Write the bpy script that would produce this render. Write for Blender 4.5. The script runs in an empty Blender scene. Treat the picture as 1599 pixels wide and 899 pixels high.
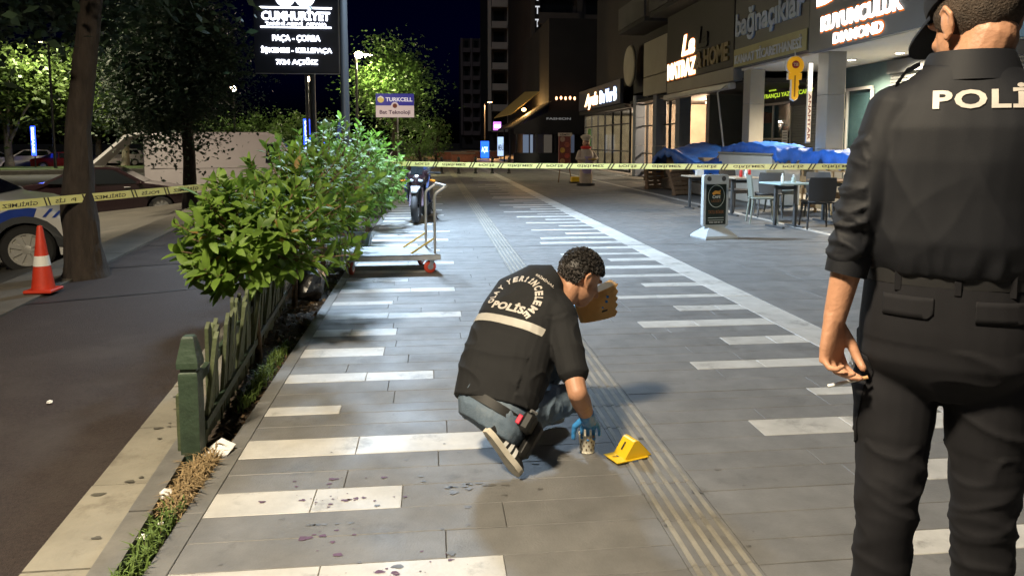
import bpy, bmesh, math, random
import numpy as np
from mathutils import Vector, Matrix, noise
from mathutils.bvhtree import BVHTree
R = math.radians
random.seed(7)
S = bpy.context.scene
COL = S.collection

# ------------------------------------------------------------------ camera, sky, moon, exposure
cd = bpy.data.cameras.new('camera'); cam = bpy.data.objects.new('camera', cd); COL.objects.link(cam)
cd.sensor_width = 36.0; cd.lens = 26.0; cd.shift_y = -0.0727; cd.clip_start = 0.05; cd.clip_end = 2000
cam.location = (0, 0, 1.4); cam.rotation_euler = (R(90 - 5.5), 0, R(-6.2))
S.camera = cam
w = bpy.data.worlds.new('World'); S.world = w; w.use_nodes = True
wn = w.node_tree.nodes; bg = wn['Background']
sky = wn.new('ShaderNodeTexSky'); sky.sky_type = 'NISHITA'; sky.sun_disc = False
sky.sun_elevation = R(-5.5); sky.sun_rotation = R(0); sky.ozone_density = 10
night = wn.new('ShaderNodeMix'); night.data_type = 'RGBA'; night.blend_type = 'MULTIPLY'; night.inputs[0].default_value = 1; night.inputs[7].default_value = (.45, .6, 1.6, 1)
w.node_tree.links.new(sky.outputs[0], night.inputs[6]); w.node_tree.links.new(night.outputs[2], bg.inputs[0]); bg.inputs[1].default_value = 0.036
ml = bpy.data.lights.new('moon', 'SUN'); ml.energy = 0.055; ml.angle = R(0.5); ml.color = (0.8, 0.88, 1.0)
mo = bpy.data.objects.new('moon', ml); COL.objects.link(mo); mo.rotation_euler = Vector((.2, .65, -.72)).to_track_quat('-Z', 'Y').to_euler()
S.view_settings.view_transform = 'Standard'; S.view_settings.look = 'None'
S.view_settings.exposure = 1.5; S.view_settings.gamma = 1.0; S.view_settings.use_curve_mapping = False
S.cycles.use_denoising = True; S.cycles.max_bounces = 5; S.cycles.diffuse_bounces = 2; S.cycles.glossy_bounces = 2
S.cycles.transparent_max_bounces = 12; S.cycles.sample_clamp_indirect = 3.0; S.cycles.caustics_reflective = False
S.cycles.caustics_refractive = False

# ------------------------------------------------------------------ materials
MATS = {}
def mat(name, col, rough=0.6, metal=0.0, var=0.0, scale=6.0, bump=0.0, bscale=60.0, emit=None, es=0.0, rnd=0.0,
        world=False, spec=0.5, dirt=None, dscale=1.5, dth=0.55, rvar=0.0, stretch=None):
    if name in MATS: return MATS[name]
    m = bpy.data.materials.new(name); m.use_nodes = True; nt = m.node_tree; N = nt.nodes; L = nt.links
    b = N['Principled BSDF']
    b.inputs['Base Color'].default_value = (*col, 1); b.inputs['Roughness'].default_value = rough
    b.inputs['Metallic'].default_value = metal; b.inputs['Specular IOR Level'].default_value = spec
    if emit: b.inputs['Emission Color'].default_value = (*emit, 1); b.inputs['Emission Strength'].default_value = es
    vec = None
    if var or bump or dirt or rvar:
        if world: vec = N.new('ShaderNodeNewGeometry').outputs['Position']
        else: vec = N.new('ShaderNodeTexCoord').outputs['Object']
        if stretch:
            mp = N.new('ShaderNodeMapping'); mp.inputs['Scale'].default_value = stretch
            L.new(vec, mp.inputs[0]); vec = mp.outputs[0]
    cur = None
    if var:
        n1 = N.new('ShaderNodeTexNoise'); n1.inputs['Scale'].default_value = scale; n1.inputs['Detail'].default_value = 6
        n1.inputs['Roughness'].default_value = 0.65; L.new(vec, n1.inputs['Vector'])
        mr = N.new('ShaderNodeMapRange'); mr.inputs['From Min'].default_value = 0.3; mr.inputs['From Max'].default_value = 0.7
        mr.inputs['To Min'].default_value = 1 - var; mr.inputs['To Max'].default_value = 1 + var; mr.clamp = False
        L.new(n1.outputs['Fac'], mr.inputs['Value'])
        cur = mr.outputs[0]
    if rnd:
        oi = N.new('ShaderNodeObjectInfo'); mr2 = N.new('ShaderNodeMapRange')
        mr2.inputs['To Min'].default_value = 1 - rnd; mr2.inputs['To Max'].default_value = 1 + rnd
        L.new(oi.outputs['Random'], mr2.inputs['Value'])
        if cur:
            mu = N.new('ShaderNodeMath'); mu.operation = 'MULTIPLY'; L.new(cur, mu.inputs[0]); L.new(mr2.outputs[0], mu.inputs[1]); cur = mu.outputs[0]
        else: cur = mr2.outputs[0]
    csock = None
    if cur:
        mx = N.new('ShaderNodeVectorMath'); mx.operation = 'SCALE'; mx.inputs[0].default_value = col; L.new(cur, mx.inputs['Scale'])
        csock = mx.outputs[0]
    if dirt:
        n2 = N.new('ShaderNodeTexNoise'); n2.inputs['Scale'].default_value = dscale; n2.inputs['Detail'].default_value = 8
        n2.inputs['Roughness'].default_value = 0.7; L.new(vec, n2.inputs['Vector'])
        cr = N.new('ShaderNodeMapRange'); cr.inputs['From Min'].default_value = dth; cr.inputs['From Max'].default_value = dth + 0.13
        cr.inputs['To Max'].default_value = 0.85
        L.new(n2.outputs['Fac'], cr.inputs['Value'])
        mi = N.new('ShaderNodeMix'); mi.data_type = 'RGBA'; L.new(cr.outputs[0], mi.inputs[0])
        mi.inputs[6].default_value = (*col, 1); mi.inputs[7].default_value = (*dirt, 1)
        if csock: L.new(csock, mi.inputs[6])
        csock = mi.outputs[2]
    if csock: L.new(csock, b.inputs['Base Color'])
    if rvar:
        n4 = N.new('ShaderNodeTexNoise'); n4.inputs['Scale'].default_value = 2.3; n4.inputs['Detail'].default_value = 5; L.new(vec, n4.inputs['Vector'])
        m4 = N.new('ShaderNodeMapRange'); m4.inputs['From Min'].default_value = 0.3; m4.inputs['From Max'].default_value = 0.7
        m4.inputs['To Min'].default_value = rough - rvar; m4.inputs['To Max'].default_value = rough + rvar
        L.new(n4.outputs['Fac'], m4.inputs['Value']); L.new(m4.outputs[0], b.inputs['Roughness'])
    if bump:
        n3 = N.new('ShaderNodeTexNoise'); n3.inputs['Scale'].default_value = bscale; n3.inputs['Detail'].default_value = 5; L.new(vec, n3.inputs['Vector'])
        bp = N.new('ShaderNodeBump'); bp.inputs['Strength'].default_value = bump; bp.inputs['Distance'].default_value = 0.02
        L.new(n3.outputs['Fac'], bp.inputs['Height']); L.new(bp.outputs[0], b.inputs['Normal'])
    MATS[name] = m; return m

def emat(name, col, strength):
    if name in MATS: return MATS[name]
    m = bpy.data.materials.new(name); m.use_nodes = True; nt = m.node_tree
    for n in list(nt.nodes): nt.nodes.remove(n)
    e = nt.nodes.new('ShaderNodeEmission'); e.inputs[0].default_value = (*col, 1); e.inputs[1].default_value = strength
    o = nt.nodes.new('ShaderNodeOutputMaterial'); nt.links.new(e.outputs[0], o.inputs[0]); MATS[name] = m; return m

def leafmat(name, col, var=0.35, trans=0.35, rough=0.45, tip=None, fs=7):
    m = bpy.data.materials.new(name); m.use_nodes = True; nt = m.node_tree; N = nt.nodes; L = nt.links
    b = N['Principled BSDF']; out = N['Material Output']; b.inputs['Roughness'].default_value = rough
    g = N.new('ShaderNodeNewGeometry'); n = N.new('ShaderNodeTexNoise'); n.inputs['Scale'].default_value = fs; n.inputs['Detail'].default_value = 3
    L.new(g.outputs['Position'], n.inputs['Vector'])
    mr = N.new('ShaderNodeMapRange'); mr.inputs['From Min'].default_value = .3; mr.inputs['From Max'].default_value = .7
    mr.inputs['To Min'].default_value = 0; mr.inputs['To Max'].default_value = 1; L.new(n.outputs['Fac'], mr.inputs['Value'])
    mi = N.new('ShaderNodeMix'); mi.data_type = 'RGBA'; L.new(mr.outputs[0], mi.inputs[0])
    c1 = tuple(c * (1 - var) for c in col); c2 = tip or tuple(c * (1 + var) for c in col)
    mi.inputs[6].default_value = (*c1, 1); mi.inputs[7].default_value = (*c2, 1)
    L.new(mi.outputs[2], b.inputs['Base Color'])
    t = N.new('ShaderNodeBsdfTranslucent'); L.new(mi.outputs[2], t.inputs[0])
    ms = N.new('ShaderNodeMixShader'); ms.inputs[0].default_value = trans
    L.new(b.outputs[0], ms.inputs[1]); L.new(t.outputs[0], ms.inputs[2]); L.new(ms.outputs[0], out.inputs[0])
    MATS[name] = m; return m

def glassmat(name, tint=(0.82, 0.87, 0.9), refl=0.06, rough=0.03):
    m = bpy.data.materials.new(name); m.use_nodes = True; nt = m.node_tree; N = nt.nodes; L = nt.links
    for n in list(N): N.remove(n)
    o = N.new('ShaderNodeOutputMaterial'); t = N.new('ShaderNodeBsdfTransparent'); t.inputs[0].default_value = (*tint, 1)
    g = N.new('ShaderNodeBsdfGlossy'); g.inputs['Roughness'].default_value = rough
    f = N.new('ShaderNodeFresnel'); f.inputs[0].default_value = 1.5
    a0 = N.new('ShaderNodeMath'); a0.operation = 'ADD'; a0.inputs[1].default_value = refl; L.new(f.outputs[0], a0.inputs[0])
    ge = N.new('ShaderNodeNewGeometry'); iv = N.new('ShaderNodeMath'); iv.operation = 'SUBTRACT'; iv.inputs[0].default_value = 1; L.new(ge.outputs['Backfacing'], iv.inputs[1])
    a = N.new('ShaderNodeMath'); a.operation = 'MULTIPLY'; L.new(a0.outputs[0], a.inputs[0]); L.new(iv.outputs[0], a.inputs[1])
    ms = N.new('ShaderNodeMixShader'); L.new(a.outputs[0], ms.inputs[0]); L.new(t.outputs[0], ms.inputs[1]); L.new(g.outputs[0], ms.inputs[2])
    L.new(ms.outputs[0], o.inputs[0]); MATS[name] = m; return m

# ------------------------------------------------------------------ mesh helpers
def V(*a): return Vector(a)
class MB:
    def __init__(s): s.v = []; s.f = []; s.mi = []
    def add(s, vs, fs, mi=0):
        o = len(s.v); s.v += [tuple(p) for p in vs]; s.f += [tuple(i + o for i in f) for f in fs]; s.mi += [mi] * len(fs); return s
    def box(s, c, d, rot=None, mi=0):
        x, y, z = d[0] / 2, d[1] / 2, d[2] / 2
        vs = [V(a, b, e) for e in (-z, z) for a, b in ((-x, -y), (x, -y), (x, y), (-x, y))]
        if rot is not None: vs = [rot @ p for p in vs]
        c = Vector(c)
        return s.add([p + c for p in vs], [(3, 2, 1, 0), (4, 5, 6, 7), (0, 1, 5, 4), (1, 2, 6, 5), (2, 3, 7, 6), (3, 0, 4, 7)], mi)
    def cbox(s, c, d, ch=0.01, rot=None, mi=0):
        h = [k / 2 for k in d]; vs = []; idx = {}
        for sx in (-1, 1):
            for sy in (-1, 1):
                for sz in (-1, 1):
                    sg = (sx, sy, sz)
                    for k in range(3):
                        p = [sg[j] * (h[j] - (0 if j == k else ch)) for j in range(3)]
                        idx[(sx, sy, sz, k)] = len(vs); vs.append(Vector(p))
        fs = []
        def orient(f):
            a, b, e = vs[f[0]], vs[f[1]], vs[f[2]]
            n = (b - a).cross(e - a); cc = sum((vs[i] for i in f), Vector()) / len(f)
            return tuple(f) if n.dot(cc) > 0 else tuple(reversed(f))
        for k in range(3):
            i, j = [q for q in range(3) if q != k]
            for sg in (-1, 1):
                q = []
                for a, b in ((-1, -1), (1, -1), (1, 1), (-1, 1)):
                    t = [0, 0, 0]; t[k] = sg; t[i] = a; t[j] = b; q.append(idx[(*t, k)])
                fs.append(orient(q))
        for k in range(3):
            i, j = [q for q in range(3) if q != k]
            for a in (-1, 1):
                for b in (-1, 1):
                    t0 = [0, 0, 0]; t0[i] = a; t0[j] = b; t1 = list(t0); t0[k] = -1; t1[k] = 1
                    fs.append(orient([idx[(*t0, i)], idx[(*t1, i)], idx[(*t1, j)], idx[(*t0, j)]]))
        for sx in (-1, 1):
            for sy in (-1, 1):
                for sz in (-1, 1): fs.append(orient([idx[(sx, sy, sz, k)] for k in range(3)]))
        if rot is not None: vs = [rot @ p for p in vs]
        c = Vector(c); return s.add([p + c for p in vs], fs, mi)
    def loft(s, rings, cap=True, closed=True, mi=0):
        n = len(rings[0]); vs = [p for r in rings for p in r]; fs = []
        for i in range(len(rings) - 1):
            for j in range(n if closed else n - 1):
                k = (j + 1) % n; fs.append((i * n + j, i * n + k, (i + 1) * n + k, (i + 1) * n + j))
        if cap and closed:
            fs.append(tuple(reversed(range(n)))); fs.append(tuple(range((len(rings) - 1) * n, len(rings) * n)))
        return s.add(vs, fs, mi)
    def tube(s, pts, rad, n=10, cap=True, mi=0):
        pts = [Vector(p) for p in pts]
        if not isinstance(rad, (list, tuple)): rad = [rad] * len(pts)
        rings = []; u = None
        for i, p in enumerate(pts):
            t = (pts[min(i + 1, len(pts) - 1)] - pts[max(i - 1, 0)])
            t = t.normalized() if t.length > 1e-9 else V(0, 0, 1)
            if u is None: u = t.orthogonal().normalized()
            else:
                u = u - t * u.dot(t); u = u.normalized() if u.length > 1e-6 else t.orthogonal().normalized()
            v = t.cross(u); r = rad[i]
            rings.append([p + (u * math.cos(a) + v * math.sin(a)) * r for a in [2 * math.pi * k / n for k in range(n)]])
        return s.loft(rings, cap, True, mi)
    def cyl(s, p0, p1, r0, r1=None, n=16, mi=0): return s.tube([p0, p1], [r0, r0 if r1 is None else r1], n, True, mi)
    def capsule(s, p0, p1, r0, r1, n=16):
        p0 = Vector(p0); p1 = Vector(p1); d = (p1 - p0); t = d.normalized() if d.length > 1e-6 else V(0, 0, 1)
        pts = []; rr = []
        for a in (80, 60, 35, 10): pts.append(p0 - t * r0 * math.sin(R(a))); rr.append(r0 * math.cos(R(a)))
        for a in (10, 35, 60, 80): pts.append(p1 + t * r1 * math.sin(R(a))); rr.append(r1 * math.cos(R(a)))
        return s.tube(pts, rr, n)
    def chain(s, pts, rad, n=16):
        for i in range(len(pts) - 1): s.capsule(pts[i], pts[i + 1], rad[i], rad[i + 1], n)
        return s
    def ell(s, c, r, rot=None, n=20, m=12):
        c = Vector(c); rings = []
        for i in range(m + 1):
            a = -math.pi / 2 + math.pi * (i + .02) / (m + .04); ring = []
            for k in range(n):
                b = 2 * math.pi * k / n; p = V(r[0] * math.cos(a) * math.cos(b), r[1] * math.cos(a) * math.sin(b), r[2] * math.sin(a))
                ring.append(c + (rot @ p if rot is not None else p))
            rings.append(ring)
        return s.loft(rings)
    def oval(s, spec, n=24, pw=2.3):   # spec: (centre, U half vector, V half vector) rings, superellipse
        rings = []
        for c, u, v in spec:
            c = Vector(c); u = Vector(u); v = Vector(v); ring = []
            for k in range(n):
                a = 2 * math.pi * k / n; ca, sa = math.cos(a), math.sin(a)
                ring.append(c + u * math.copysign(abs(ca) ** (2 / pw), ca) + v * math.copysign(abs(sa) ** (2 / pw), sa))
            rings.append(ring)
        return s.loft(rings)
    def prism(s, poly, o, U, Wd, D, mi=0):   # 2-D polygon in (U, Wd) axes at o, thickness vector D
        o = Vector(o); U = Vector(U); Wd = Vector(Wd); D = Vector(D); n = len(poly)
        a = [o + U * x + Wd * y for x, y in poly]; b = [p + D for p in a]
        fs = [tuple(range(n)), tuple(reversed(range(n, 2 * n)))] + [(i, i + n, (i + 1) % n + n, (i + 1) % n) for i in range(n)]
        return s.add(a + b, fs, mi)
    def lathe(s, prof, o=(0, 0, 0), ax=(0, 0, 1), n=24, mi=0, cap=True):
        ax = Vector(ax).normalized(); u = ax.orthogonal().normalized(); v = ax.cross(u); o = Vector(o)
        rings = [[o + ax * z + (u * math.cos(a) + v * math.sin(a)) * r for a in [2 * math.pi * k / n for k in range(n)]] for r, z in prof]
        return s.loft(rings, cap, True, mi)
    def mesh(s, name):
        me = bpy.data.meshes.new(name); me.from_pydata(s.v, [], s.f); return me
    def build(s, name, m, parent=None, smooth=None, fix=True):
        me = s.mesh(name)
        if fix:
            bm = bmesh.new(); bm.from_mesh(me); bmesh.ops.recalc_face_normals(bm, faces=bm.faces); bm.to_mesh(me); bm.free()
        ms = m if isinstance(m, (list, tuple)) else [m]
        for k in ms: me.materials.append(k)
        if len(ms) > 1: me.polygons.foreach_set('material_index', s.mi)
        return put(name, me, parent, smooth)
def put(name, me, parent=None, smooth=None):
    if smooth is not None:
        me.polygons.foreach_set('use_smooth', [True] * len(me.polygons))
        if smooth < 180: me.set_sharp_from_angle(angle=R(smooth))
    o = bpy.data.objects.new(name, me); COL.objects.link(o)
    if parent is not None: o.parent = parent
    return o
def inst(name, me, parent, mw):
    o = bpy.data.objects.new(name, me); COL.objects.link(o); o.parent = parent; o.matrix_local = mw; return o
def tag(o, label, cat, group=None, kind=None):
    if label: o['label'] = label
    if cat: o['category'] = cat
    if group: o['group'] = group
    if kind: o['kind'] = kind
    return o
def thing(name, label, cat, loc=(0, 0, 0), rz=0, group=None):
    o = bpy.data.objects.new(name, None); COL.objects.link(o); o.location = loc; o.rotation_euler = (0, 0, rz)
    o.empty_display_size = .1
    return tag(o, label, cat, group)
def struct(o): o['kind'] = 'structure'; return o
def copy_tree(o, parent=None):
    c = o.copy(); COL.objects.link(c)
    if parent is not None: c.parent = parent
    for ch in list(o.children): copy_tree(ch, c)
    return c

BOLD = None
def text_geo(body, offset=0.0, space=1.0, shear=0.0, res=3):
    cu = bpy.data.curves.new('t', 'FONT'); cu.body = body; cu.size = 1; cu.resolution_u = res; cu.offset = offset
    cu.space_character = space; cu.shear = shear; cu.fill_mode = 'FRONT'
    o = bpy.data.objects.new('t', cu); COL.objects.link(o)
    dg = bpy.context.evaluated_depsgraph_get(); me = bpy.data.meshes.new_from_object(o.evaluated_get(dg))
    vs = [v.co.copy() for v in me.vertices]; fs = [tuple(p.vertices) for p in me.polygons]
    bpy.data.objects.remove(o); bpy.data.curves.remove(cu); bpy.data.meshes.remove(me)
    return vs, fs
def text(body, m, parent, o, U, W, w=None, h=None, ext=0.008, offset=0.02, name='lettering', flipx=False, flipy=False, align='L', space=1.0, shear=0.0, arc=None):
    """letters as thin solid pieces in the plane (U, W) at o; w and h are the box they fill"""
    vs, fs = text_geo(body, offset, space, shear)
    if not vs: return None
    x0 = min(v.x for v in vs); x1 = max(v.x for v in vs); y0 = min(v.y for v in vs); y1 = max(v.y for v in vs)
    o = Vector(o); U = Vector(U).normalized(); W = Vector(W).normalized(); Nn = U.cross(W)
    if w is None: sx = sy = h / (y1 - y0)
    elif h is None: sx = sy = w / (x1 - x0)
    else: sx = w / (x1 - x0); sy = h / (y1 - y0)
    pts = []
    for v in vs:
        a = (v.x - x0) * sx; b = (v.y - y0) * sy
        if align == 'C': a -= (x1 - x0) * sx / 2
        if flipx: a = (x1 - x0) * sx - a
        if flipy: b = (y1 - y0) * sy - b
        pts.append((a, b))
    me = bpy.data.meshes.new(name); bm = bmesh.new()
    bv = [bm.verts.new(o + U * a + W * b) for a, b in pts]
    for f in fs:
        try: bm.faces.new([bv[i] for i in f])
        except ValueError: pass
    if ext:
        r = bmesh.ops.extrude_face_region(bm, geom=list(bm.faces))
        for g in r['geom']:
            if isinstance(g, bmesh.types.BMVert): g.co += Nn * ext
    bmesh.ops.recalc_face_normals(bm, faces=bm.faces); bm.to_mesh(me); bm.free()
    me.materials.append(m)
    return put(name, me, parent)

def fast_quads(name, P, m, parent=None):
    """P: (n,4,3) array of quads -> one mesh"""
    n = len(P); me = bpy.data.meshes.new(name)
    me.vertices.add(n * 4); me.loops.add(n * 4); me.polygons.add(n)
    me.vertices.foreach_set('co', np.ascontiguousarray(P, dtype=np.float32).reshape(-1))
    me.loops.foreach_set('vertex_index', np.arange(n * 4, dtype=np.int32))
    me.polygons.foreach_set('loop_start', np.arange(0, n * 4, 4, dtype=np.int32))
    me.polygons.foreach_set('loop_total', np.full(n, 4, dtype=np.int32))
    me.update(); me.materials.append(m)
    return put(name, me, parent)
def leaf_quads(C, size, rng, asp=0.5, up=0.3, fold=0.0):
    n = len(C); d = rng.normal(size=(n, 3)); d[:, 2] *= 0.6; d /= np.linalg.norm(d, axis=1)[:, None]
    nn = rng.normal(size=(n, 3)); nn[:, 2] = np.abs(nn[:, 2]) + up
    s = np.cross(d, nn); s /= np.linalg.norm(s, axis=1)[:, None] + 1e-9
    L = size * rng.uniform(.6, 1.3, n)[:, None]; Wd = L * asp
    up_ = np.cross(s, d)
    return np.stack([C, C + d * L * .45 + s * Wd * .5 + up_ * L * .06, C + d * L, C + d * L * .45 - s * Wd * .5 + up_ * L * .06], axis=1)

# common materials
M_slab = mat('grey_basalt_slab', (0.15, 0.149, 0.147), 0.6, var=.2, scale=5, bump=.14, bscale=110, rnd=.06, world=True, dirt=(0.085, 0.082, 0.078), dscale=2.6, dth=.58, rvar=.12)
M_white = mat('white_marble_band', (0.45, 0.44, 0.415), 0.5, var=.16, scale=6, bump=.06, bscale=70, rnd=.1, world=True, dirt=(0.2, 0.195, 0.18), dscale=3.6, dth=.55, rvar=.1)
M_mortar = mat('dark_mortar', (0.085, 0.083, 0.078), .9, var=.3, scale=8, world=True)
M_edge = mat('grey_kerb_stone', (0.15, 0.148, 0.142), .6, var=.25, scale=5, bump=.15, bscale=60, rnd=.1, world=True)
M_tact = mat('beige_tactile_stone', (0.24, 0.225, 0.19), .6, var=.2, scale=6, rnd=.1, bump=.1, world=True, dirt=(.14, .135, .12), dscale=2.5, dth=.52)
M_conc = mat('beige_concrete', (0.24, 0.225, 0.185), .8, var=.22, scale=2.5, bump=.2, bscale=50, rnd=.08, world=True, dirt=(.13, .115, .09), dscale=2.2, dth=.54)
M_path = mat('dark_asphalt_path', (0.031, 0.0215, 0.0195), .85, var=.45, scale=60, bump=.6, bscale=160, world=True, dirt=(.05, .04, .036), dscale=.7, dth=.52)
M_road = mat('road_asphalt', (0.062, 0.056, 0.045), .8, var=.25, scale=1.2, bump=.3, bscale=120, world=True, dirt=(.1, .09, .07), dscale=.5, dth=.5)
M_kerb = mat('grey_brown_kerb', (0.095, 0.085, 0.068), .85, var=.25, scale=2, bump=.2, bscale=50, rnd=.1, world=True, dirt=(.08, .072, .06), dscale=1.6, dth=.53)
M_soil = mat('dark_soil', (0.035, 0.026, 0.018), .95, var=.5, scale=20, bump=.8, bscale=40, world=True)
M_black = mat('black_metal', (0.02, 0.021, 0.023), .45)
M_dgrey = mat('dark_grey_metal', (0.06, 0.065, 0.07), .5, var=.1, scale=3)
M_steel = mat('galvanised_steel', (0.55, 0.55, 0.54), .4, .85, var=.12, scale=9)
M_alu = mat('grey_aluminium', (0.42, 0.42, 0.41), .45, .6, var=.08, scale=5)
M_wpaint = mat('white_paint', (0.78, 0.78, 0.76), .4)
M_rubber = mat('black_rubber', (0.018, 0.018, 0.018), .75)
M_glass = glassmat('shop_glass')
M_dark = mat('dark_wall', (0.02, 0.019, 0.019), .8, var=.25, scale=.6)
M_beige = mat('beige_cladding', (0.3, 0.275, 0.22), .6, var=.1, scale=1.2)
M_wood = mat('worn_wood', (0.2, 0.125, 0.07), .75, var=.35, scale=9, bump=.2, stretch=(1, 1, 6))
M_bark = mat('dark_bark', (0.032, 0.024, 0.019), .95, var=.4, scale=14, bump=1.0, bscale=26, stretch=(1, 1, .25))
M_pbark = mat('pale_plane_bark', (0.34, 0.29, 0.2), .9, var=.4, scale=5, bump=.4, bscale=12)
M_wlit = emat('lit_white', (1.0, .95, .88), 2.2)
M_wlitc = emat('lit_cold_white', (.86, .9, 1.0), 3.0)
M_halo = emat('lit_orange_halo', (1.0, .22, .03), 0.35)

# ------------------------------------------------------------------ lamps of the street
def spot(name, parent, loc, target, energy, col, size, blend=.6, rad=.12):
    l = bpy.data.lights.new(name, 'SPOT'); l.energy = energy; l.color = col; l.spot_size = R(size); l.spot_blend = blend; l.shadow_soft_size = rad
    o = bpy.data.objects.new(name, l); COL.objects.link(o); o.parent = parent; o.location = loc
    d = Vector(target) - Vector(loc); o.rotation_euler = d.to_track_quat('-Z', 'Y').to_euler(); return o
def point(name, parent, loc, energy, col, rad=.1):
    l = bpy.data.lights.new(name, 'POINT'); l.energy = energy; l.color = col; l.shadow_soft_size = rad
    o = bpy.data.objects.new(name, l); COL.objects.link(o); o.parent = parent; o.location = loc; return o
def street_lamp(label, loc, h, arm, energy, col, lit, size=150, r=.07, tgt=(0, 0), group='street lamps', rad=.12, blend=.5):
    t = thing('street_lamp', label, 'street lamp', loc, 0, group)
    mb = MB(); mb.lathe([(r * 1.9, 0), (r * 1.9, .05), (r * 1.5, .09), (r * 1.15, .5), (r, .56), (r * .8, h - .1), (r * .6, h)], n=14); mb.build('pole', M_black, t, 40)
    a = V(arm[0], arm[1], h + .12)
    mb = MB(); mb.tube([(0, 0, h - .2), (arm[0] * .3, arm[1] * .3, h + .05), a], [r * .6, r * .5, r * .45], 10); mb.build('arm', M_black, t, 40)
    d = V(arm[0], arm[1], 0).normalized(); s = V(-d.y, d.x, 0); rot = Matrix((d, s, V(0, 0, 1))).transposed()
    mb = MB(); mb.cbox(a + d * .2 + V(0, 0, .02), (.5, .22, .07), .02, rot); hd = mb.build('lamp_head', M_black, t, 30)
    mb = MB(); mb.box(a + d * .22 + V(0, 0, -.024), (.36, .15, .012), rot); mb.build('lamp_lens', lit, t)
    p = a + d * .22 + V(0, 0, -.06)
    spot('lamp_light', t, p, p + V(tgt[0], tgt[1], -3), energy, col, size, blend, rad)
    return t
M_led = emat('led_lens', (.8, .9, 1.0), 30)
M_sod = emat('warm_lens', (1.0, .62, .25), 25)
street_lamp('black lamp post with white light rising behind the laurel hedge', (-1.38, 12.3, 0), 5.2, (.45, -.25), 2450, (.6, .79, 1.0), M_led, 132, .075, (1.3, -.55), blend=1.0, rad=.4)
street_lamp('warm street lamp beside the near end of the planter', (-1.32, -.2, 0), 5.0, (-.35, .45), 1060, (1.0, .84, .6), M_sod, 146, .06, (.3, .9), blend=.7, rad=.3)

# ------------------------------------------------------------------ ground
def sheet(name, pts, z, m, dz=None):
    me = bpy.data.meshes.new(name); me.from_pydata([(x, y, z) for x, y in pts], [], [tuple(range(len(pts)))]); me.materials.append(m)
    return struct(put(name, me))
# terrain: level under the promenade, falling away to the carriageway on the left
prof = [(-700, -.85), (-60, -.85), (-22, -.85), (-14, -.82), (-10, -.75), (-5.8, -.36), (-4.3, -.14), (-3.9, -.12), (3, -.12), (40, -.12), (700, -.12)]
ys = [-300, -20, 0, 8, 20, 40, 80, 200, 900]
vs = []; fs = []
for y in ys:
    for x, z in prof:
        xx = x - (.1 * (max(-5, min(y, 90)) - 6.4) if -30 < x < -3.5 else 0)
        vs.append((xx, y, z))
n = len(prof)
for i in range(len(ys) - 1):
    for j in range(n - 1): fs.append((i * n + j, i * n + j + 1, (i + 1) * n + j + 1, (i + 1) * n + j))
me = bpy.data.meshes.new('ground'); me.from_pydata(vs, [], fs); me.materials.append(M_road); struct(put('ground', me))

def road_z(x, y):
    x = x + .1 * (max(-5, min(y, 90)) - 6.4)
    for (x0, z0), (x1, z1) in zip(prof, prof[1:]):
        if x0 <= x <= x1: return z0 + (z1 - z0) * (x - x0) / (x1 - x0)
    return -.85
ED = -0.95                                          # edge of the promenade towards the planter
cxo = lambda y: -1.34 - .075 * (y - 2.44)           # outer edge of the concrete strip
cxi = lambda y: -1.12 - .075 * (y - 2.44)
gxi = lambda y: -1.035 - .075 * (y - 2.44)
kxn = lambda y: -3.53 - .105 * (y - 6.37)           # kerb strip along the road
kxf = lambda y: kxn(y) - .62
sheet('path', [(kxn(-3) - .02, -3), (cxo(-3) + .02, -3), (cxo(60) + .02, 60), (kxn(60) - .02, 60)], -.03, M_path)
sheet('planter_bed', [(cxi(-3) - .02, -3), (ED + .02, -3), (ED + .02, 60), (cxi(60) - .02, 60)], -.035, M_soil)
# pavement base sheet (joints show it)
pav = sheet('pavement', [(ED + .005, -3), (11.5, -3), (11.5, 130), (ED + .005, 130)], -.007, M_mortar)

def stone_mesh(name, w, d, h=.03, ch=.002, m=None):
    mb = MB(); mb.cbox((0, 0, -h / 2), (w, d, h), ch); me = mb.mesh(name)
    me.materials.append(m); return me
SM = {}
def stone(name, x0, x1, y0, y1, m, parent=pav, z=0.0, gap=.0025):
    w = round(x1 - x0 - gap, 3); d = round(y1 - y0 - gap, 3); key = (name, w, d, m.name)
    if key not in SM: SM[key] = stone_mesh(name, w, d, m=m)
    return inst(name, SM[key], parent, Matrix.Translation(((x0 + x1) / 2, (y0 + y1) / 2, z + random.uniform(-.0008, .0008))))
REST = {}
def rest(name, x0, x1, y0, y1, m, z=0.0, gap=.005):
    mb = REST.setdefault((name, m.name), (MB(), m))[0]
    mb.box(((x0 + x1) / 2, (y0 + y1) / 2, z - .015), (x1 - x0 - gap, y1 - y0 - gap, .03))
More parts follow.
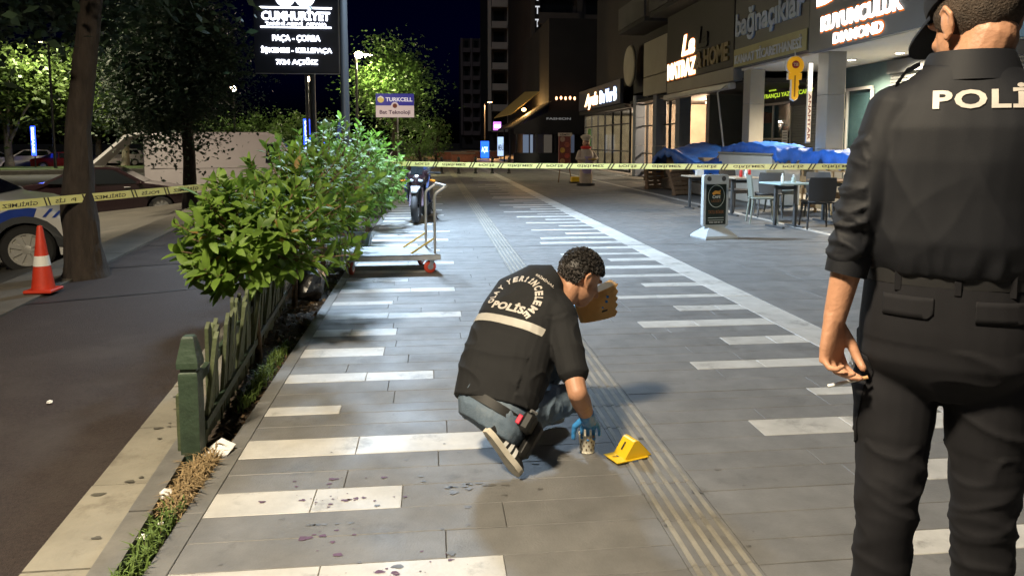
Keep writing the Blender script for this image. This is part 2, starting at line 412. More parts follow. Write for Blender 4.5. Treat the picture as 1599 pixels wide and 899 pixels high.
# rows: pitch .52 -> one band row and two slab rows
bandL = [.23, -.13, .28, -.49, 0.0, -.33, -.27, .23, -.35, .21, -.3, .0, .25, -.45, .1, -.2]
bandR = [1.58, 2.05, 1.58, 2.12, 1.63, 2.05, 1.59, 2.05, 1.44, 2.06, 1.75, 1.5, 2.1, 1.6, 2.0, 1.5]
bw = [.15, .19, .2, .12, .16, .2, .2, .19, .13, .18]
TX0, TX1 = .83, 1.07; WL0, WL1 = 2.64, 2.92; L0 = -.87
cand = []; rs = random.Random(3)
def fill(x0, x1, y0, y1, lw=.9):
    x = x0; first = True
    while x1 - x > .02:
        w_ = rs.choice((.8, 1.0, 1.2, 1.45)) * lw / .9
        if first: w_ *= rs.uniform(.4, 1); first = False
        e = x + w_
        if x1 - e < .25: e = x1
        cand.append((x, e, y0, y1)); x = e
bands = []
for k in range(-6, 200):
    y0 = 2.24 + .52 * k; b = bw[k % 10]
    if y0 > 58: break
    xl = bandL[k % 16]; xr = bandR[k % 16]
    if k in (10, 11, 12, 13, 14, 15): xl = max(xl, -.25)
    bands.append((L0, xl, y0, y0 + b)); bands.append((xr, WL0, y0, y0 + b))
    fill(xl, TX0, y0, y0 + b); fill(TX1, xr, y0, y0 + b)
    hm = (.52 - b) / 2
    for q in (0, 1):
        fill(L0, TX0, y0 + b + q * hm, y0 + b + (q + 1) * hm); fill(TX1, WL0, y0 + b + q * hm, y0 + b + (q + 1) * hm)
y = 1.6
while y < 58:
    fill(WL1, 5.95, y, y + .42, 1.1); 
    if y < 40: fill(6.12, 8.3, y, y + .42, 1.1)
    y += .42
CAMV = Vector((math.sin(R(6.2)), math.cos(R(6.2))))
def seen(x, y):
    d = x * CAMV.x + y * CAMV.y; s_ = x * CAMV.y - y * CAMV.x
    return d > 1.6 and abs(s_) < d * .76
near = sorted([c for c in cand if seen((c[0] + c[1]) / 2, (c[2] + c[3]) / 2)], key=lambda c: ((c[0] + c[1]) / 2) ** 2 + ((c[2] + c[3]) / 2) ** 2)
ns = set(near[:300])
for c in cand:
    if c in ns: stone('paving_slab', *c, M_slab)
    else: rest('far_paving_slabs', *c, M_slab)
nb = 0
for (x0, x1, y0, y1) in bands:
    if x1 - x0 < .03: continue
    cut = [x0, x1] if x1 - x0 < .55 else [x0, x0 + (x1 - x0) * rs.uniform(.4, .62), x1]
    for a, b in zip(cut, cut[1:]):
        if y0 < 22 and y0 > 1.5: stone('white_band_stone', a, b, y0, y1, M_white, gap=.0025)
        else: rest('far_white_stones', a, b, y0, y1, M_white)
y = 1.0
while y < 58:
    e = y + .6
    for nm, a, b, m in (('border_stone', WL0, WL1, M_white), ('edge_stone', ED, L0, M_edge), ('outer_border_stone', 5.97, 6.1, M_white)):
        if y < 26: stone(nm, a, b, y, e, m)
        else: rest('far_' + nm + 's', a, b, y, e, m)
    y = e
# tactile ribbed tiles
mb = MB(); mb.cbox((0, 0, -.017), (.237, .297, .03), .002)
nb0 = len(mb.f)
for k in range(5): mb.cbox((-.094 + k * .047, 0, -.001), (.02, .297, .011), .003, None, 1)
tme = mb.mesh('tactile_tile'); tme.materials.append(M_slab); tme.materials.append(M_tact); tme.polygons.foreach_set('material_index', mb.mi)
for k in range(-2, 190):
    y = 1.8 + k * .3
    if y < 20: inst('tactile_tile', tme, pav, Matrix.Translation(((TX0 + TX1) / 2, y, .001)))
    else:
        mm = REST.setdefault(('far_tactile_tiles', M_tact.name), (MB(), M_tact))[0]
        for q in range(5): mm.box(((TX0 + TX1) / 2 - .094 + q * .047, y, 0), (.02, .29, .011))
        mm.box(((TX0 + TX1) / 2, y, -.02), (.237, .295, .03))
for (nm, _), (mb, m) in REST.items():
    o = mb.build(nm, m, pav, fix=False); o['kind'] = 'stuff'
mb = MB(); mb.box((3.4, 9.82, -.001), (8.5, .016, .006)); mb.build('expansion_joint', M_mortar, pav)
# far plain paving
sheet('square_paving', [(ED - 3, 58.2), (11.4, 58.2), (11.4, 129), (ED - 3, 129)], .003, M_slab)
# expansion joint, concrete strip, grey kerb, kerb strip along the road
kst = struct(thing('planter_kerb', None, None))
def slanted(name, f0, f1, y0, y1, z, m, parent, h=.08, g=.004):
    mb = MB(); a, b, c, d = (f0(y0), y0 + g), (f1(y0), y0 + g), (f1(y1), y1 - g), (f0(y1), y1 - g)
    mb.prism([a, b, c, d], (0, 0, z - h), (1, 0, 0), (0, 1, 0), (0, 0, h)); return mb.build(name, m, parent)
y = 1.2
while y < 30:
    slanted('concrete_slab', cxo, lambda q: cxi(q) - .004, y, y + .62, .01 + random.uniform(-.003, .003), M_conc, kst); y += .62
y = 1.0
while y < 30:
    slanted('kerb_stone', cxi, gxi, y, y + .9, .018 + random.uniform(-.004, .004), M_edge, kst); y += .9
rk = struct(thing('road_kerb', None, None))
y = 1.0
while y < 70:
    slanted('kerb_slab', kxf, kxn, y, y + 1.1, -.008 + random.uniform(-.004, .004), M_kerb, rk, .25); y += 1.1
# dark patch seams on the path
mb = MB()
for k in range(3):
    pts = [(kxn(9.2 + k) + .1, 6.8 + k * 1.9), (-2.6, 7.3 + k * 1.9), (-1.9, 7.7 + 1.9 * k)]
    for a, b in zip(pts, pts[1:]):
        d = Vector((b[0] - a[0], b[1] - a[1])); s_ = Vector((-d.y, d.x)).normalized() * .025
        mb.add([(a[0] - s_.x, a[1] - s_.y, -.026), (b[0] - s_.x, b[1] - s_.y, -.026), (b[0] + s_.x, b[1] + s_.y, -.026), (a[0] + s_.x, a[1] + s_.y, -.026)], [(0, 1, 2, 3)])
struct(mb.build('path_seam', mat('tar_seam', (.012, .01, .01), .6)))
# purple stains on the near stones: flat irregular films
M_stain = mat('dark_purple_stain', (.1, .045, .085), .6, var=.3, scale=30)
M_stain2 = mat('faint_grey_scuff', (.105, .103, .1), .5, var=.4, scale=25)
def splats(name, spots, m):
    mb = MB(); r_ = random.Random(5)
    for x, y, r in spots:
        n = 11; ph = r_.uniform(0, 6); asp = r_.uniform(1.1, 2.2); ring = []
        for k in range(n):
            a = 2 * math.pi * k / n; q = r * (1 + .35 * math.sin(3 * a + ph) * r_.uniform(.2, 1) + r_.uniform(-.2, .2))
            ring.append((x + q * asp * math.cos(a), y + q * math.sin(a), .0022))
        mb.add(ring, [tuple(range(n))])
    o = mb.build(name, m); struct(o); return o
r_ = random.Random(9); sp = []
for (cx, cy, n, s) in ((-.42, 2.3, 26, .16), (-.08, 2.35, 12, .11), (-.38, 2.5, 5, .08), (-.33, 2.62, 4, .05), (-.36, 2.85, 22, .13), (-.46, 3.02, 8, .1)):
    for k in range(n): sp.append((cx + r_.gauss(0, s), cy + r_.gauss(0, .035), abs(r_.gauss(0, .0035)) + .001))
sp += [(-.5, 2.285, .03), (-.44, 2.27, .022), (-.56, 2.27, .014), (-.46, 2.57, .014), (-.4, 2.58, .009), (-.33, 2.45, .01), (-.35, 2.84, .01), (-.31, 2.85, .009)]
sp = [q for q in sp if q[0] > L0 + .02 and q[1] > 2.0]
splats('stain', sp, M_stain)
mb_sc = [(.05 + .3 * r_.random(), 2.9 + .03 * r_.random(), .008) for k in range(9)] + [(.3 + r_.gauss(0, .6), 2.9 + r_.gauss(0, .5), abs(r_.gauss(0, .006)) + .002) for k in range(60)] + [(-.5 + .3 * r_.random(), 2.66, .007) for k in range(6)]
splats('scuff', [q for q in mb_sc if -.85 < q[0] < 2.5], M_stain2)
splats('concrete_spot', [(cxo(q) + .05 + r_.random() * .14, q, .004 + r_.random() * .009) for q in [2 + r_.random() * 3 for k in range(24)]], mat('dark_gum', (.09, .085, .07), .7)).location.z = .012

# ------------------------------------------------------------------ picket fence
M_fgreen = mat('dark_green_paint', (.035, .06, .038), .55, var=.3, scale=12, bump=.2, bscale=40, dirt=(.06, .065, .04), dscale=6, dth=.58)
M_pick = mat('weathered_green_paint', (.075, .095, .045), .7, var=.35, scale=14, bump=.25, bscale=50, dirt=(.13, .12, .08), dscale=9, dth=.57, rnd=.25)
fx = lambda y: -1.075 - .07 * (y - 3.34)
fence = thing('picket_fence', 'low dark green picket fence along the planter, pickets leaning outwards', 'fence', (fx(3.34), 3.34, -.02))
def post(loc, h, w):
    mb = MB(); x, y, z = loc; hh = w / 2
    sq = lambda s, q: [V(x - s, y - s, z + q), V(x + s, y - s, z + q), V(x + s, y + s, z + q), V(x - s, y + s, z + q)]
    mb.loft([sq(hh, 0), sq(hh, h * .70), sq(hh * .96, h * .715), sq(hh * .8, h * .725), sq(hh * .8, h * .745), sq(hh * 1.1, h * .755), sq(hh * 1.12, h * .80), sq(hh * .62, h * .985), sq(hh * .5, h)])
    return mb.build('post', M_fgreen, fence)
post((0, 0, 0), .57, .082)
mb = MB(); mb.cbox((-.056, .03, .15), (.03, .05, .3), .004); mb.build('stake', M_pick, fence)
post((fx(6.45) - fx(3.34) - .03, 3.11, 0), .6, .082)
rf = random.Random(11)
pk = []
for k in range(3):
    mb = MB(); h = .5 + .02 * k
    mb.prism([(-.024, 0), (.024, 0), (.022, h * .93), (.004, h), (-.02, h * .95)], (0, -.009, 0), (1, 0, 0), (0, 0, 1), (0, .018, 0))
    me = mb.mesh('picket'); me.materials.append(M_pick); bm = bmesh.new(); bm.from_mesh(me); bmesh.ops.recalc_face_normals(bm, faces=bm.faces); bm.to_mesh(me); bm.free(); pk.append(me)
y = 3.47
while y < 6.4:
    mw = Matrix.Translation((fx(y) - fx(3.34) + .015, y - 3.34, .02 + rf.uniform(-.02, .02))) @ Matrix.Rotation(R(90 + rf.uniform(-8, 8)), 4, 'Z') @ Matrix.Rotation(R(4 + rf.uniform(-5, 5)), 4, 'X') @ Matrix.Rotation(R(rf.uniform(-4, 4)), 4, 'Y')
    inst('picket', rf.choice(pk), fence, mw); y += .073
for z in (.14, .36):
    mb = MB(); a = V(.05 - .09 * z, .05, z); b = V(fx(6.45) - fx(3.34) + .05 - .09 * z, 3.1, z); d = (b - a).normalized(); s_ = V(0, 0, 1).cross(d)
    mb.loft([[a + s_ * .012 + V(0, 0, .02), a - s_ * .012 + V(0, 0, .02), a - s_ * .012 - V(0, 0, .02), a + s_ * .012 - V(0, 0, .02)], [b + s_ * .012 + V(0, 0, .02), b - s_ * .012 + V(0, 0, .02), b - s_ * .012 - V(0, 0, .02), b + s_ * .012 - V(0, 0, .02)]])
    mb.build('rail', M_fgreen, fence)

# ------------------------------------------------------------------ laurel shrubs
M_leaf = leafmat('laurel_leaf', (.12, .235, .035), .45, .4, .55, tip=(.22, .36, .05), fs=6)
M_leaf2 = leafmat('hedge_leaf', (.1, .21, .03), .45, .4, .7, tip=(.17, .3, .04), fs=4)
def leaf_mesh(L, W, curl, fold):
    vs = []; fs = []
    st = [0, .12, .3, .52, .75, .92, 1.0]; wd = [.06, .42, .85, 1.0, .78, .36, .02]
    for t, q in zip(st, wd):
        z = -curl * (t ** 2) * L; hw = q * W / 2
        vs += [(-hw, t * L, z + fold * hw), (0, t * L, z), (hw, t * L, z + fold * hw)]
    for i in range(len(st) - 1):
        a = i * 3; fs += [(a, a + 1, a + 4, a + 3), (a + 1, a + 2, a + 5, a + 4)]
    return vs, fs
LV = [leaf_mesh(.105, .042, .25, .35), leaf_mesh(.096, .043, .45, .25), leaf_mesh(.118, .042, .12, .45)]
LM = []
for vs, fs in LV:
    me = bpy.data.meshes.new('leaf'); me.from_pydata(vs, [], fs); me.materials.append(M_leaf)
    me.polygons.foreach_set('use_smooth', [True] * len(fs)); LM.append(me)
M_leafy = leafmat('yellowing_leaf', (.3, .24, .05), .3, .4, .6, tip=(.3, .17, .05), fs=9)
LMY = []
for me in LM: q = me.copy(); q.materials[0] = M_leafy; LMY.append(q)
def frame(d, nrm):
    d = d.normalized(); x = d.cross(nrm)
    x = x.normalized() if x.length > 1e-4 else d.orthogonal().normalized()
    z = x.cross(d); return Matrix((x, d, z)).transposed()
def shrub(label, loc, r, ztop, zbot, shoots, seed, nobj=0, stem=.022, sq=1.0, leafm=None, stems=1):
    rg = random.Random(seed); t = thing('laurel_shrub', label, 'shrub', loc, 0, 'laurel shrubs in the planter'); m = leafm or M_leaf
    cz = (ztop + zbot) / 2; hz = (ztop - zbot) / 2; c = V(0, 0, cz)
    mb = MB()
    for k in range(stems):
        o = V(rg.uniform(-.03, .03), rg.uniform(-.05, .05), 0) if k else V(0, 0, 0)
        mb.tube([o - V(0, 0, .05), o + V(rg.uniform(-.015, .02), 0, cz * .4), o + V(rg.uniform(-.03, .03), rg.uniform(-.03, .03), cz * .75), c], [stem * 1.2, stem, stem * .9, stem * .6], 9)
    mb.build('trunk', mat('laurel_bark', (.16, .1, .06), .85, var=.35, scale=25, bump=.4, bscale=50), t, 60)
    br = MB(); leaves = []
    for i in range(shoots):
        u = rg.uniform(-.75, 1); a = rg.uniform(0, 2 * math.pi); q = math.sqrt(1 - u * u)
        k = rg.uniform(.55, 1.2) * (1 + .16 * math.sin(3 * a + seed) + .1 * math.sin(5 * a * u + seed))
        tip = c + V(q * math.cos(a) * r * k, q * math.sin(a) * r * k * sq, u * hz * k)
        dr = (tip - c).normalized(); ax = (dr + V(0, 0, .75)).normalized()
        base = c + (tip - c) * .35 - V(0, 0, .05)
        br.tube([base, base.lerp(tip, .6) - V(0, 0, .02), tip], [.006, .0045, .003], 5)
        nl = rg.randint(8, 11); ph = rg.uniform(0, 6)
        for j in range(nl):
            s_ = j / nl; p = tip - ax * (.13 * (1 - s_)); an = ph + j * 2.4
            o1 = ax.orthogonal().normalized(); o2 = ax.cross(o1); rad = o1 * math.cos(an) + o2 * math.sin(an)
            d = (rad * (1.0 - .55 * s_) + ax * (.25 + .9 * s_) + V(rg.uniform(-.2, .2), rg.uniform(-.2, .2), rg.uniform(-.25, .1))).normalized()
            leaves.append((p, d, (ax + rad * -.3), rg.randrange(3), rg.uniform(.55, 1.3)))
    br.build('branches', MATS['laurel_bark'], t)
    L0_ = Vector(loc)
    leaves.sort(key=lambda l: ((L0_ + l[0] - Vector((0, 0, 1.4))).length))
    for p, d, nv, k, s_ in leaves[:nobj]:
        mw = Matrix.Translation(p) @ (frame(d, nv).to_4x4()) @ Matrix.Scale(s_, 4); inst('leaf', (LMY if rg.random() < .06 else LM)[k], t, mw)
    V_ = []; F_ = []
    for p, d, nv, k, s_ in leaves[nobj:]:
        fr = frame(d, nv); o = len(V_); vs, fs = LV[k]
        if nobj == 0:
            vs = [vs[i] for i in (1, 6, 9, 12, 19, 14, 11, 8)]; fs = [(0, 1, 2, 3, 4, 5, 6, 7)]
        V_ += [tuple(p + fr @ (Vector(v) * s_)) for v in vs]; F_ += [tuple(i + o for i in f) for f in fs]
    me = bpy.data.meshes.new('foliage'); me.from_pydata(V_, [], F_); me.materials.append(m)
    o = put('foliage', me, t, 180 if nobj else None); o['kind'] = 'stuff'
    return t
shrub('round laurel shrub on a bare stem behind the picket fence, nearest of the hedge', (-1.13, 4.86, 0), .47, 1.15, .40, 165, 1, 300, .02)
shrub('yellow-green laurel shrub just behind the nearest one in the hedge', (-1.2, 6.5, 0), .54, 1.34, .42, 170, 2, 260, .022)
shrub('tall laurel shrub beside the platform trolley', (-1.2, 8.25, 0), .6, 1.54, .35, 170, 3, 0, .022, stems=2)
shrub('laurel shrub lit white from the lamp post, behind the leaning carton', (-1.1, 10.2, 0), .64, 1.5, .3, 170, 4, 0, .022, stems=3, leafm=M_leaf2)
shrub('laurel shrub at the foot of the black lamp post', (-1.05, 12.0, 0), .64, 1.42, .2, 160, 5, 0, .022, stems=3, leafm=M_leaf2)
shrub('dark bushy shrub by the parked motorcycle', (-1.45, 14.6, 0), .8, 1.45, .1, 130, 6, 0, .02, stems=3, leafm=M_leaf2)
shrub('low olive shrub beyond the motorcycle, last of the hedge', (-1.7, 18.5, 0), .95, 1.5, .1, 120, 7, 0, .02, stems=3, leafm=leafmat('olive_leaf', (.09, .09, .03), .4))

# ground cover, dry grass, litter
def blades(name, spots, m, hmin, hmax, lean, label, cat):
    rg = random.Random(hash(label) % 1000 if False else len(label)); vs = []; fs = []
    for (x, y, s, n) in spots:
        for k in range(n):
            px, py = x + rg.gauss(0, s * .5), y + rg.gauss(0, s)
            if px > ED - .004 or px < gxi(py) - .05: continue
            h = rg.uniform(hmin, hmax); a = rg.uniform(0, 6.3); l = lean * rg.uniform(.3, 1.2) * h; wd = rg.uniform(.0015, .004)
            dx, dy = math.cos(a) * l, math.sin(a) * l; sx, sy = -math.sin(a) * wd, math.cos(a) * wd; o = len(vs); z = -.02
            vs += [(px - sx, py - sy, z), (px + sx, py + sy, z), (px + dx * .4 + sx, py + dy * .4 + sy, z + h * .7), (px + dx * .4 - sx, py + dy * .4 - sy, z + h * .7), (px + dx, py + dy, z + h * (1 - .3 * lean))]
            fs += [(o, o + 1, o + 2, o + 3), (o + 3, o + 2, o + 4)]
    me = bpy.data.meshes.new(name); me.from_pydata(vs, [], fs); me.materials.append(m); tag(put(name, me), label, cat, kind='stuff')
blades('dry_grass', [(-1.0, 2.85 + .05 * k, .05, 130) for k in range(9)], mat('straw', (.28, .2, .1), .8, var=.35, scale=30), .03, .085, 1.1, 'dry straw-coloured grass between kerb and promenade before the fence post', 'grass')
blades('green_grass', [(-.99, 2.3 + .08 * k, .04, 80) for k in range(7)] + [(-1.02, 4.0 + .12 * k, .04, 70) for k in range(10)], mat('fresh_grass', (.1, .16, .03), .7, var=.4, scale=30), .02, .09, .8, 'short green weeds along the inner edge of the planter', 'grass')
rg = np.random.default_rng(4); n = 900
yy = rg.uniform(3.5, 11, n); xx = ED - .01 - rg.uniform(0, 1, n) ** 1.3 * (.05 + .07 * (yy - 2.4))
C = np.stack([xx, yy, rg.uniform(-.033, -.012, n)], 1)
o = fast_quads('leaf_litter', leaf_quads(C, .045, rg, .6, 2.0), mat('dead_leaf', (.11, .07, .035), .8, var=.6, scale=12, world=True)); tag(o, 'dead leaves and scraps lying on the planter soil', 'litter', kind='stuff')
M_paper = mat('white_tissue', (.75, .75, .74), .8, var=.08, scale=20, bump=.4, bscale=40)
def crumple(name, label, loc, r, m, seed, cat='litter', sz=(1, 1, .6), grp=None):
    bm = bmesh.new(); bmesh.ops.create_icosphere(bm, subdivisions=3, radius=1)
    for v in bm.verts:
        q = 1 + .45 * noise.noise(v.co * 1.7 + V(seed, 0, 0)) + .25 * abs(noise.noise(v.co * 4 + V(0, seed, 0)))
        v.co = V(v.co.x * q * r * sz[0], v.co.y * q * r * sz[1], v.co.z * q * r * sz[2])
    zm = min(v.co.z for v in bm.verts)
    for v in bm.verts: v.co.z -= zm
    me = bpy.data.meshes.new(name); bm.to_mesh(me); bm.free(); me.materials.append(m); o = put(name, me, None, 35); o.location = loc
    return tag(o, label, cat, grp)
crumple('crumpled_tissue', 'crumpled white tissue lying on the dry grass', (-1.055, 2.93, -.005), .028, M_paper, 1.3, sz=(1, .9, .7))
crumple('white_scrap', 'small white scrap on the weeds below the tissue', (-1.03, 2.62, .0), .014, M_paper, 4.1)
crumple('white_litter_scrap', 'tiny white scrap in the dry grass nearer the promenade edge', (-1.0, 2.72, .0), .012, M_paper, 2.6)
mb = MB(); mb.add([(-.06, -.04, .004), (.05, -.05, .008), (.07, .03, .03), (.0, .06, .05), (-.05, .03, .02)], [(0, 1, 2, 3, 4)]); mb.add([(-.06, -.04, .002), (.05, -.05, .006), (.07, .03, .028), (.0, .06, .048), (-.05, .03, .018)], [(4, 3, 2, 1, 0)])
o = mb.build('paper_sheet', M_paper, None, fix=False); o.location = (-.975, 3.36, -.005); tag(o, 'torn white paper against the foot of the green post', 'litter')
crumple('white_crumb', 'tiny white crumb on the dark asphalt path', (-2.1, 4.2, -.03), .014, M_paper, 7)
M_bagp = mat('black_plastic', (.015, .015, .016), .3, bump=.6, bscale=14)
crumple('trash_bag', 'black plastic rubbish bag under the second laurel shrub', (-1.12, 6.75, -.03), .17, M_bagp, 3.3, 'rubbish bag', (.8, 1.3, .9))
crumple('planter_stone', 'rough grey stone beside the left trolley wheels', (-1.06, 8.1, -.02), .07, M_edge, 5.5, 'stone', (1.1, 1, .8))
rg2 = random.Random(8)
mb = MB()
for k in range(60):
    x = ED - .02 - rg2.random() * .35; y = 5.2 + rg2.random() * 2.6; s_ = rg2.uniform(.006, .022)
    mb.box((x, y, -.025), (s_, s_ * 1.4, s_ * .6), Matrix.Rotation(rg2.random() * 3, 3, 'Z') @ Matrix.Rotation(rg2.random(), 3, 'X'))
tag(mb.build('rubble', mat('pale_rubble', (.3, .29, .28), .6, var=.5, scale=14, world=True)), 'pale chips and glass shards on the planter soil under the shrubs', 'rubble', kind='stuff')
# leaning printed carton
t = thing('carton', 'blue and white printed carton leaning under the hedge', 'box', (-.98, 9.75, -.03), R(-12)); t.rotation_euler = (R(-16), R(6), R(-14))
mb = MB(); mb.cbox((0, 0, .13), (.3, .1, .26), .004); mb.build('box_body', mat('pale_blue_card', (.5, .62, .74), .6, var=.08, scale=8), t)
mb = MB(); mb.box((-.095, -.052, .15), (.08, .003, .17)); mb.build('printed_photo', mat('printed_photo', (.3, .14, .08), .5, var=.7, scale=14), t)
mb = MB(); mb.box((.035, -.052, .16), (.14, .003, .15)); lb = mb.build('printed_panel', mat('white_card', (.75, .78, .8), .5), t)
mb = MB()
for k in range(3): mb.box((-.0, -.0545, .2 - .04 * k), (.03, .002, .022)); mb.box((.055, -.0545, .2 - .04 * k), (.022, .002, .022))
mb.build('print_marks', mat('blue_print', (.03, .06, .2), .5), lb)
mb = MB(); mb.box((.01, -.052, .03), (.28, .003, .045)); mb.build('blue_stripe', mat('blue_card', (.12, .35, .65), .5), t)

# ------------------------------------------------------------------ platform trolley
M_red = mat('red_caster', (.55, .06, .03), .45)
tr = thing('platform_trolley', 'steel platform trolley on red castors with upright push handle', 'trolley', (-.84, 7.88, 0), 0)
tr.rotation_euler = (0, 0, 0)
ux, uy = V(1, .03, 0).normalized(), V(-.2, .98, 0).normalized()
TL = lambda a, b, z: ux * a + uy * b + V(0, 0, z)
rt = Matrix((ux, uy, V(0, 0, 1))).transposed()
M_plate = mat('grey_sheet_metal', (.27, .29, .31), .55, .2, var=.15, scale=7, dirt=(.3, .3, .3), dscale=4, dth=.58)
mb = MB(); mb.cbox(TL(.42, .31, .2), (1.0, .7, .012), .003, rt); mb.build('deck', M_plate, tr)
mb = MB()
for b in (-.035, .655): mb.cbox(TL(.42, b, .172), (1.0, .025, .05), .004, rt)
for a in (-.07, .91): mb.cbox(TL(a, .31, .172), (.025, .64, .05), .004, rt)
mb.build('deck_frame', M_steel, tr)
for a in (0, .84):
    for b in (.03, .6):
        an = R(20 if a else 65) + b; fw = ux * math.cos(an) + uy * math.sin(an); sd = V(-fw.y, fw.x, 0); wc = TL(a, b, .068) - fw * .025
        mb = MB(); mb.box(TL(a, b, .142), (.09, .07, .008), rt)
        for q in (-1, 1): mb.prism([(-.03, .14), (.03, .14), (-.01, .06), (-.04, .06)], TL(a, b, 0) + sd * (.022 * q), fw, (0, 0, 1), sd * .004)
        ck = mb.build('castor', M_steel, tr)
        mb = MB(); mb.lathe([(.03, -.016), (.06, -.016), (.068, -.01), (.068, .01), (.06, .016), (.03, .016)], wc, sd, 24); mb.build('wheel', M_red, ck, 40)
        mb = MB(); mb.lathe([(.034, -.019), (.036, .019), (.012, .021)], wc, sd, 16); mb.build('hub', M_steel, ck, 40)
for b in (.06, .56):
    mb = MB(); mb.tube([TL(.88, b, .2), TL(.88, b, .8), TL(.885, b, .835), TL(.9, b, .86), TL(1.0, b, .93)], .0155, 10); mb.build('upright', M_steel, tr, 50)
    mb = MB(); mb.tube([TL(.62, b, .205), TL(.875, b, .37)], .011, 8); mb.build('brace', mat('yellow_paint', (.55, .4, .08), .5), tr, 50)
mb = MB(); mb.tube([TL(1.0, .045, .93), TL(1.0, .575, .93)], .016, 10); mb.build('push_bar', M_steel, tr, 50)

# ------------------------------------------------------------------ evidence marker and cup
M_yel = mat('yellow_plastic', (.78, .5, .015), .38, bump=.05, bscale=20)
M_ink = mat('black_ink', (.012, .012, .012), .5)
ev = thing('evidence_marker', 'yellow folded evidence marker with a black number on the ribbed strip', 'marker', (.875, 3.12, .008), R(20)); ev.scale = (1.08, 1.08, .86)
def quadplate(mb, a, b, c, d, th=.003):
    a, b, c, d = [Vector(q) for q in (a, b, c, d)]; n = (b - a).cross(d - a).normalized() * th
    mb.add([a, b, c, d, a - n, b - n, c - n, d - n], [(0, 1, 2, 3), (7, 6, 5, 4), (0, 4, 5, 1), (1, 5, 6, 2), (2, 6, 7, 3), (3, 7, 4, 0)])
mb = MB(); prof_ = [(-.012, .001), (.012, .105), (.018, .108), (.028, .107), (.035, .10), (.118, .001)]
pts0 = [V(x, -.035, z) for x, z in prof_]; pts1 = [V(x, .055, z) for x, z in prof_]
# tent of the marker: front slope, rounded ridge, back slope
mb = MB()
prof_ = [(-.06, .002), (-.012, .085), (-.004, .0905), (.006, .0905), (.014, .085), (.075, .002)]
for (x0, z0), (x1, z1) in zip(prof_, prof_[1:]):
    quadplate(mb, (x0, -.04, z0), (x1, -.04 + (.0 if x1 < 0 else 0), z1), (x1, .04, z1), (x0, .04, z0))
quadplate(mb, (-.06, -.04, .002), (.075, -.04, .002), (.012, -.04, .088), (-.01, -.04, .088))
mb.build('tent', M_yel, ev)
mb = MB(); quadplate(mb, (-.105, -.055, .006), (-.052, -.055, .006), (-.052, .045, .006), (-.105, .045, .006)); quadplate(mb, (-.1, -.055, .004), (.05, -.055, .004), (.05, -.043, .004), (-.1, -.043, .004)); mb.build('base_flap', M_yel, ev)
dU = V(0, -1, 0); dW = V(.048, 0, .083).normalized()
text('1', M_ink, ev, V(-.043, .012, .034), dU, dW, h=.042, ext=.001, offset=.03, name='number')
text('7', M_ink, ev, V(-.088, .01, .0075), (0, -1, 0), (1, 0, 0), h=.026, ext=.0008, offset=.03, name='flap_number')
cup = thing('paper_cup', 'white patterned paper cup standing on the paving under the gloved hand', 'cup', (.69, 3.19, .001))
M_cup = mat('white_cup_card', (.72, .68, .56), .6)
mb = MB(); mb.lathe([(.0, .0), (.031, .0), (.033, .002), (.033, .006), (.0315, .007), (.039, .082), (.0405, .084), (.04, .087), (.037, .086), (.03, .012), (.0, .012)], n=28); mb.build('cup_wall', M_cup, cup, 40)
mb = MB()
for row, z in enumerate((.022, .04, .058)):
    for k in range(10):
        a = 2 * math.pi * (k + .5 * (row % 2)) / 10; r = .0317 + (z - .007) * .1 + .0008; c = V(r * math.cos(a), r * math.sin(a), z); s_ = V(-math.sin(a), math.cos(a), 0)
        mb.prism([(-.003, -.0045), (.003, -.0045), (.0035, .0), (.002, .0045), (-.0025, .004)], c, s_, (0, 0, 1), V(math.cos(a), math.sin(a), 0) * .0006)
mb.build('printed_pattern', mat('brown_print', (.12, .08, .04), .6), cup)

# ------------------------------------------------------------------ traffic cone
co = thing('traffic_cone', 'orange traffic cone with one white band by the tree trunk', 'traffic cone', (-3.66, 7.33, -.005))
M_or = mat('orange_rubber', (.5, .035, .012), .55, var=.12, scale=10)
prc = lambda z: .1 - (z - .03) * (.1 - .022) / .6
mb = MB(); mb.lathe([(prc(.03), .03), (prc(.25), .25), (prc(.4), .4), (.026, .605), (.02, .625), (.008, .63)], n=28); mb.build('cone_body', M_or, co, 40)
mb = MB(); mb.lathe([(prc(.25) + .0025, .25), (prc(.345) + .0025, .345), (prc(.345) - .004, .345), (prc(.25) - .004, .25)], n=28); mb.build('reflective_band', mat('reflective_white', (.7, .7, .66), .4), co, 40)
mb = MB(); mb.cbox((0, 0, .016), (.25, .25, .03), .008); mb.build('base', M_or, co)

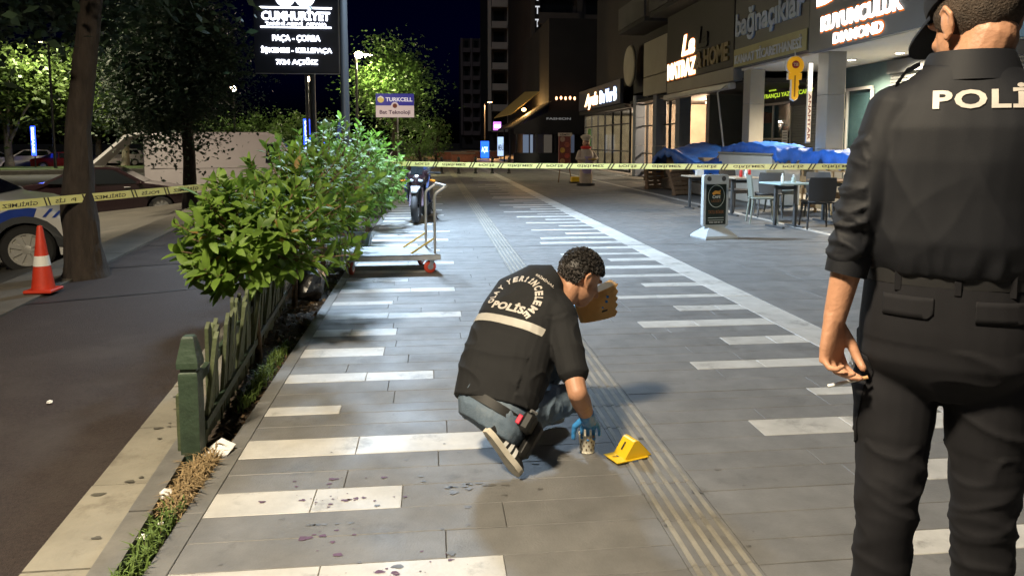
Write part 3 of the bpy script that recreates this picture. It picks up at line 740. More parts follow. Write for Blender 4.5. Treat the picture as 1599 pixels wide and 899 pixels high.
# ------------------------------------------------------------------ police tapes
M_tape = mat('yellow_tape', (.8, .78, .3), .35, var=.08, scale=5, bump=.15, bscale=9)
M_tink = mat('tape_ink', (.035, .03, .012), .5)
def tape(label, pts, wd, flipx, flipy, tw, phase=0.0):
    pts = [Vector(p) for p in pts]; dense = []
    for a, b in zip(pts, pts[1:]):
        n = max(2, int((b - a).length / .12))
        for k in range(n): dense.append(a.lerp(b, k / n))
    dense.append(pts[-1]); L = [0]
    for a, b in zip(dense, dense[1:]): L.append(L[-1] + (b - a).length)
    tot = L[-1]
    def at(s):
        s = min(max(s, 0), tot - 1e-4)
        for i in range(len(L) - 1):
            if L[i + 1] >= s:
                f = (s - L[i]) / (L[i + 1] - L[i]); p = dense[i].lerp(dense[i + 1], f); d = (dense[i + 1] - dense[i]).normalized(); break
        nrm = V(0, 0, 1).cross(d).normalized(); a = tw(s / tot); W = (V(0, 0, 1) * math.cos(a) + nrm * math.sin(a))
        return p, W, d.cross(W).normalized()
    t = thing('police_tape', label, 'police tape', (0, 0, 0))
    mb = MB(); n = int(tot / .1); rows = []
    for i in range(n + 1):
        p, W, N = at(tot * i / n); h = W * (wd / 2); rows.append([p - h, p + h, p + h + N * .0015, p - h + N * .0015])
    mb.loft(rows); mb.build('tape_band', M_tape, t, 60)
    s = .1 + phase; segs = ['POLİS', 'GİRİLMEZ']; k = 0
    while s < tot - .8:
        body = segs[k % 2]; w_ = .25 if k % 2 == 0 else .4; vs, fs = text_geo(body, .015)
        x0 = min(v.x for v in vs); x1 = max(v.x for v in vs); y0 = min(v.y for v in vs); y1 = max(v.y for v in vs); out = []
        for v in vs:
            a = (v.x - x0) / (x1 - x0) * w_; b = ((v.y - y0) / (y1 - y0) - .5) * wd * .56
            if flipx: a = w_ - a
            if flipy: b = -b
            p, W, N = at(s + a); out.append((p + W * b, N))
        LT = MB()
        for sg in (.0028, -.0012): LT.add([p + N * sg for p, N in out], fs)
        LT.build('printed_word', M_tink, t, fix=False)
        s += w_ + .07
        for q in (0, .045):
            mk = MB(); sh = .02; pp = [at(s + q - sh), at(s + q + .018 - sh), at(s + q + .018 + sh), at(s + q + sh)]; sg = (-1, -1, 1, 1)
            for off in (.0028, -.0012): mk.add([p + W * (wd * .49 * z) + N * off for (p, W, N), z in zip(pp, sg)], [(0, 1, 2, 3)])
            mk.build('slash_mark', M_tink, t, fix=False)
        s += .06 + .085; k += 1
    return t
tape('yellow police tape stretched across the promenade from the lamp post past the cafe tables', [(-1.31, 12.2, 1.07), (1.2, 10.95, 1.05), (4.0, 9.4, 1.075), (7.2, 7.7, 1.13)], .075, False, True, lambda u: .25 * math.sin(u * 3.1))
tape('yellow police tape running from the lamp post past the big tree trunk and police car', [(-1.45, 12.2, .93), (-2.4, 10.5, .86), (-3.1, 9.1, .83), (-3.68, 7.93, .82), (-4.0, 6.9, .82), (-4.8, 5.2, .86)], .085, False, False, lambda u: .95 * max(0, 1 - u * 2.3) + .12, .3)
sp_ = thing('barrier_post', 'slim black barrier post holding the end of the promenade tape', 'post', (7.2, 7.7, 0))
mb = MB(); mb.lathe([(.16, 0), (.16, .03), (.05, .05), (.022, .08), (.022, 1.2), (.03, 1.21), (.03, 1.24), (.005, 1.25)], n=18); mb.build('post_body', M_black, sp_, 40)
mb = MB(); mb.lathe([(.026, 1.08), (.026, 1.18)], n=18); mb.build('tape_wrap', M_tape, sp_, 40)

# ------------------------------------------------------------------ shop building on the right
M_soff = mat('pale_soffit', (.6, .57, .5), .6, var=.06, scale=2)
M_fasc = mat('grey_fascia', (.1, .105, .11), .5, var=.1, scale=1.5)
M_pill = mat('beige_pillar_cladding', (.33, .305, .255), .5, var=.08, scale=2)
M_bpill = mat('blue_grey_pillar', (.12, .14, .18), .5, var=.1, scale=2)
M_shut = mat('roller_shutter_slat', (.16, .17, .17), .45, .4)
M_frame = mat('black_window_frame', (.018, .018, .02), .5)
M_tealw = mat('teal_shop_wall', (.06, .1, .1), .6, var=.2, scale=2)
SB = thing('shop_building', 'long dark building with shops and lit signs along the promenade', 'building', (8.3, 18, 0))
SO = Vector((8.3, 18, 0))
def P(*a): return Vector(a) - SO
def sbox(name, x0, x1, y0, y1, z0, z1, m, parent=SB, ch=0):
    mb = MB(); c = P((x0 + x1) / 2, (y0 + y1) / 2, (z0 + z1) / 2); d = (x1 - x0, y1 - y0, z1 - z0)
    (mb.cbox(c, d, ch) if ch else mb.box(c, d)); return mb.build(name, m, parent)
for y, m in ((15.2, M_pill), (19.05, M_pill), (24.6, M_bpill), (27.2, M_bpill), (30.0, M_bpill)):
    for q, (z0, z1) in enumerate(((0, 1.25), (1.255, 2.4), (2.405, 3.3))):
        if q == 0: pl = sbox('pillar', 8.32, 8.72, y - .24, y + .2, z0, z1, m, ch=.008)
        else: sbox('cladding_panel', 8.322, 8.718, y - .238, y + .198, z0, z1, m, pl, ch=.008)
sbox('soffit', 8.28, 11.0, 4, 19.3, 3.3, 3.42, M_soff)
sbox('soffit', 8.4, 13.0, 19.32, 31, 3.0, 3.12, M_dark)
sbox('upper_wall', 8.55, 20, 4, 31, 3.43, 24, M_dark)
for k in range(5):
    for j in range(6):
        y0 = 5.5 + j * 4.2; z0 = 6.4 + 3.1 * k
        wd = sbox('window', 8.5, 8.545, y0, y0 + 1.7, z0, z0 + 1.5, M_frame)
        sbox('pane', 8.49, 8.499, y0 + .06, y0 + 1.64, z0 + .06, z0 + 1.44, M_glass, wd)
        bl = sbox('balcony', 7.5, 8.54, y0 - .6, y0 + 3.0, z0 - .75, z0 - .6, M_dark)
        sbox('parapet', 7.48, 7.56, y0 - .6, y0 + 3.0, z0 - .59, z0 + .25, mat('balcony_front', (.05, .048, .046), .7, var=.2, scale=1), bl)
sbox('shop_floor_step', 8.75, 13, 4, 31, .0, .06, M_edge)
# back walls of the bays
sbox('back_wall', 10.6, 11.0, 4, 24, 0, 3.29, M_tealw)
sbox('side_wall', 9.3, 13, 24.2, 24.5, .06, 2.99, M_dgrey)
sbox('back_wall', 12.8, 13, 24.5, 31, .06, 2.99, mat('warm_shop_wall', (.42, .33, .24), .7, var=.25, scale=1.3))
sbox('side_wall', 8.7, 12.8, 30.7, 31, .06, 2.99, mat('shop_end_wall', (.35, .28, .22), .7, var=.2, scale=1.5))
def glazing(y0, y1, x, z0, z1, n, rails=(1.1,), parent=SB, depth=.06, m=M_frame):
    g = sbox('window_frame', x, x + depth, y0, y1, z1 - .07, z1, m, parent)
    sbox('bottom_rail', x, x + depth, y0, y1, z0, z0 + .1, m, g)
    for k in range(n + 1):
        yy = y0 + (y1 - y0) * k / n; sbox('mullion', x + .001, x + depth - .001, yy - .03, yy + .03, z0 + .1, z1 - .07, m, g)
    for r_ in rails: sbox('transom', x + .003, x + depth - .003, y0 + .03, y1 - .03, r_ - .025, r_ + .025, m, g)
    for k in range(n):
        a = y0 + (y1 - y0) * k / n; b = y0 + (y1 - y0) * (k + 1) / n
        sbox('pane', x + .025, x + .033, a + .03, b - .03, z0 + .1, z1 - .07, M_glass, g)
    return g
M_green = emat('lit_yellow_green', (.55, .75, .05), .35)
# bay of the trading house: glass, roller shutter, printed header
glazing(20.9, 23.2, 10.5, .08, 2.6, 2, (1.5,), m=M_alu)
glazing(16.9, 19.0, 10.5, .08, 2.75, 2, (), m=M_alu)
def shutter(y0, y1, z0, z1, x):
    s_ = sbox('shutter', x + .03, x + .06, y0, y1, z0, z1, M_black)
    z = z0
    mb = MB(); mb.cbox((0, 0, 0), (.03, y1 - y0 - .04, .066), .01); me = mb.mesh('slat'); me.materials.append(M_shut)
    while z < z1 - .05: inst('slat', me, s_, Matrix.Translation(P(x + .015, (y0 + y1) / 2, z + .036))); z += .074
    sbox('shutter_box', x - .08, x + .03, y0, y1, z1, z1 + .3, M_dgrey, s_)
shutter(19.35, 20.8, .08, 2.45, 10.5)
shutter(11.5, 16.2, .08, 2.95, 10.5)
hb = sbox('header_board', 10.44, 10.49, 19.3, 23.3, 2.62, 3.2, M_frame)
text('SATRANÇLI YAZI', M_green, hb, P(10.435, 22.9, 2.72), (0, -1, 0), (0, 0, 1), w=2.1, h=.16, ext=.004)
text('Emek', M_green, hb, P(10.435, 22.2, 2.95), (0, -1, 0), (0, 0, 1), w=.5, h=.16, ext=.004)
text('TİCARET', M_green, hb, P(10.435, 20.6, 2.75), (0, -1, 0), (0, 0, 1), w=1.1, h=.17, ext=.004)
nt_ = sbox('paper_notice', 10.46, 10.465, 20.95, 21.3, 1.35, 1.75, M_wpaint)
mb = MB()
for k in range(4): mb.box(P(10.457, 21.12, 1.68 - .08 * k), (.002, .26, .018))
mb.build('notice_lines', M_ink, nt_)
# goods behind the glass
gr = random.Random(21)
for k in range(14):
    y = gr.uniform(17, 23); z = gr.choice((.5, 1.0, 1.5, 2.0)); c = gr.choice(((.25, .08, .05), (.08, .15, .22), (.3, .26, .18), (.05, .12, .09)))
    sbox('shelf_goods', 10.535, 10.598, y, y + gr.uniform(.2, .45), z, z + gr.uniform(.2, .4), mat('goods_%d' % (int(c[0] * 100)), c, .5, var=.4, scale=6))
# bay with beds: dark door, pale poster
sbox('door', 10.5, 10.59, 21.0 + 2.3, 24.1, .08, 2.3, M_black)
# lit glass shops further on
glazing(24.9, 30.6, 8.6, .1, 2.95, 4, (.95, 2.05), depth=.09)
for k in range(5): 
    y = 25.2 + k * 1.15; sh = sbox('shelf', 12.2, 12.75, y, y + .8, .5, 2.3, mat('shop_shelf', (.3, .2, .12), .6, var=.3, scale=4))
    for q in range(3): sbox('shelf_board', 12.15, 12.2, y, y + .8, .7 + q * .5, .74 + q * .5, M_frame, sh)
cl = thing('ceiling_lamp', 'warm ceiling lamp inside the glazed shop between the blue-grey pillars', 'lamp', (10.8, 27.6, 2.95))
mb = MB(); mb.lathe([(.3, 0), (.34, -.03), (.34, -.07), (.3, -.09)], n=24); mb.build('diffuser', emat('lamp_diffuser', (1, .72, .45), 3), cl)
point('lamp_light', cl, (0, 0, -.25), 650, (1, .68, .42), .25)
# lower glazed shop with the two-colour sign
GB = thing('glass_shop', 'single storey glazed shop with thin black mullions under the two-colour sign', 'building', (8.3, 36, 0))
SO_old = SO; SO = Vector((8.3, 36, 0))
glazing(31.2, 40.5, 8.45, .08, 2.85, 6, (1.0, 2.2), GB, .09)
sbox('roof', 8.2, 14, 31.05, 40.8, 2.87, 3.05, M_dark, GB)
sbox('back_wall', 12.6, 12.8, 31.05, 40.8, 0, 2.86, mat('olive_shop_wall', (.3, .27, .2), .7, var=.3, scale=1.2), GB)
sbox('end_wall', 8.5, 12.6, 40.6, 40.8, 0, 2.86, mat('olive_shop_wall', (.3, .27, .2)), GB)
sbox('end_wall', 8.6, 12.6, 31.05, 31.2, 0, 2.86, MATS['olive_shop_wall'], GB)
sbox('upper_storey', 9.2, 16, 31.05, 41, 3.06, 13, M_dark, GB)
sbox('green_door', 8.44, 8.449, 38.9, 39.6, .2, 2.1, mat('green_panel', (.12, .3, .08), .5), GB)
cl = thing('ceiling_lamp', 'ceiling lamp inside the low glazed shop beyond the pillars', 'lamp', (10.6, 35.5, 2.84))
mb = MB(); mb.lathe([(.3, 0), (.34, -.03), (.34, -.07), (.3, -.09)], n=24); mb.build('diffuser', MATS['lamp_diffuser'], cl)
point('lamp_light', cl, (0, 0, -.3), 420, (1, .76, .52), .25)
SO = SO_old
# downlights in the soffit
def downlight(x, y, e, label):
    t = thing('downlight', label, 'light', (x, y, 3.3), 0, 'downlights in the shop soffit')
    mb = MB(); mb.lathe([(.11, 0), (.12, -.012), (.1, -.016), (.085, -.008)], n=20); mb.build('trim_ring', M_wpaint, t, 40)
    mb = MB(); mb.lathe([(.084, -.002), (.084, -.01), (.05, -.014)], n=20); mb.build('lens', emat('downlight_lens', (1, .88, .66), 22), t, 40)
    spot('lamp_light', t, (0, 0, -.05), (0, 0, -3), e, (1, .84, .6), 150, .8, .07)
downlight(9.71, 16.46, 620, 'bright round downlight in the soffit just beyond the beige pillar')
downlight(10.0, 15.1, 620, 'bright round downlight under the jeweller sign beside the officer')
downlight(9.9, 11.0, 620, 'round downlight in the soffit hidden behind the officer')
for (x, y) in ((9.44, 19.0), (10.5, 17.7)):
    t = thing('unlit_downlight', 'unlit round downlight in the soffit near the %s' % ('second beige pillar' if y > 18 else 'glass front'), 'light', (x, y, 3.3))
    mb = MB(); mb.lathe([(.1, 0), (.1, -.012), (.07, -.014)], n=20); mb.build('trim_ring', M_wpaint, t, 40)
# ---- signs
def signboard(label, x, y0, y1, z0, z1, m, name='shop_sign', rim=True):
    t = thing(name, label, 'sign', (x, (y0 + y1) / 2, z0))
    mb = MB(); mb.cbox((.08, 0, (z1 - z0) / 2), (.16, y1 - y0, z1 - z0), .01); mb.build('sign_board', m, t)
    return t, (lambda y, z: V(-.004, y - (y0 + y1) / 2, z - z0))
def wtext(t, q, s_, m, y0, y1, z0, z1, halo=None, ext=.02, name='lettering', off=.03, shear=0, space=1.0):
    o = text(s_, m, t, q(y0, z0), (0, -1, 0), (0, 0, 1), w=y0 - y1, h=z1 - z0, ext=ext, offset=off, name=name, shear=shear, space=space)
    if halo:
        h_ = text(s_, halo, o, q(y0 + .04, z0 - .035) + V(.002, 0, 0), (0, -1, 0), (0, 0, 1), w=y0 - y1 + .08, h=z1 - z0 + .07, ext=.001, offset=off + .045, name='halo', shear=shear, space=space)
    return o
t, q = signboard('grey jeweller signboard with glowing white capitals above the soffit', 8.1, 5.0, 15.42, 3.3, 6.2, M_fasc)
wtext(t, q, 'DUYGU', M_wlit, 15.1, 11.2, 4.22, 4.75, M_halo); wtext(t, q, 'KUYUMCULUK', M_wlit, 14.9, 12.2, 3.68, 3.98, M_halo, off=.035); wtext(t, q, 'DIAMOND', M_wlit, 14.4, 12.75, 3.37, 3.58, M_halo, off=.03)
t, q = signboard('dark signboard with pale lowercase letters over a lower strip coloured for olive light', 8.12, 15.46, 19.42, 3.36, 6.0, mat('charcoal_board', (.045, .046, .05), .45))
M_pale = mat('pale_blue_letter', (.42, .5, .6), .5)
wtext(t, q, 'bağnaçıklar', M_pale, 19.3, 15.65, 4.0, 4.82, ext=.04, off=.03)
mb = MB(); mb.box(q(17.45, 3.6) + V(-.012, 0, .02), (.02, 3.9, .46)); st = mb.build('lower_strip', mat('olive_lit_strip', (.3, .27, .1), .5, var=.2, scale=1), t)  # olive light on the lower half of the board, put into the strip's colour
wtext(t, lambda y, z: q(y, z) + V(-.022, 0, 0), 'KANAAT TİCARETHANESİ', mat('grey_letter', (.55, .57, .58), .5), 19.3, 15.7, 3.46, 3.76, ext=.02, off=.02)
mb = MB(); mb.lathe([(.09, 0), (.09, .02)], q(19.0, 5.25) + V(.0, 0, 0), (-1, 0, 0), 16); mb.build('red_dot', emat('red_glow', (1, .1, .04), 2), t)
t, q = signboard('dark mattress shop sign with half its gold capitals lit', 8.12, 19.5, 25.2, 3.44, 6.0, mat('brown_black_board', (.03, .027, .025), .6))
wtext(t, q, 'La', emat('lit_warm_white', (1, .75, .42), 1.6), 23.65, 22.45, 4.15, 4.8, M_halo, shear=.25); wtext(t, q, 'MATRAZ', MATS['lit_warm_white'], 25.05, 22.35, 3.5, 4.04, M_halo, off=.04)
M_gold = mat('dull_gold_letter', (.2, .14, .05), .5)
wtext(t, q, '& HOME', M_gold, 22.2, 19.75, 3.62, 4.14, ext=.05, off=.04); wtext(t, q, 'La', mat('black_letter', (.012, .011, .01), .5), 22.2, 21.3, 4.2, 4.85, ext=.05, shear=.25, off=.04, name='unlit_lettering')
sbox('fascia_strip', 8.14, 8.5, 19.5, 25.2, 3.06, 3.43, M_beige)
aw = thing('awning_box', 'long folded awning cassette with bent bracket under the mattress sign', 'awning', (8.1, 22.3, 2.84))
mb = MB(); mb.cbox((0, 0, .08), (.22, 5.7, .17), .03); mb.build('cassette', M_alu, aw)
mb = MB(); mb.tube([(-.1, -2.7, .1), (-.35, -2.7, -.1), (-.1, -2.75, -2.0), (-.05, -2.75, -2.84)], .025, 8); mb.build('arm', M_alu, aw)
for (z0, z1, y0, y1) in ((3.86, 5.15, 25.3, 28.1), (3.15, 3.83, 25.3, 28.1)):
    t, q = signboard('blank beige facade panel, %s of the two beside the mattress sign' % ('upper' if z0 > 3.5 else 'lower'), 8.14, y0, y1, z0, z1, M_beige, 'facade_panel')
rs_ = thing('round_sign', 'pale round sign disc on the dark facade', 'sign', (8.15, 30.0, 4.5)); mb = MB(); mb.lathe([(.8, 0), (.82, -.06), (.78, -.1), (.2, -.11)], ax=(1, 0, 0), n=36); mb.build('disc', M_beige, rs_, 40)
mb = MB(); mb.lathe([(.84, .0), (.84, -.03)], ax=(1, 0, 0), n=36); mb.build('rim', M_dgrey, rs_)
t, q = signboard('dark fascia with orange script and white lit letters over the glazed shop', 8.05, 31.3, 40.2, 3.06, 4.1, mat('night_blue_board', (.03, .035, .05), .5))
wtext(t, q, 'Ayda', MATS['lit_warm_white'], 38.6, 35.5, 3.05, 3.85, M_halo, shear=.3, off=.05)
wtext(t, q, 'De Ver B', emat('lit_blue_white', (.7, .85, 1), 1.6), 35.1, 31.9, 3.22, 3.82, emat('blue_halo', (.05, .2, 1), .25), off=.05)
# teal cafe sign at the right edge
t, q = signboard('teal cafe sign with pale script at the right edge behind the officer', 7.6, 6.3, 9.3, 2.75, 3.26, mat('teal_board', (.03, .1, .13), .4))
wtext(t, q, 'Pilavcı Usta', mat('script_letter', (.45, .6, .65), .5), 9.2, 6.6, 2.86, 3.14, shear=.3, ext=.01)
t, q = signboard('blown-out white lit signboard above the teal cafe sign', 7.62, 5.6, 9.35, 3.4, 4.3, M_fasc)
wtext(t, q, 'USTA', M_wlitc, 9.2, 6.2, 3.5, 4.1)
# key sign
ks = thing('key_sign', 'yellow lit key-shaped locksmith sign hanging beside the beige pillar', 'sign', (8.1, 16.0, 2.33))
key = [(.0, 0), (.07, .05), (.09, .12), (.075, .18), (.1, .24), (.075, .3), (.1, .36), (.085, .46), (.15, .46), (.15, .6), (.09, .6)]
for k in range(13): a = R(-50 + 280 * k / 12); key.append((.2 * math.cos(a), .77 + .2 * math.sin(a)))
key += [(-.09, .6), (-.15, .6), (-.15, .46), (-.07, .46), (-.07, .05)]
M_key = mat('yellow_lightbox', (.75, .45, .02), .4, emit=(1, .42, .01), es=.12)
mb = MB(); mb.prism(key, (0, -.04, 0), (1, 0, 0), (0, 0, 1), (0, .1, 0)); mb.build('key_body', M_key, ks)
mb = MB(); mb.prism([(x * 1.08, (z - .48) * 1.04 + .48) for x, z in key], (0, -.025, 0), (1, 0, 0), (0, 0, 1), (0, .07, 0)); mb.build('white_rim', M_wpaint, ks)
mb = MB(); mb.lathe([(.085, 0), (.085, -.012)], (0, -.041, .79), (0, 1, 0), 20); e_ = mb.build('red_emblem', mat('red_print', (.4, .03, .03), .5), ks)
text('TSE', mat('emblem_letter', (.7, .6, .4), .5), e_, (-.06, -.054, .755), (1, 0, 0), (0, 0, 1), w=.12, h=.07, ext=.002, name='emblem_text')
mb = MB(); mb.prism([(-.02, .08), (.015, .08), (.015, .55), (-.02, .55)], (0, -.042, 0), (1, 0, 0), (0, 0, 1), (0, .003, 0)); mb.build('groove', mat('ochre_groove', (.35, .16, .01), .5), ks)
mb = MB(); mb.tube([(.0, 0, .95), (0, 0, 1.1)], .012, 8); mb.tube([(0, 0, 1.08), (.25, 0, 1.08)], .012, 8); mb.build('bracket', M_steel, ks)
vl = thing('vertical_light_box', 'narrow vertical light box glowing at the side of the beige pillar', 'sign', (8.2, 15.5, 1.35))
mb = MB(); mb.cbox((0, 0, .9), (.1, .06, 1.75), .008); mb.build('case', M_alu, vl)
mb = MB(); mb.box((0, -.033, 1.45), (.085, .008, .6)); mb.build('lit_face', emat('lit_pale', (1, .9, .75), 1.2), vl)
mb = MB(); mb.box((0, -.033, .6), (.085, .008, 1.08)); mb.build('printed_face', mat('cream_face', (.7, .6, .45), .5, emit=(1, .75, .5), es=.3), vl)
text('ANAHTAR', mat('red_letter', (.4, .05, .02), .5), vl, (-.03, -.039, 1.1), (0, 0, -1), (1, 0, 0), w=1.0, h=.06, ext=.002)
# ---- tarpaulins and furniture under them
M_tarp = mat('blue_tarpaulin', (.02, .13, .55), .6, var=.3, scale=3, bump=.5, bscale=7)
def tarp(label, loc, sx, sy, hf, seed):
    nx, ny = 26, 40; vs = []; fs = []
    for i in range(ny + 1):
        for j in range(nx + 1):
            u, v = j / nx * 2 - 1, i / ny * 2 - 1; h = hf(u, v); e = max(abs(u), abs(v))
            fold = .05 * noise.noise(V(u * 3 + seed, v * 5, 0)) + .035 * abs(noise.noise(V(u * 7, v * 9 + seed, 2)))
            if e > .86: h -= (e - .86) / .14 * (.28 + .2 * noise.noise(V(u * 4, v * 4, seed)))
            k = 1 - .08 * max(0, e - .86) / .14
            vs.append((u * sx * k, v * sy * k, h + fold))
    for i in range(ny):
        for j in range(nx): a = i * (nx + 1) + j; fs.append((a, a + 1, a + nx + 2, a + nx + 1))
    me = bpy.data.meshes.new('tarpaulin'); me.from_pydata(vs, [], fs); me.materials.append(M_tarp); o = put('tarpaulin', me, None, 180); o.location = loc
    sm = o.modifiers.new('thickness', 'SOLIDIFY'); sm.thickness = .006
    return tag(o, label, 'tarpaulin')
tarp('crumpled blue tarpaulin heaped over furniture before the mattress shop', (7.35, 20.0, 0), .75, 2.4, lambda u, v: 1.12 + .18 * math.sin(v * 2.2 + .6) + .1 * math.sin(u * 3) - .5 * max(0, v - .35), 1.0)
tarp('light blue tarpaulin spread over the white chest by the beige pillars', (7.75, 16.7, 0), .5, 1.75, lambda u, v: 1.3 + .08 * math.cos(v * 2.5), 5.0)
tarp('blue tarpaulin over wooden crates behind the near beige pillar', (8.0, 13.6, 0), .5, 1.1, lambda u, v: 1.18 + .05 * math.cos(v * 2.5), 9.0)
ch_ = thing('white_chest', 'white boxy chest standing under the light blue tarpaulin', 'chest', (7.6, 16.7, 0))
mb = MB(); mb.cbox((0, 0, .56), (.7, 2.9, 1.1), .03); mb.build('body', mat('off_white_laminate', (.6, .58, .52), .5, var=.06, scale=2), ch_)
mb = MB(); mb.cbox((0, 0, 1.135), (.74, 2.96, .05), .01); mb.build('lid', M_beige, ch_)
mb = MB(); mb.cbox((-.355, 1.1, .85), (.02, .16, .03), .004); mb.build('handle', M_steel, ch_)
cb = thing('bed_base', 'stack of upholstered bed bases under the crumpled blue tarpaulin', 'furniture', (7.4, 20.0, 0))
for k in range(3): mb = MB(); mb.cbox((.03 * k, 0, .18 + k * .33), (1.0, 3.6 - .3 * k, .31), .04); mb.build('base_block', mat('brown_fabric_block', (.2, .16, .12), .9, var=.2, scale=5), cb)
tb = thing('tan_panel', 'tan oval board leaning against the second beige pillar', 'board', (7.55, 18.2, 0)); tb.rotation_euler = (0, R(-12), 0)
mb = MB(); mb.lathe([(.55, 0), (.57, .02), (.57, .05), (.55, .07)], (0, 0, .57), (1, 0, 0), 32); mb.build('board', mat('tan_board', (.42, .32, .22), .6, var=.15, scale=4), tb)
def pallet(label, loc, rz, tilt):
    t = thing('wooden_pallet', label, 'pallet', loc, rz, 'wooden pallets by the tarpaulin'); t.rotation_euler = (R(tilt), 0, rz)
    mb = MB(); mb.cbox((0, 0, 0), (1.0, .022, .1), .003); me = mb.mesh('plank'); me.materials.append(M_wood)
    for k in range(6): inst('plank', me, t, Matrix.Translation((0, 0, .06 + k * .125)))
    for x in (-.45, 0, .45): mb = MB(); mb.cbox((x, .06, .37), (.08, .09, .74), .004); mb.build('bearer', M_wood, t)
    for k in (0, 2, 5): inst('back_plank', me, t, Matrix.Translation((0, .12, .06 + k * .125)))
pallet('brown wooden pallet tipped on its side, nearer of the two', (6.8, 19.0, .02), R(28), -22)
pallet('brown wooden pallet standing behind the tipped one', (6.75, 21.6, .02), R(40), -8)
wc = thing('wooden_crate', 'slatted wooden crate beneath blue tarpaulin behind the near pillar', 'crate', (8.0, 13.7, 0))
for z in (.15, .4, .65, .9):
    mb = MB(); mb.cbox((-.4, 0, z), (.02, 1.8, .12), .003); mb.build('slat', mat('new_wood', (.42, .26, .12), .7, var=.25, scale=8), wc)
for y in (-.85, -.3, .3, .85): mb = MB(); mb.cbox((-.375, y, .53), (.03, .06, 1.05), .003); mb.build('upright', MATS['new_wood'], wc)
# ---- cafe chairs and tables
def make_chair(label, loc, rz, m):
    t = thing('cafe_chair', label, 'chair', loc, rz, 'cafe chairs beyond the tape')
    mb = MB(); mb.cbox((0, 0, .44), (.44, .43, .035), .015); mb.build('seat', m, t, 40)
    rows = []
    for z, yb, w_ in ((.46, .2, .2), (.6, .215, .215), (.78, .24, .215), (.84, .25, .2)):
        rows.append([V(-w_, yb - .03, z), V(0, yb + .012, z), V(w_, yb - .03, z), V(w_, yb - .005, z), V(0, yb + .034, z), V(-w_, yb - .005, z)])
    mb = MB(); mb.loft(rows); mb.build('backrest', m, t, 50)
    for sx in (-1, 1):
        for sy in (-1, 1):
            mb = MB(); a = V(sx * .19, sy * .18, .43); b = V(sx * .22, sy * .23, 0); mb.tube([a, b], [.022, .014], 8); mb.build('leg', m, t, 50)
    mb = MB(); mb.cbox((0, -.2, .4), (.38, .02, .05), .006); mb.build('apron', m, t)
    return t
M_cg = mat('grey_rattan', (.11, .11, .11), .6, bump=.3, bscale=90); M_cb = mat('black_rattan', (.03, .03, .032), .6, bump=.3, bscale=90); M_cl = mat('pale_green_rattan', (.24, .26, .22), .6, bump=.3, bscale=90)
make_chair('grey chair seen from behind next to the table with red sauce bottles', (6.3, 13.3, 0), R(165), M_cg)
make_chair('black chair seen from behind, nearest to the officer', (6.25, 11.4, 0), R(168), M_cb)
make_chair('pale grey-green chair turned sideways at the cyan-topped table', (5.72, 12.3, 0), R(75), M_cl)
make_chair('black chair behind the red sauce bottles, partly hidden by the table', (6.1, 14.4, 0), R(20), M_cb)
make_chair('grey chair in the back row below the tape near the pillar', (7.1, 12.9, 0), R(-20), M_cg)
make_chair('pale chair in the back row beside the white chest', (6.9, 14.0, 0), R(10), M_cl)
make_chair('brown-black chair at the rear table beside the crate', (7.3, 11.9, 0), R(-60), M_cb)
def make_table(label, loc, rz, top, h=.74, sx=.62, sy=.62):
    t = thing('cafe_table', label, 'table', loc, rz, 'cafe tables beyond the tape')
    mb = MB(); mb.cbox((0, 0, h - .015), (sx, sy, .03), .008); mb.build('tabletop', top, t)
    for s_ in (-1, 1):
        mb = MB(); mb.cbox((s_ * sx * .3, 0, (h - .03) / 2 + .015), (.05, .05, h - .06), .006); mb.build('leg', M_dgrey, t)
        mb = MB(); mb.cbox((s_ * sx * .3, 0, .015), (.05, sy * .8, .03), .006); mb.build('foot', M_dgrey, t)
    mb = MB(); mb.cbox((0, 0, h - .09), (sx * .6, .03, .06), .004); mb.build('crossbar', M_dgrey, t)
M_tc = mat('cyan_tabletop', (.45, .6, .62), .35); M_tw = mat('cream_tabletop', (.6, .52, .4), .4)
make_table('cafe table with pale cyan top beside the black chair', (5.82, 11.65, 0), R(8), M_tc)
make_table('cafe table with cream top carrying red sauce bottles', (5.92, 13.65, 0), R(5), M_tw)
make_table('small cream cafe table behind the pavement sign', (5.6, 15.2, 0), R(5), M_tw, .7, .5, .5)
make_table('brown cafe table at the rear by the crate', (7.1, 12.4, 0), R(5), M_wood, .74, .7, .7)
def bottle(label, loc, m, h=.18, r=.03, name='sauce_bottle'):
    t = thing(name, label, 'bottle', loc, 0, 'bottles on the cafe tables')
    mb = MB(); mb.lathe([(r, 0), (r * 1.05, .01), (r, h * .65), (r * .5, h * .78), (r * .45, h * .85)], n=14); mb.build('bottle_body', m, t, 40)
    mb = MB(); mb.lathe([(r * .55, h * .85), (r * .5, h * .97), (r * .15, h)], n=14); mb.build('cap', M_wpaint, t, 40)
M_ket = mat('red_plastic', (.6, .03, .02), .35)
bottle('red ketchup bottle at the left on the cream cafe table', (5.84, 13.5, .74), M_ket); bottle('red ketchup bottle at the right on the cream cafe table', (6.02, 13.55, .74), M_ket, .2, .035)
bottle('white sauce bottle between the two red ones', (5.92, 13.45, .74), M_wpaint, .17)
bottle('pale jar on the cyan-topped table', (5.9, 11.55, .74), mat('pale_jar', (.5, .55, .5), .3), .13, .035, 'jar')
bottle('small white shaker on the cyan-topped table', (5.78, 11.7, .74), M_wpaint, .15, .025, 'shaker')
nb_ = thing('napkin_box', 'white napkin box on the small cream table', 'box', (5.62, 15.1, .7)); mb = MB(); mb.cbox((0, 0, .06), (.16, .1, .12), .006); mb.build('case', M_wpaint, nb_); mb = MB(); mb.cbox((0, 0, .125), (.1, .03, .03), .006); mb.build('napkins', M_paper, nb_)
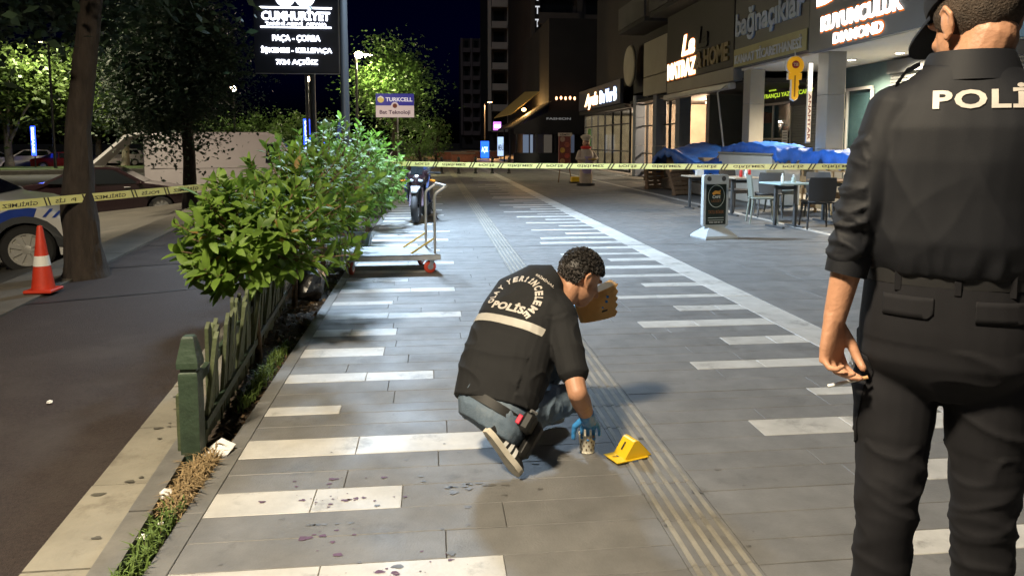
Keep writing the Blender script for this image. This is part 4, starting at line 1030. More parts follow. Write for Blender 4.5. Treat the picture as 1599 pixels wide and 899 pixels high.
# ---- pavement sign
ps = thing('pavement_sign', 'grey portable pavement sign with dark oval logo panel', 'sign', (4.12, 10.42, 0), R(10))
M_sg = mat('silver_grey_plastic', (.4, .44, .46), .4)
mb = MB(); sq = lambda a, b, z: [V(-a, -b, z), V(a, -b, z), V(a, b, z), V(-a, b, z)]
mb.loft([sq(.26, .22, 0), sq(.265, .225, .02), sq(.25, .21, .05), sq(.15, .09, .15), sq(.13, .05, .17)]); mb.build('base', M_sg, ps)
oval_ = []
def rrect(a, z0, z1, r_, n=5):
    pts = []
    for cx, cz, s0 in ((a - r_, z0 + r_, -90), (a - r_, z1 - r_, 0), (-a + r_, z1 - r_, 90), (-a + r_, z0 + r_, 180)):
        for k in range(n + 1): an = R(s0 + 90 * k / n); pts.append((cx + r_ * math.cos(an), cz + r_ * math.sin(an)))
    return pts
mb = MB(); mb.prism(rrect(.205, .17, .93, .04), (0, -.035, 0), (1, 0, 0), (0, 0, 1), (0, .07, 0)); mb.build('frame', M_sg, ps, 40)
mb = MB(); mb.prism(rrect(.165, .2, .79, .01), (0, -.04, 0), (1, 0, 0), (0, 0, 1), (0, .004, 0)); pn = mb.build('poster', mat('black_green_poster', (.012, .02, .014), .3, var=.3, scale=6), ps)
mb = MB()
for k in range(36):
    a0, a1 = 2 * math.pi * k / 36, 2 * math.pi * (k + 1) / 36
    pt = lambda a, s_: V(.135 * s_ * math.cos(a), -.0425, .615 + .165 * s_ * math.sin(a)); mb.add([pt(a0, 1), pt(a1, 1), pt(a1, .955), pt(a0, .955)], [(0, 1, 2, 3)])
mb.build('oval_ring', mat('pale_line', (.5, .55, .5), .5), pn)
mb = MB(); mb.prism([(-.07, .66), (-.02, .7), (.03, .69), (.075, .71), (.06, .66), (.07, .64), (0, .65), (-.05, .63)], (0, -.0425, 0), (1, 0, 0), (0, 0, 1), (0, .001, 0)); mb.build('orange_emblem', mat('orange_print', (.6, .28, .04), .5), pn)
text('CAFE', mat('poster_letter', (.6, .62, .58), .5), pn, (-.065, -.043, .585), (1, 0, 0), (0, 0, 1), w=.13, h=.04, ext=.001)
text('LEZZET', mat('brown_letter', (.18, .08, .03), .5), pn, (-.08, -.043, .53), (1, 0, 0), (0, 0, 1), w=.16, h=.035, ext=.001); text('TATLI BÖREK', MATS['brown_letter'], pn, (-.13, -.043, .36), (1, 0, 0), (0, 0, 1), w=.26, h=.06, ext=.001)
for k in range(2): mb = MB(); mb.box((0, -.043, .3 - .035 * k), (.26, .002, .008)); mb.build('line', MATS['pale_line'], pn)
text('0352 320 00 10', MATS['poster_letter'], pn, (-.11, -.043, .222), (1, 0, 0), (0, 0, 1), w=.22, h=.024, ext=.001)
for x in (-.12, .12): mb = MB(); mb.lathe([(.035, 0), (.035, -.006), (.028, -.006)], (x, -.036, .87), (0, 1, 0), 18); mb.build('grip_hole', M_dgrey, ps)
# ---- statue, bread stand, things down the promenade
cs = thing('chef_statue', 'painted chef figure with red scarf standing on a dark base', 'statue', (4.95, 23.5, 0), R(10))
mb = MB(); mb.lathe([(.3, 0), (.3, .07), (.26, .09)], n=20); mb.build('base', M_black, cs)
mb = MB(); mb.oval([((0, 0, .09), (.2, 0, 0), (0, .16, 0)), ((0, 0, .35), (.21, 0, 0), (0, .17, 0)), ((0, 0, .5), (.19, 0, 0), (0, .16, 0)), ((0, 0, .62), (.24, 0, 0), (0, .21, 0)), ((0, 0, .85), (.27, 0, 0), (0, .25, 0)), ((0, 0, 1.1), (.22, 0, 0), (0, .19, 0)), ((0, 0, 1.22), (.1, 0, 0), (0, .1, 0))]); mb.build('body', mat('cream_paint', (.5, .4, .3), .5, var=.2, scale=4), cs, 50)
mb = MB(); mb.oval([((0, -.02, .4), (.16, 0, 0), (0, .17, 0)), ((0, -.03, .62), (.2, 0, 0), (0, .21, 0)), ((0, -.03, .95), (.18, 0, 0), (0, .235, 0))]); mb.build('apron', mat('lilac_apron', (.36, .28, .42), .5), cs, 50)
mb = MB(); mb.lathe([(.1, 1.16), (.17, 1.19), (.17, 1.26), (.1, 1.28)], n=20); mb.build('scarf', M_ket, cs, 40)
mb = MB(); mb.ell((0, 0, 1.37), (.115, .115, .14)); mb.ell((0, -.12, 1.37), (.025, .03, .025)); mb.build('head', mat('painted_skin', (.5, .28, .17), .5), cs, 180)
mb = MB(); mb.box((0, -.1, 1.42), (.12, .04, .015)); mb.box((0, -.105, 1.33), (.1, .03, .02)); mb.build('face_paint', M_ink, cs)
mb = MB(); mb.lathe([(.12, 1.46), (.125, 1.5), (.17, 1.54), (.18, 1.58), (.1, 1.64)], n=20); mb.build('chef_hat', mat('cream_hat', (.62, .55, .42), .6), cs, 50)
for s_ in (-1, 1): mb = MB(); mb.chain([V(s_ * .22, 0, 1.08), V(s_ * .33, -.08, .88), V(s_ * .18, -.24, .85)], [.07, .06, .05], 10); mb.build('arm', MATS['cream_paint'], cs, 180)
mb = MB(); mb.lathe([(.12, .0), (.15, .02), (.15, .03), (.02, .03)], (.1, -.3, .84), n=20); mb.build('tray', M_yel, cs)
bs = thing('snack_stand', 'tall red and yellow snack stand with round pictures beside the chef figure', 'display stand', (4.62, 25.4, 0), R(8))
for s_ in (-1, 1): mb = MB(); mb.tube([(s_ * .25, 0, 0), (s_ * .1, .1, .9)], .02, 8); mb.build('leg', M_wood, bs)
mb = MB(); mb.cbox((0, .1, 1.15), (.42, .08, 1.0), .01); mb.build('board', mat('dark_red_board', (.2, .04, .03), .5, var=.2, scale=5), bs)
for k, c in enumerate(((.45, .3, .2), (.4, .1, .05), (.6, .35, .05), (.45, .08, .05), (.5, .3, .12))):
    mb = MB(); mb.lathe([(.09, 0), (.09, -.02)], (-.09 + .17 * (k % 2), .055, 1.5 - .19 * k), (0, 1, 0), 18); mb.build('picture_disc', mat('food_print_%d' % k, c, .5, var=.4, scale=12), bs)
hb2 = MB(); hb2.cbox((0, .05, 1.66), (.5, .03, .12), .004); h2 = hb2.build('header', mat('cream_header', (.6, .5, .38), .5), bs); text('SİMİT', M_ink, h2, (-.18, .033, 1.625), (1, 0, 0), (0, 0, 1), w=.36, h=.07, ext=.001)
ws = thing('yellow_floor_sign', 'small yellow crate at the foot of the snack stand', 'crate', (4.95, 25.0, 0)); mb = MB(); mb.cbox((0, 0, .12), (.4, .25, .2), .02); mb.build('body', M_yel, ws); mb = MB(); mb.cbox((.0, 0, .03), (.5, .3, .05), .01); mb.build('tray', M_black, ws); ws.name = 'yellow_crate'
# ---- cafe pavilion with awnings further on
CF = thing('cafe_pavilion', 'dark cafe front with black canopy and slanted lit awning further down the promenade', 'building', (8, 50, 0)); SO = Vector((8, 50, 0))
sbox('wall', 7.3, 16, 46, 60, 0, 9, M_dark, CF)
cn = MB(); cn.add([P(7.35, 45, 3.9), P(7.35, 56, 3.9), P(5.0, 56, 2.35), P(5.0, 45, 2.35), P(7.35, 45, 3.8), P(7.35, 56, 3.8), P(5.0, 56, 2.25), P(5.0, 45, 2.25)], [(0, 1, 2, 3), (7, 6, 5, 4), (0, 3, 7, 4), (1, 5, 6, 2), (3, 2, 6, 7), (0, 4, 5, 1)]); cn.build('canopy', mat('black_canvas', (.02, .018, .018), .8), CF)
cn = MB(); cn.prism([(5.0, 1.9), (9.3, 1.9), (9.3, 3.35), (7.35, 3.35), (5.0, 2.26)], Vector((0, 45.02, 0)) - SO, (1, 0, 0), (0, 0, 1), (0, -.05, 0)); cn.build('valance', MATS['black_canvas'], CF)
text('FASHION', mat('dim_letter', (.25, .25, .25), .5, emit=(1, 1, 1), es=.05), CF, P(7.0, 44.94, 2.75), (1, 0, 0), (0, 0, 1), w=1.5, h=.14, ext=.005)
an_ = MB(); an_.add([P(7.3, 58, 5.3), P(7.9, 50, 5.3), P(5.4, 50, 3.3), P(4.9, 58, 3.3), P(7.3, 58, 5.24), P(7.9, 50, 5.24), P(5.4, 50, 3.24), P(4.9, 58, 3.24)], [(0, 1, 2, 3), (7, 6, 5, 4), (0, 3, 7, 4), (1, 5, 6, 2), (3, 2, 6, 7), (0, 4, 5, 1)]); an_.build('awning', mat('ochre_awning', (.5, .36, .12), .7), CF)
for k, (x, y) in enumerate(((5.2, 45.2), (6.4, 45.2), (7.6, 45.2), (5.2, 49), (5.2, 53))): sbox('post', x - .05, x + .05, y - .05, y + .05, 0, 2.3, M_black, CF)
pgl = ((5.6, .35, (.55, .7, 1.0), 1.6), (6.05, .16, (.6, .75, 1), 2.2), (6.9, .5, (.9, .75, .6), .5), (7.9, .4, (.6, .68, .85), .5), (8.6, .2, (.6, .7, 1), .6))
for x, w_, c, e in pgl: sbox('lit_panel', x, x + w_, 45.3, 45.34, .35, 1.85, emat('cafe_glow_%d' % int(x * 10), c, e * .05), CF)
sbox('counter', 5.0, 9.2, 45.1, 45.25, 0, .75, M_black, CF)
wm = emat('warm_bulbs', (1, .45, .2), 2.0)
for k in range(5): mb = MB(); mb.ell(P(7.6 + .28 * k, 44.9, 4.05 + .03 * (k % 2)), (.07, .07, .11), None, 10, 6); mb.build('bulb', wm, CF)
cl = thing('awning_lamp', 'amber lamp glowing under the ochre awning', 'lamp', (6.3, 50.5, 3.6)); mb = MB(); mb.ell((0, 0, 0), (.14, .14, .1)); mb.build('bulb', emat('amber_bulb', (1, .55, .15), 20), cl); point('lamp_light', cl, (0, -.5, -.1), 120, (1, .58, .2), .1)
def box_sign(label, loc, w_, h, m, m2, base, txt=None, tc=None):
    t = thing('light_box_sign', label, 'sign', loc, 0, 'lit signs at the far end of the promenade')
    mb = MB(); mb.cbox((0, 0, base + h / 2), (w_, .15, h), .02); mb.build('case', m2, t)
    mb = MB(); mb.box((0, -.08, base + h / 2), (w_ * .9, .01, h * .9)); mb.build('lit_face', m, t)
    if base > .05: mb = MB(); mb.cyl((0, 0, 0), (0, 0, base), .05); mb.build('post', M_black, t)
    if txt: text(txt, tc, t, (0, -.09, base + h * .3), (1, 0, 0), (0, 0, 1), w=w_ * .7, h=h * .35, ext=.01, align='C')
M_bl = emat('lit_blue', (.02, .12, 1), .9)
box_sign('blue lit pavement sign at the far end of the promenade', (4.3, 60, 0), .75, 1.5, M_bl, M_black, .05, 'AÇIK', emat('lit_blue_pale', (.4, .65, 1), 1.6))
box_sign('white lit pillar sign right of the blue one', (5.6, 60, 0), .6, 1.7, emat('lit_white_dim', (.5, .68, 1), .45), M_black, .2, 'MENÜ', M_ink)
box_sign('pink lit square sign high on a post in the distance', (5.75, 65, 0), .75, .8, emat('lit_pink', (.7, .2, 1), .8), M_black, 2.4, 'GS', M_wlitc)
street_lamp('orange street lamp glowing in the distance before the tower', (5.0, 70, 0), 5.0, (.3, -.2), 2200, (1, .5, .18), emat('orange_lens', (1, .5, .15), 40), 160, .07)
for k, (x, y, w_) in enumerate(((2.2, 52, 1.6), (4.2, 64, 3.2), (1.5, 60, 2.5))):
    bt = thing('planter_box', 'long reddish planter box %s' % ('at the far end, nearest of three', 'at the far end beneath the orange lamp', 'at the far end towards the trees')[k], 'planter', (x, y, 0), 0, 'planters at the far end')
    mb = MB(); mb.cbox((0, 0, .3), (w_, .6, .6), .03); mb.build('box', mat('brick_red', (.3, .12, .07), .8, var=.3, scale=3), bt); mb = MB(); mb.cbox((0, 0, .62), (w_ + .1, .7, .06), .01); mb.build('rim', M_conc, bt)
for k in range(6):
    bl = thing('bollard', 'dark bollard across the far end of the promenade, number %s from the left' % ('one two three four five six'.split()[k]), 'bollard', (-.3 + k * .75, 33, 0), 0, 'bollards across the promenade')
    mb = MB(); mb.lathe([(.09, 0), (.09, .05), (.06, .08), (.055, .6), (.07, .63), (.06, .72), (.01, .76)], n=14); mb.build('body', M_black, bl, 40)
# ---- towers
M_tw1 = mat('tower_render', (.62, .54, .47), .85, var=.15, scale=.15)
def tower(label, x0, x1, y0, y1, H, nfl, cols, m):
    t = thing('apartment_tower', label, 'building', ((x0 + x1) / 2, y0, 0)); o = Vector(((x0 + x1) / 2, y0, 0))
    def bx(name, a, b, c, d, e, f, m_, par=t): mb = MB(); mb.box(Vector(((a + b) / 2, (c + d) / 2, (e + f) / 2)) - o, (b - a, d - c, f - e)); return mb.build(name, m_, par)
    bx('wall', x0, x1, y0, y1, 0, H, mat('tower_dark', (.07, .06, .06), .9, var=.2, scale=.2))
    fh = H / nfl; cw = (x1 - x0) / cols
    for c in range(cols + 1): bx('pier', x0 + c * cw - .25, x0 + c * cw + .25, y0 - .5, y0 - .01, 3, H, m)
    for i in range(1, nfl):
        for c in range(cols):
            a = x0 + c * cw + .3; b = a + cw - .6; dp = .9 if (c + i // 5) % 3 else 1.6
            p_ = bx('balcony', a, b, y0 - dp, y0 - .012, i * fh - .12, i * fh + .1, m)
            bx('parapet', a, b, y0 - dp - .1, y0 - dp, i * fh - .1, i * fh + .85, m, p_)
            wn_ = bx('window', a + .3, b - .3, y0 - .08, y0 - .013, i * fh + .5, i * fh + fh - .5, M_frame, t)
            bx('pane', a + .38, b - .38, y0 - .1, y0 - .081, i * fh + .58, i * fh + fh - .58, M_glass, wn_)
tower('tall apartment tower with stacked balconies at the end of the promenade', 8.6, 20, 110, 130, 42, 14, 4, M_tw1)
tower('lower apartment block in the haze left of the tower', 6.8, 11, 165, 180, 24, 8, 2, mat('far_render', (.22, .17, .17), .9))
tower('dark apartment block right behind the cafe pavilion', 9.3, 22, 68, 90, 30, 10, 3, mat('dark_render', (.09, .08, .075), .9, var=.2, scale=.2))
vt = thing('vertical_sign', 'white vertical lettering with a faint glow in its material, hung on the dark block', 'sign', (9.6, 67.2, 6)); mb = MB(); mb.box((0, .06, 4.5), (.5, .08, 9)); mb.build('sign_board', M_black, vt)
for k, ch in enumerate('OTTİMAL'): text(ch, mat('vert_letter', (.6, .6, .62), .5, emit=(.9, .93, 1), es=.25), vt, (-.2, .01, 8 - k * 1.15), (1, 0, 0), (0, 0, 1), w=.4, h=.7, ext=.02)  # faint glow put into the letter material, no lamp behind it
SO = SO_old

# ------------------------------------------------------------------ trees
M_lf_d = leafmat('dark_tree_leaf', (.026, .05, .024), .4, .2, .7, fs=2)
M_lf_p = leafmat('plane_leaf', (.06, .11, .025), .5, .35, .6, tip=(.13, .19, .04), fs=.5)
M_lf_l = leafmat('lime_leaf', (.07, .15, .03), .45, .4, .5, tip=(.12, .22, .05), fs=1.2)
def tree(label, loc, trunk, rad, crown, nclump, nleaf, size, lm, bm_, seed, group=None, limbs=6, droop=0.0, spread=.32, name='street_tree', rough=0.0):
    rg = np.random.default_rng(seed); rr = random.Random(seed); t = thing(name, label, 'tree', loc, 0, group)
    if rough:
        T_ = []; R_ = []
        for i in range(len(trunk) - 1):
            for k in range(7): f = k / 7; T_.append(Vector(trunk[i]).lerp(Vector(trunk[i + 1]), f)); R_.append(rad[i] + (rad[i + 1] - rad[i]) * f)
        mb = MB(); mb.tube(T_, R_, 30)
        for i, v in enumerate(mb.v):
            a = i % 30; c_ = T_[i // 30]; p = Vector(v); d_ = (p - c_); q = noise.noise(V(math.cos(a * .2094) * 3.5, math.sin(a * .2094) * 3.5, p.z * 1.6)) + .6 * noise.noise(V(math.cos(a * .2094) * 9, math.sin(a * .2094) * 9, p.z * 5))
            mb.v[i] = tuple(c_ + d_ * (1 + rough * q))
    else: mb = MB(); mb.tube(trunk, rad, 14)
    tk = mb.build('trunk', bm_, t, 60)
    top = Vector(trunk[-1]); c = Vector(crown[0]); r = crown[1]; lb = MB()
    cl = []
    for k in range(nclump):
        d = rg.normal(size=3); d /= np.linalg.norm(d); q = rg.uniform(.45, 1.05)
        cl.append((c.x + d[0] * r[0] * q, c.y + d[1] * r[1] * q, c.z + d[2] * r[2] * q))
    for k in range(limbs):
        e = Vector(cl[k]); st = Vector(trunk[-1 - (k % 2)]); m_ = st.lerp(e, .5) + V(rr.uniform(-.2, .2), 0, .25)
        lb.tube([st, m_, e], [rad[-1] * .75, rad[-1] * .45, rad[-1] * .12], 8)
    lb.build('limbs', bm_, t, 60)
    cl = np.array(cl); idx = rg.integers(0, nclump, nleaf); sc = min(r) * spread * rg.uniform(.5, 1.3, nclump)
    C = cl[idx] + rg.normal(size=(nleaf, 3)) * sc[idx][:, None] * np.array([1, 1, .7])
    if droop: C[:, 2] -= droop * rg.uniform(0, 1, nleaf) ** 3
    o = fast_quads('crown', leaf_quads(C, size, rg, .55, .4), lm, t); o['kind'] = 'stuff'
    return t
tree('big dark tree with a thick leaning trunk beside the traffic cone', (-3.67, 8.22, -.03), [(0, 0, -.05), (0, 0, .08), (-.01, 0, .35), (-.04, 0, .85), (-.01, 0, 1.2), (0, 0, 1.56), (.11, 0, 2.27), (.22, 0, 2.98), (.28, .1, 3.8)], [.25, .205, .175, .165, .135, .115, .11, .105, .1], [(-.85, .4, 4.15), (2.0, 2.1, 1.6)], 120, 30000, .13, M_lf_d, M_bark, 3, 'trees along the road kerb', 9, rough=.13)
tree('dark drooping tree standing in front of the white van', (-5.85, 18.7, -.1), [(0, 0, -.1), (0, 0, .3), (.02, 0, 1.2), (-.02, 0, 2.0), (0, 0, 3.0)], [.2, .16, .14, .12, .1], [(-.35, 0, 3.5), (1.35, 1.35, 1.9)], 120, 36000, .11, M_lf_d, M_bark, 4, 'trees along the road kerb', 9, .5, rough=.1)
tree('roadside tree with lit green crown behind the blue phone-shop sign', (-1.7, 35, 0), [(0, 0, 0), (.05, 0, 1.2), (0, 0, 2.2), (-.1, 0, 3)], [.2, .16, .14, .11], [(-.1, 0, 4.0), (1.75, 1.7, 1.95)], 60, 9000, .17, M_lf_l, M_bark, 5, None, 8)
PT = [('plane tree on the far left edge with pale straight trunk', 8, 74), ('plane tree with slim pale trunk behind the parked white car', 44, 80), ('plane tree with stout pale trunk before the white pickup', 62, 62), ('plane tree with leaning pale trunk right of the big dark trunk', 155, 66), ('plane tree with thin pale stem in the middle of the far row', 185, 76), ('forked pale plane tree behind the raised van door', 222, 64), ('plane tree at the right end of the far row behind the van', 262, 72)]
for k, (lb_, px_, Y) in enumerate(PT):
    X = (px_ - 674) / 1155 * Y; rr = random.Random(k + 40); ln = (.5 if k == 3 else rr.uniform(-.25, .25))
    tree(lb_, (X, Y, -.87), [(0, 0, 0), (-ln * .5, 0, .8), (-ln, 0, 2.0), (-ln * 1.4, 0, 3.4)], [.4, .3, .27, .2], [(-ln, 0, 6.6), (4.0, 3.5, 3.6)], 80, 7000, .44, M_lf_p, M_pbark, 50 + k, 'plane trees across the road', 7, spread=.26, name='plane_tree')
for k, (lb_, px_, Y, h) in enumerate((('small lit tree behind the roof of the white van', 365, 47, 3.0), ('bushy lit tree under the big black sign', 425, 52, 3.6), ('narrow lit tree right of the big sign post', 470, 44, 3.2), ('low tree beside the folded blue parasol', 520, 40, 2.8), ('loose young tree right of the phone-shop sign', 655, 30, 2.2), ('slim young tree at the far planters', 680, 42, 2.6))):
    X = (px_ - 674) / 1155 * Y; z0 = -.85 if px_ < 500 else -.02
    tree(lb_, (X, Y, z0), [(0, 0, 0), (.05, 0, h * .3), (0, 0, h * .55)], [.09, .07, .05], [(0, 0, h * .62 + (.6 if px_ < 500 else 0)), (1.5 if px_ < 500 else .75, 1.2, h * .42)], 30, 2600 if px_ < 500 else 1300, .2 if px_ < 500 else .14, M_lf_l, M_bark, 70 + k, 'small trees beyond the road', 5, name='small_tree')

# ------------------------------------------------------------------ vehicles
SED = [(-2.2, .24), (-2.27, .4), (-2.28, .62), (-2.2, .93), (-1.75, 1.01), (-1.5, 1.03), (-.8, 1.39), (-.45, 1.45), (.0, 1.465), (.3, 1.42), (1.0, 1.0), (1.35, .95), (1.9, .84), (2.16, .7), (2.24, .5), (2.2, .24)]
VAN = [(-2.9, .35), (-2.92, .5), (-2.92, 2.3), (-2.85, 2.55), (-2.6, 2.62), (1.2, 2.62), (1.6, 2.5), (2.1, 1.75), (2.3, 1.45), (2.75, 1.25), (2.92, 1.0), (2.95, .5), (2.9, .35)]
SUV = [(-2.1, .3), (-2.16, .5), (-2.15, .9), (-2.02, 1.15), (-1.85, 1.5), (-1.65, 1.62), (-.2, 1.68), (.15, 1.62), (.95, 1.12), (1.85, 1.0), (2.1, .8), (2.15, .5), (2.1, .3)]
def wheel(t, c, r, w_, side, rimm, spokes=8, small=False):
    mb = MB(); mb.lathe([(r * .66, -w_ / 2), (r * .92, -w_ / 2), (r, -w_ * .35), (r, w_ * .35), (r * .92, w_ / 2), (r * .66, w_ / 2), (r * .66, -w_ / 2)], c, (0, 1, 0), 28, 0, False)
    wh = mb.build('wheel', M_rubber, t, 35)
    mb = MB(); f = Vector(c) + V(0, side * (w_ / 2 - .02), 0)
    mb.lathe([(r * .67, -.03), (r * .67, .012), (r * .6, .012), (r * .58, -.02), (r * .1, -.02)], f, (0, side, 0), 28)
    if not small:
        for k in range(spokes):
            a = 2 * math.pi * k / spokes; d = V(math.cos(a), 0, math.sin(a)); s_ = V(-math.sin(a), 0, math.cos(a))
            mb.prism([(.04, -.018), (r * .62, -.034), (r * .62, .034), (.04, .018)], f + V(0, side * -.016, 0), d, s_, (0, side * .024, 0))
        mb.lathe([(r * .17, -.01), (r * .17, .015), (r * .1, .02)], f, (0, side, 0), 16)
    mb.build('rim', rimm, wh, 35); return wh
def car(label, cat, loc, rz, prof_, hw, paint, arches, wr, rimm=M_alu, tumble=.16, belt=.98, wins=(), screens=(), small=False, group=None, lights=True, wcol=None):
    t = thing('parked_' + cat.replace(' ', '_'), label, cat, loc, rz, group)
    zt = max(z for _, z in prof_)
    hy = lambda z: hw * (1 - tumble * max(0, z - belt) / max(.01, zt - belt)) * (1 - .05 * max(0, .5 - z) / .3)
    pl = [p for p in prof_]; bot = []
    zb = prof_[0][1]
    for ax in sorted(arches, reverse=True):
        for k in range(11): a = math.pi * k / 10; bot.append((ax + (wr + .05) * math.cos(a), max(zb, wr + (wr + .05) * math.sin(a)) if 0 < k < 10 else zb))
    full = pl + bot
    cx = sum(p[0] for p in pl) / len(pl); cz = .75
    rings = []
    for s_, ins in ((-1, .965), (-.97, .99), (-.9, 1), (.9, 1), (.97, .99), (1, .965)):
        ring = []
        for i, (x, z) in enumerate(full):
            k = ins if i < len(pl) else 1
            xx = cx + (x - cx) * (k if i < len(pl) else 1); zz = cz + (z - cz) * k if i < len(pl) and z > .5 else z
            ring.append(V(xx, s_ * hy(zz), zz))
        rings.append(ring)
    mb = MB(); mb.loft(rings); mb.build('body', paint, t, 28)
    mb = MB(); mb.box((0, 0, .5), (max(p[0] for p in pl) * 1.7, hw * 1.5, .5)); mb.build('underbody', M_rubber, t)
    gm = mat('car_glass', (.012, .014, .016), .08, spec=.8)
    for poly in wins:
        for sd in (-1, 1):
            mb = MB(); a = [V(x, sd * (hy(z) + .004), z) for x, z in poly]; b = [V(x, sd * (hy(z) - .02), z) for x, z in poly]; n = len(poly)
            mb.add(a + b, [tuple(range(n)), tuple(reversed(range(n, 2 * n)))] + [(i, (i + 1) % n, (i + 1) % n + n, i + n) for i in range(n)]); mb.build('side_window', gm, t)
    for (x0, z0), (x1, z1) in screens:
        d = V(x1 - x0, 0, z1 - z0).normalized(); nn = V(-d.z, 0, d.x)
        if nn.z < 0: nn = -nn
        a = [V(x0, -hy(z0) * .86, z0), V(x0, hy(z0) * .86, z0), V(x1, hy(z1) * .86, z1), V(x1, -hy(z1) * .86, z1)]
        mb = MB(); mb.add([p + nn * .008 for p in a] + [p - nn * .02 for p in a], [(0, 1, 2, 3), (7, 6, 5, 4), (0, 4, 5, 1), (1, 5, 6, 2), (2, 6, 7, 3), (3, 7, 4, 0)]); mb.build('windscreen', gm, t)
    for ax in arches:
        for sd in (-1, 1): wheel(t, (ax, sd * (hw - .12), wr), wr, .2, sd, rimm, 9, small)
    if lights:
        xr = min(p[0] for p in pl); xf = max(p[0] for p in pl)
        for sd in (-1, 1):
            mb = MB(); mb.cbox((xr + .1, sd * (hw - .14), .8), (.2, .26, .14), .03); mb.build('tail_light', mat('tail_light', (.35, .01, .01), .2), t)
            mb = MB(); mb.cbox((xf - .22, sd * (hw - .22), .68), (.24, .34, .13), .04); mb.build('headlight', mat('headlight', (.6, .6, .62), .1, .3), t)
            mb = MB(); mb.ell((.85, sd * (hw + .07), belt + .02), (.07, .1, .065), None, 12, 8); mb.build('wing_mirror', paint, t, 60)
    return t, hy
SW = [[(-1.42, 1.02), (-.8, 1.34), (-.3, 1.4), (-.3, 1.0)], [(-.24, 1.0), (-.24, 1.4), (.2, 1.38), (.85, 1.0)]]
SS = [((-1.46, 1.06), (-.86, 1.365)), ((.34, 1.39), (.96, 1.03))]
M_blk = mat('black_car_paint', (.02, .011, .013), .12, spec=.7); M_wcar = mat('white_car_paint', (.7, .7, .68), .2); M_rcar = mat('dark_red_paint', (.12, .01, .01), .2)  # reddish tint in the black stands for the saloon's maroon reflections
dk, hy = car('glossy black saloon parked behind the big tree trunk', 'car', (-9.2, 22.4, -.75), R(14), SED, .9, M_blk, (-1.38, 1.38), .32, wins=SW, screens=SS, group='cars along the road')
mb = MB(); mb.box((-2.285, 0, .72), (.012, .5, .11)); mb.build('number_plate', M_wpaint, dk)
for x in (-.5, .55): mb = MB(); mb.cbox((x, -hy(.9) - .012, .9), (.16, .02, .025), .004); mb.build('door_handle', M_alu, dk)
PCP = [(x if x < 1.3 else 1.3 + (x - 1.3) * .62, z) for x, z in SED]
pc, hy = car('white and blue police car at the left edge, front wheel beside the cone', 'police car', (-6.78, 10.7, -.32), R(14), PCP, .92, M_wcar, (-1.36, 1.36), .325, mat('silver_hubcap', (.5, .49, .45), .4, .3), wins=[[(-1.42, 1.0), (-.8, 1.33), (-.3, 1.39), (-.3, .98)], [(-.24, .98), (-.24, 1.39), (.2, 1.37), (.86, .97)]], screens=SS)
M_pblue = mat('police_blue', (.02, .06, .36), .3)
def decal(name, poly, m, sd=-1, off=.005, par=pc):
    cx_ = sum(p[0] for p in poly) / len(poly)
    # subdivide edges so that the film follows the curved side
    pts = []
    for (x0, z0), (x1, z1) in zip(poly, poly[1:] + poly[:1]):
        for k in range(4): f = k / 4; pts.append((x0 + (x1 - x0) * f, z0 + (z1 - z0) * f))
    mb = MB(); n = len(pts); a = [V(x, sd * (hy(z) + off), z) for x, z in pts]; b = [V(x, sd * (hy(z) + off - .01), z) for x, z in pts]
    mb.add(a + b, [tuple(range(n)), tuple(reversed(range(n, 2 * n)))] + [(i, (i + 1) % n, (i + 1) % n + n, i + n) for i in range(n)]); return mb.build(name, m, par)
decal('door_panel', [(-.6, .32), (.93, .32), (.96, .42), (.95, .62), (-.6, .62)], M_pblue)
arc = [(1.36 + .42 * math.cos(a), .325 + .42 * math.sin(a)) for a in [R(165 - 11 * k) for k in range(9)]]
arc2 = [(1.36 + .55 * math.cos(a), .345 + .535 * math.sin(a)) for a in [R(75 + 11 * k) for k in range(9)]]
decal('blue_swoosh', arc + arc2, M_pblue)
for k in range(4): decal('diagonal_stripe', [(1.56 + k * .105, .75 - k * .012), (1.6 + k * .105, .75 - k * .012), (1.69 + k * .1, .86 - k * .03), (1.65 + k * .1, .86 - k * .03)], M_pblue, off=.009)
fl = decal('flag', [(.66, .7), (.87, .7), (.87, .84), (.66, .84)], mat('flag_red', (.6, .02, .02), .4), off=.008)
mb = MB(); moon_ = [(.735 + .042 * math.cos(R(a)), .77 + .042 * math.sin(R(a))) for a in range(45, 316, 15)] + [(.746 + .034 * math.cos(R(a)), .77 + .034 * math.sin(R(a))) for a in range(315, 44, -15)]
mb.prism(moon_, (0, -hy(.77) - .01, 0), (1, 0, 0), (0, 0, 1), (0, -.002, 0)); mb.build('crescent', M_wpaint, fl)
star = [((.79 + (.02 if k % 2 == 0 else .008) * math.cos(R(180 + 36 * k))), .77 + (.02 if k % 2 == 0 else .008) * math.sin(R(180 + 36 * k))) for k in range(10)]
mb = MB(); mb.prism(star, (0, -hy(.77) - .01, 0), (1, 0, 0), (0, 0, 1), (0, -.002, 0)); mb.build('star', M_wpaint, fl)
for ax in (1.36, -1.36):
    ro = [(ax + .455 * math.cos(a), .325 + .445 * math.sin(a)) for a in [R(5 + 17 * k) for k in range(11)]]; ri = [(ax + .365 * math.cos(a), .325 + .36 * math.sin(a)) for a in [R(175 - 17 * k) for k in range(11)]]
    decal('arch_flare', ro + ri, mat('grey_plastic', (.05, .055, .06), .6), off=.03)
mb = MB(); mb.cbox((-.1, 0, 1.5), (.3, 1.1, .1), .03); mb.build('light_bar', M_pblue, pc)
M_van = mat('white_van_paint', (.33, .305, .305), .22, var=.05, scale=1)
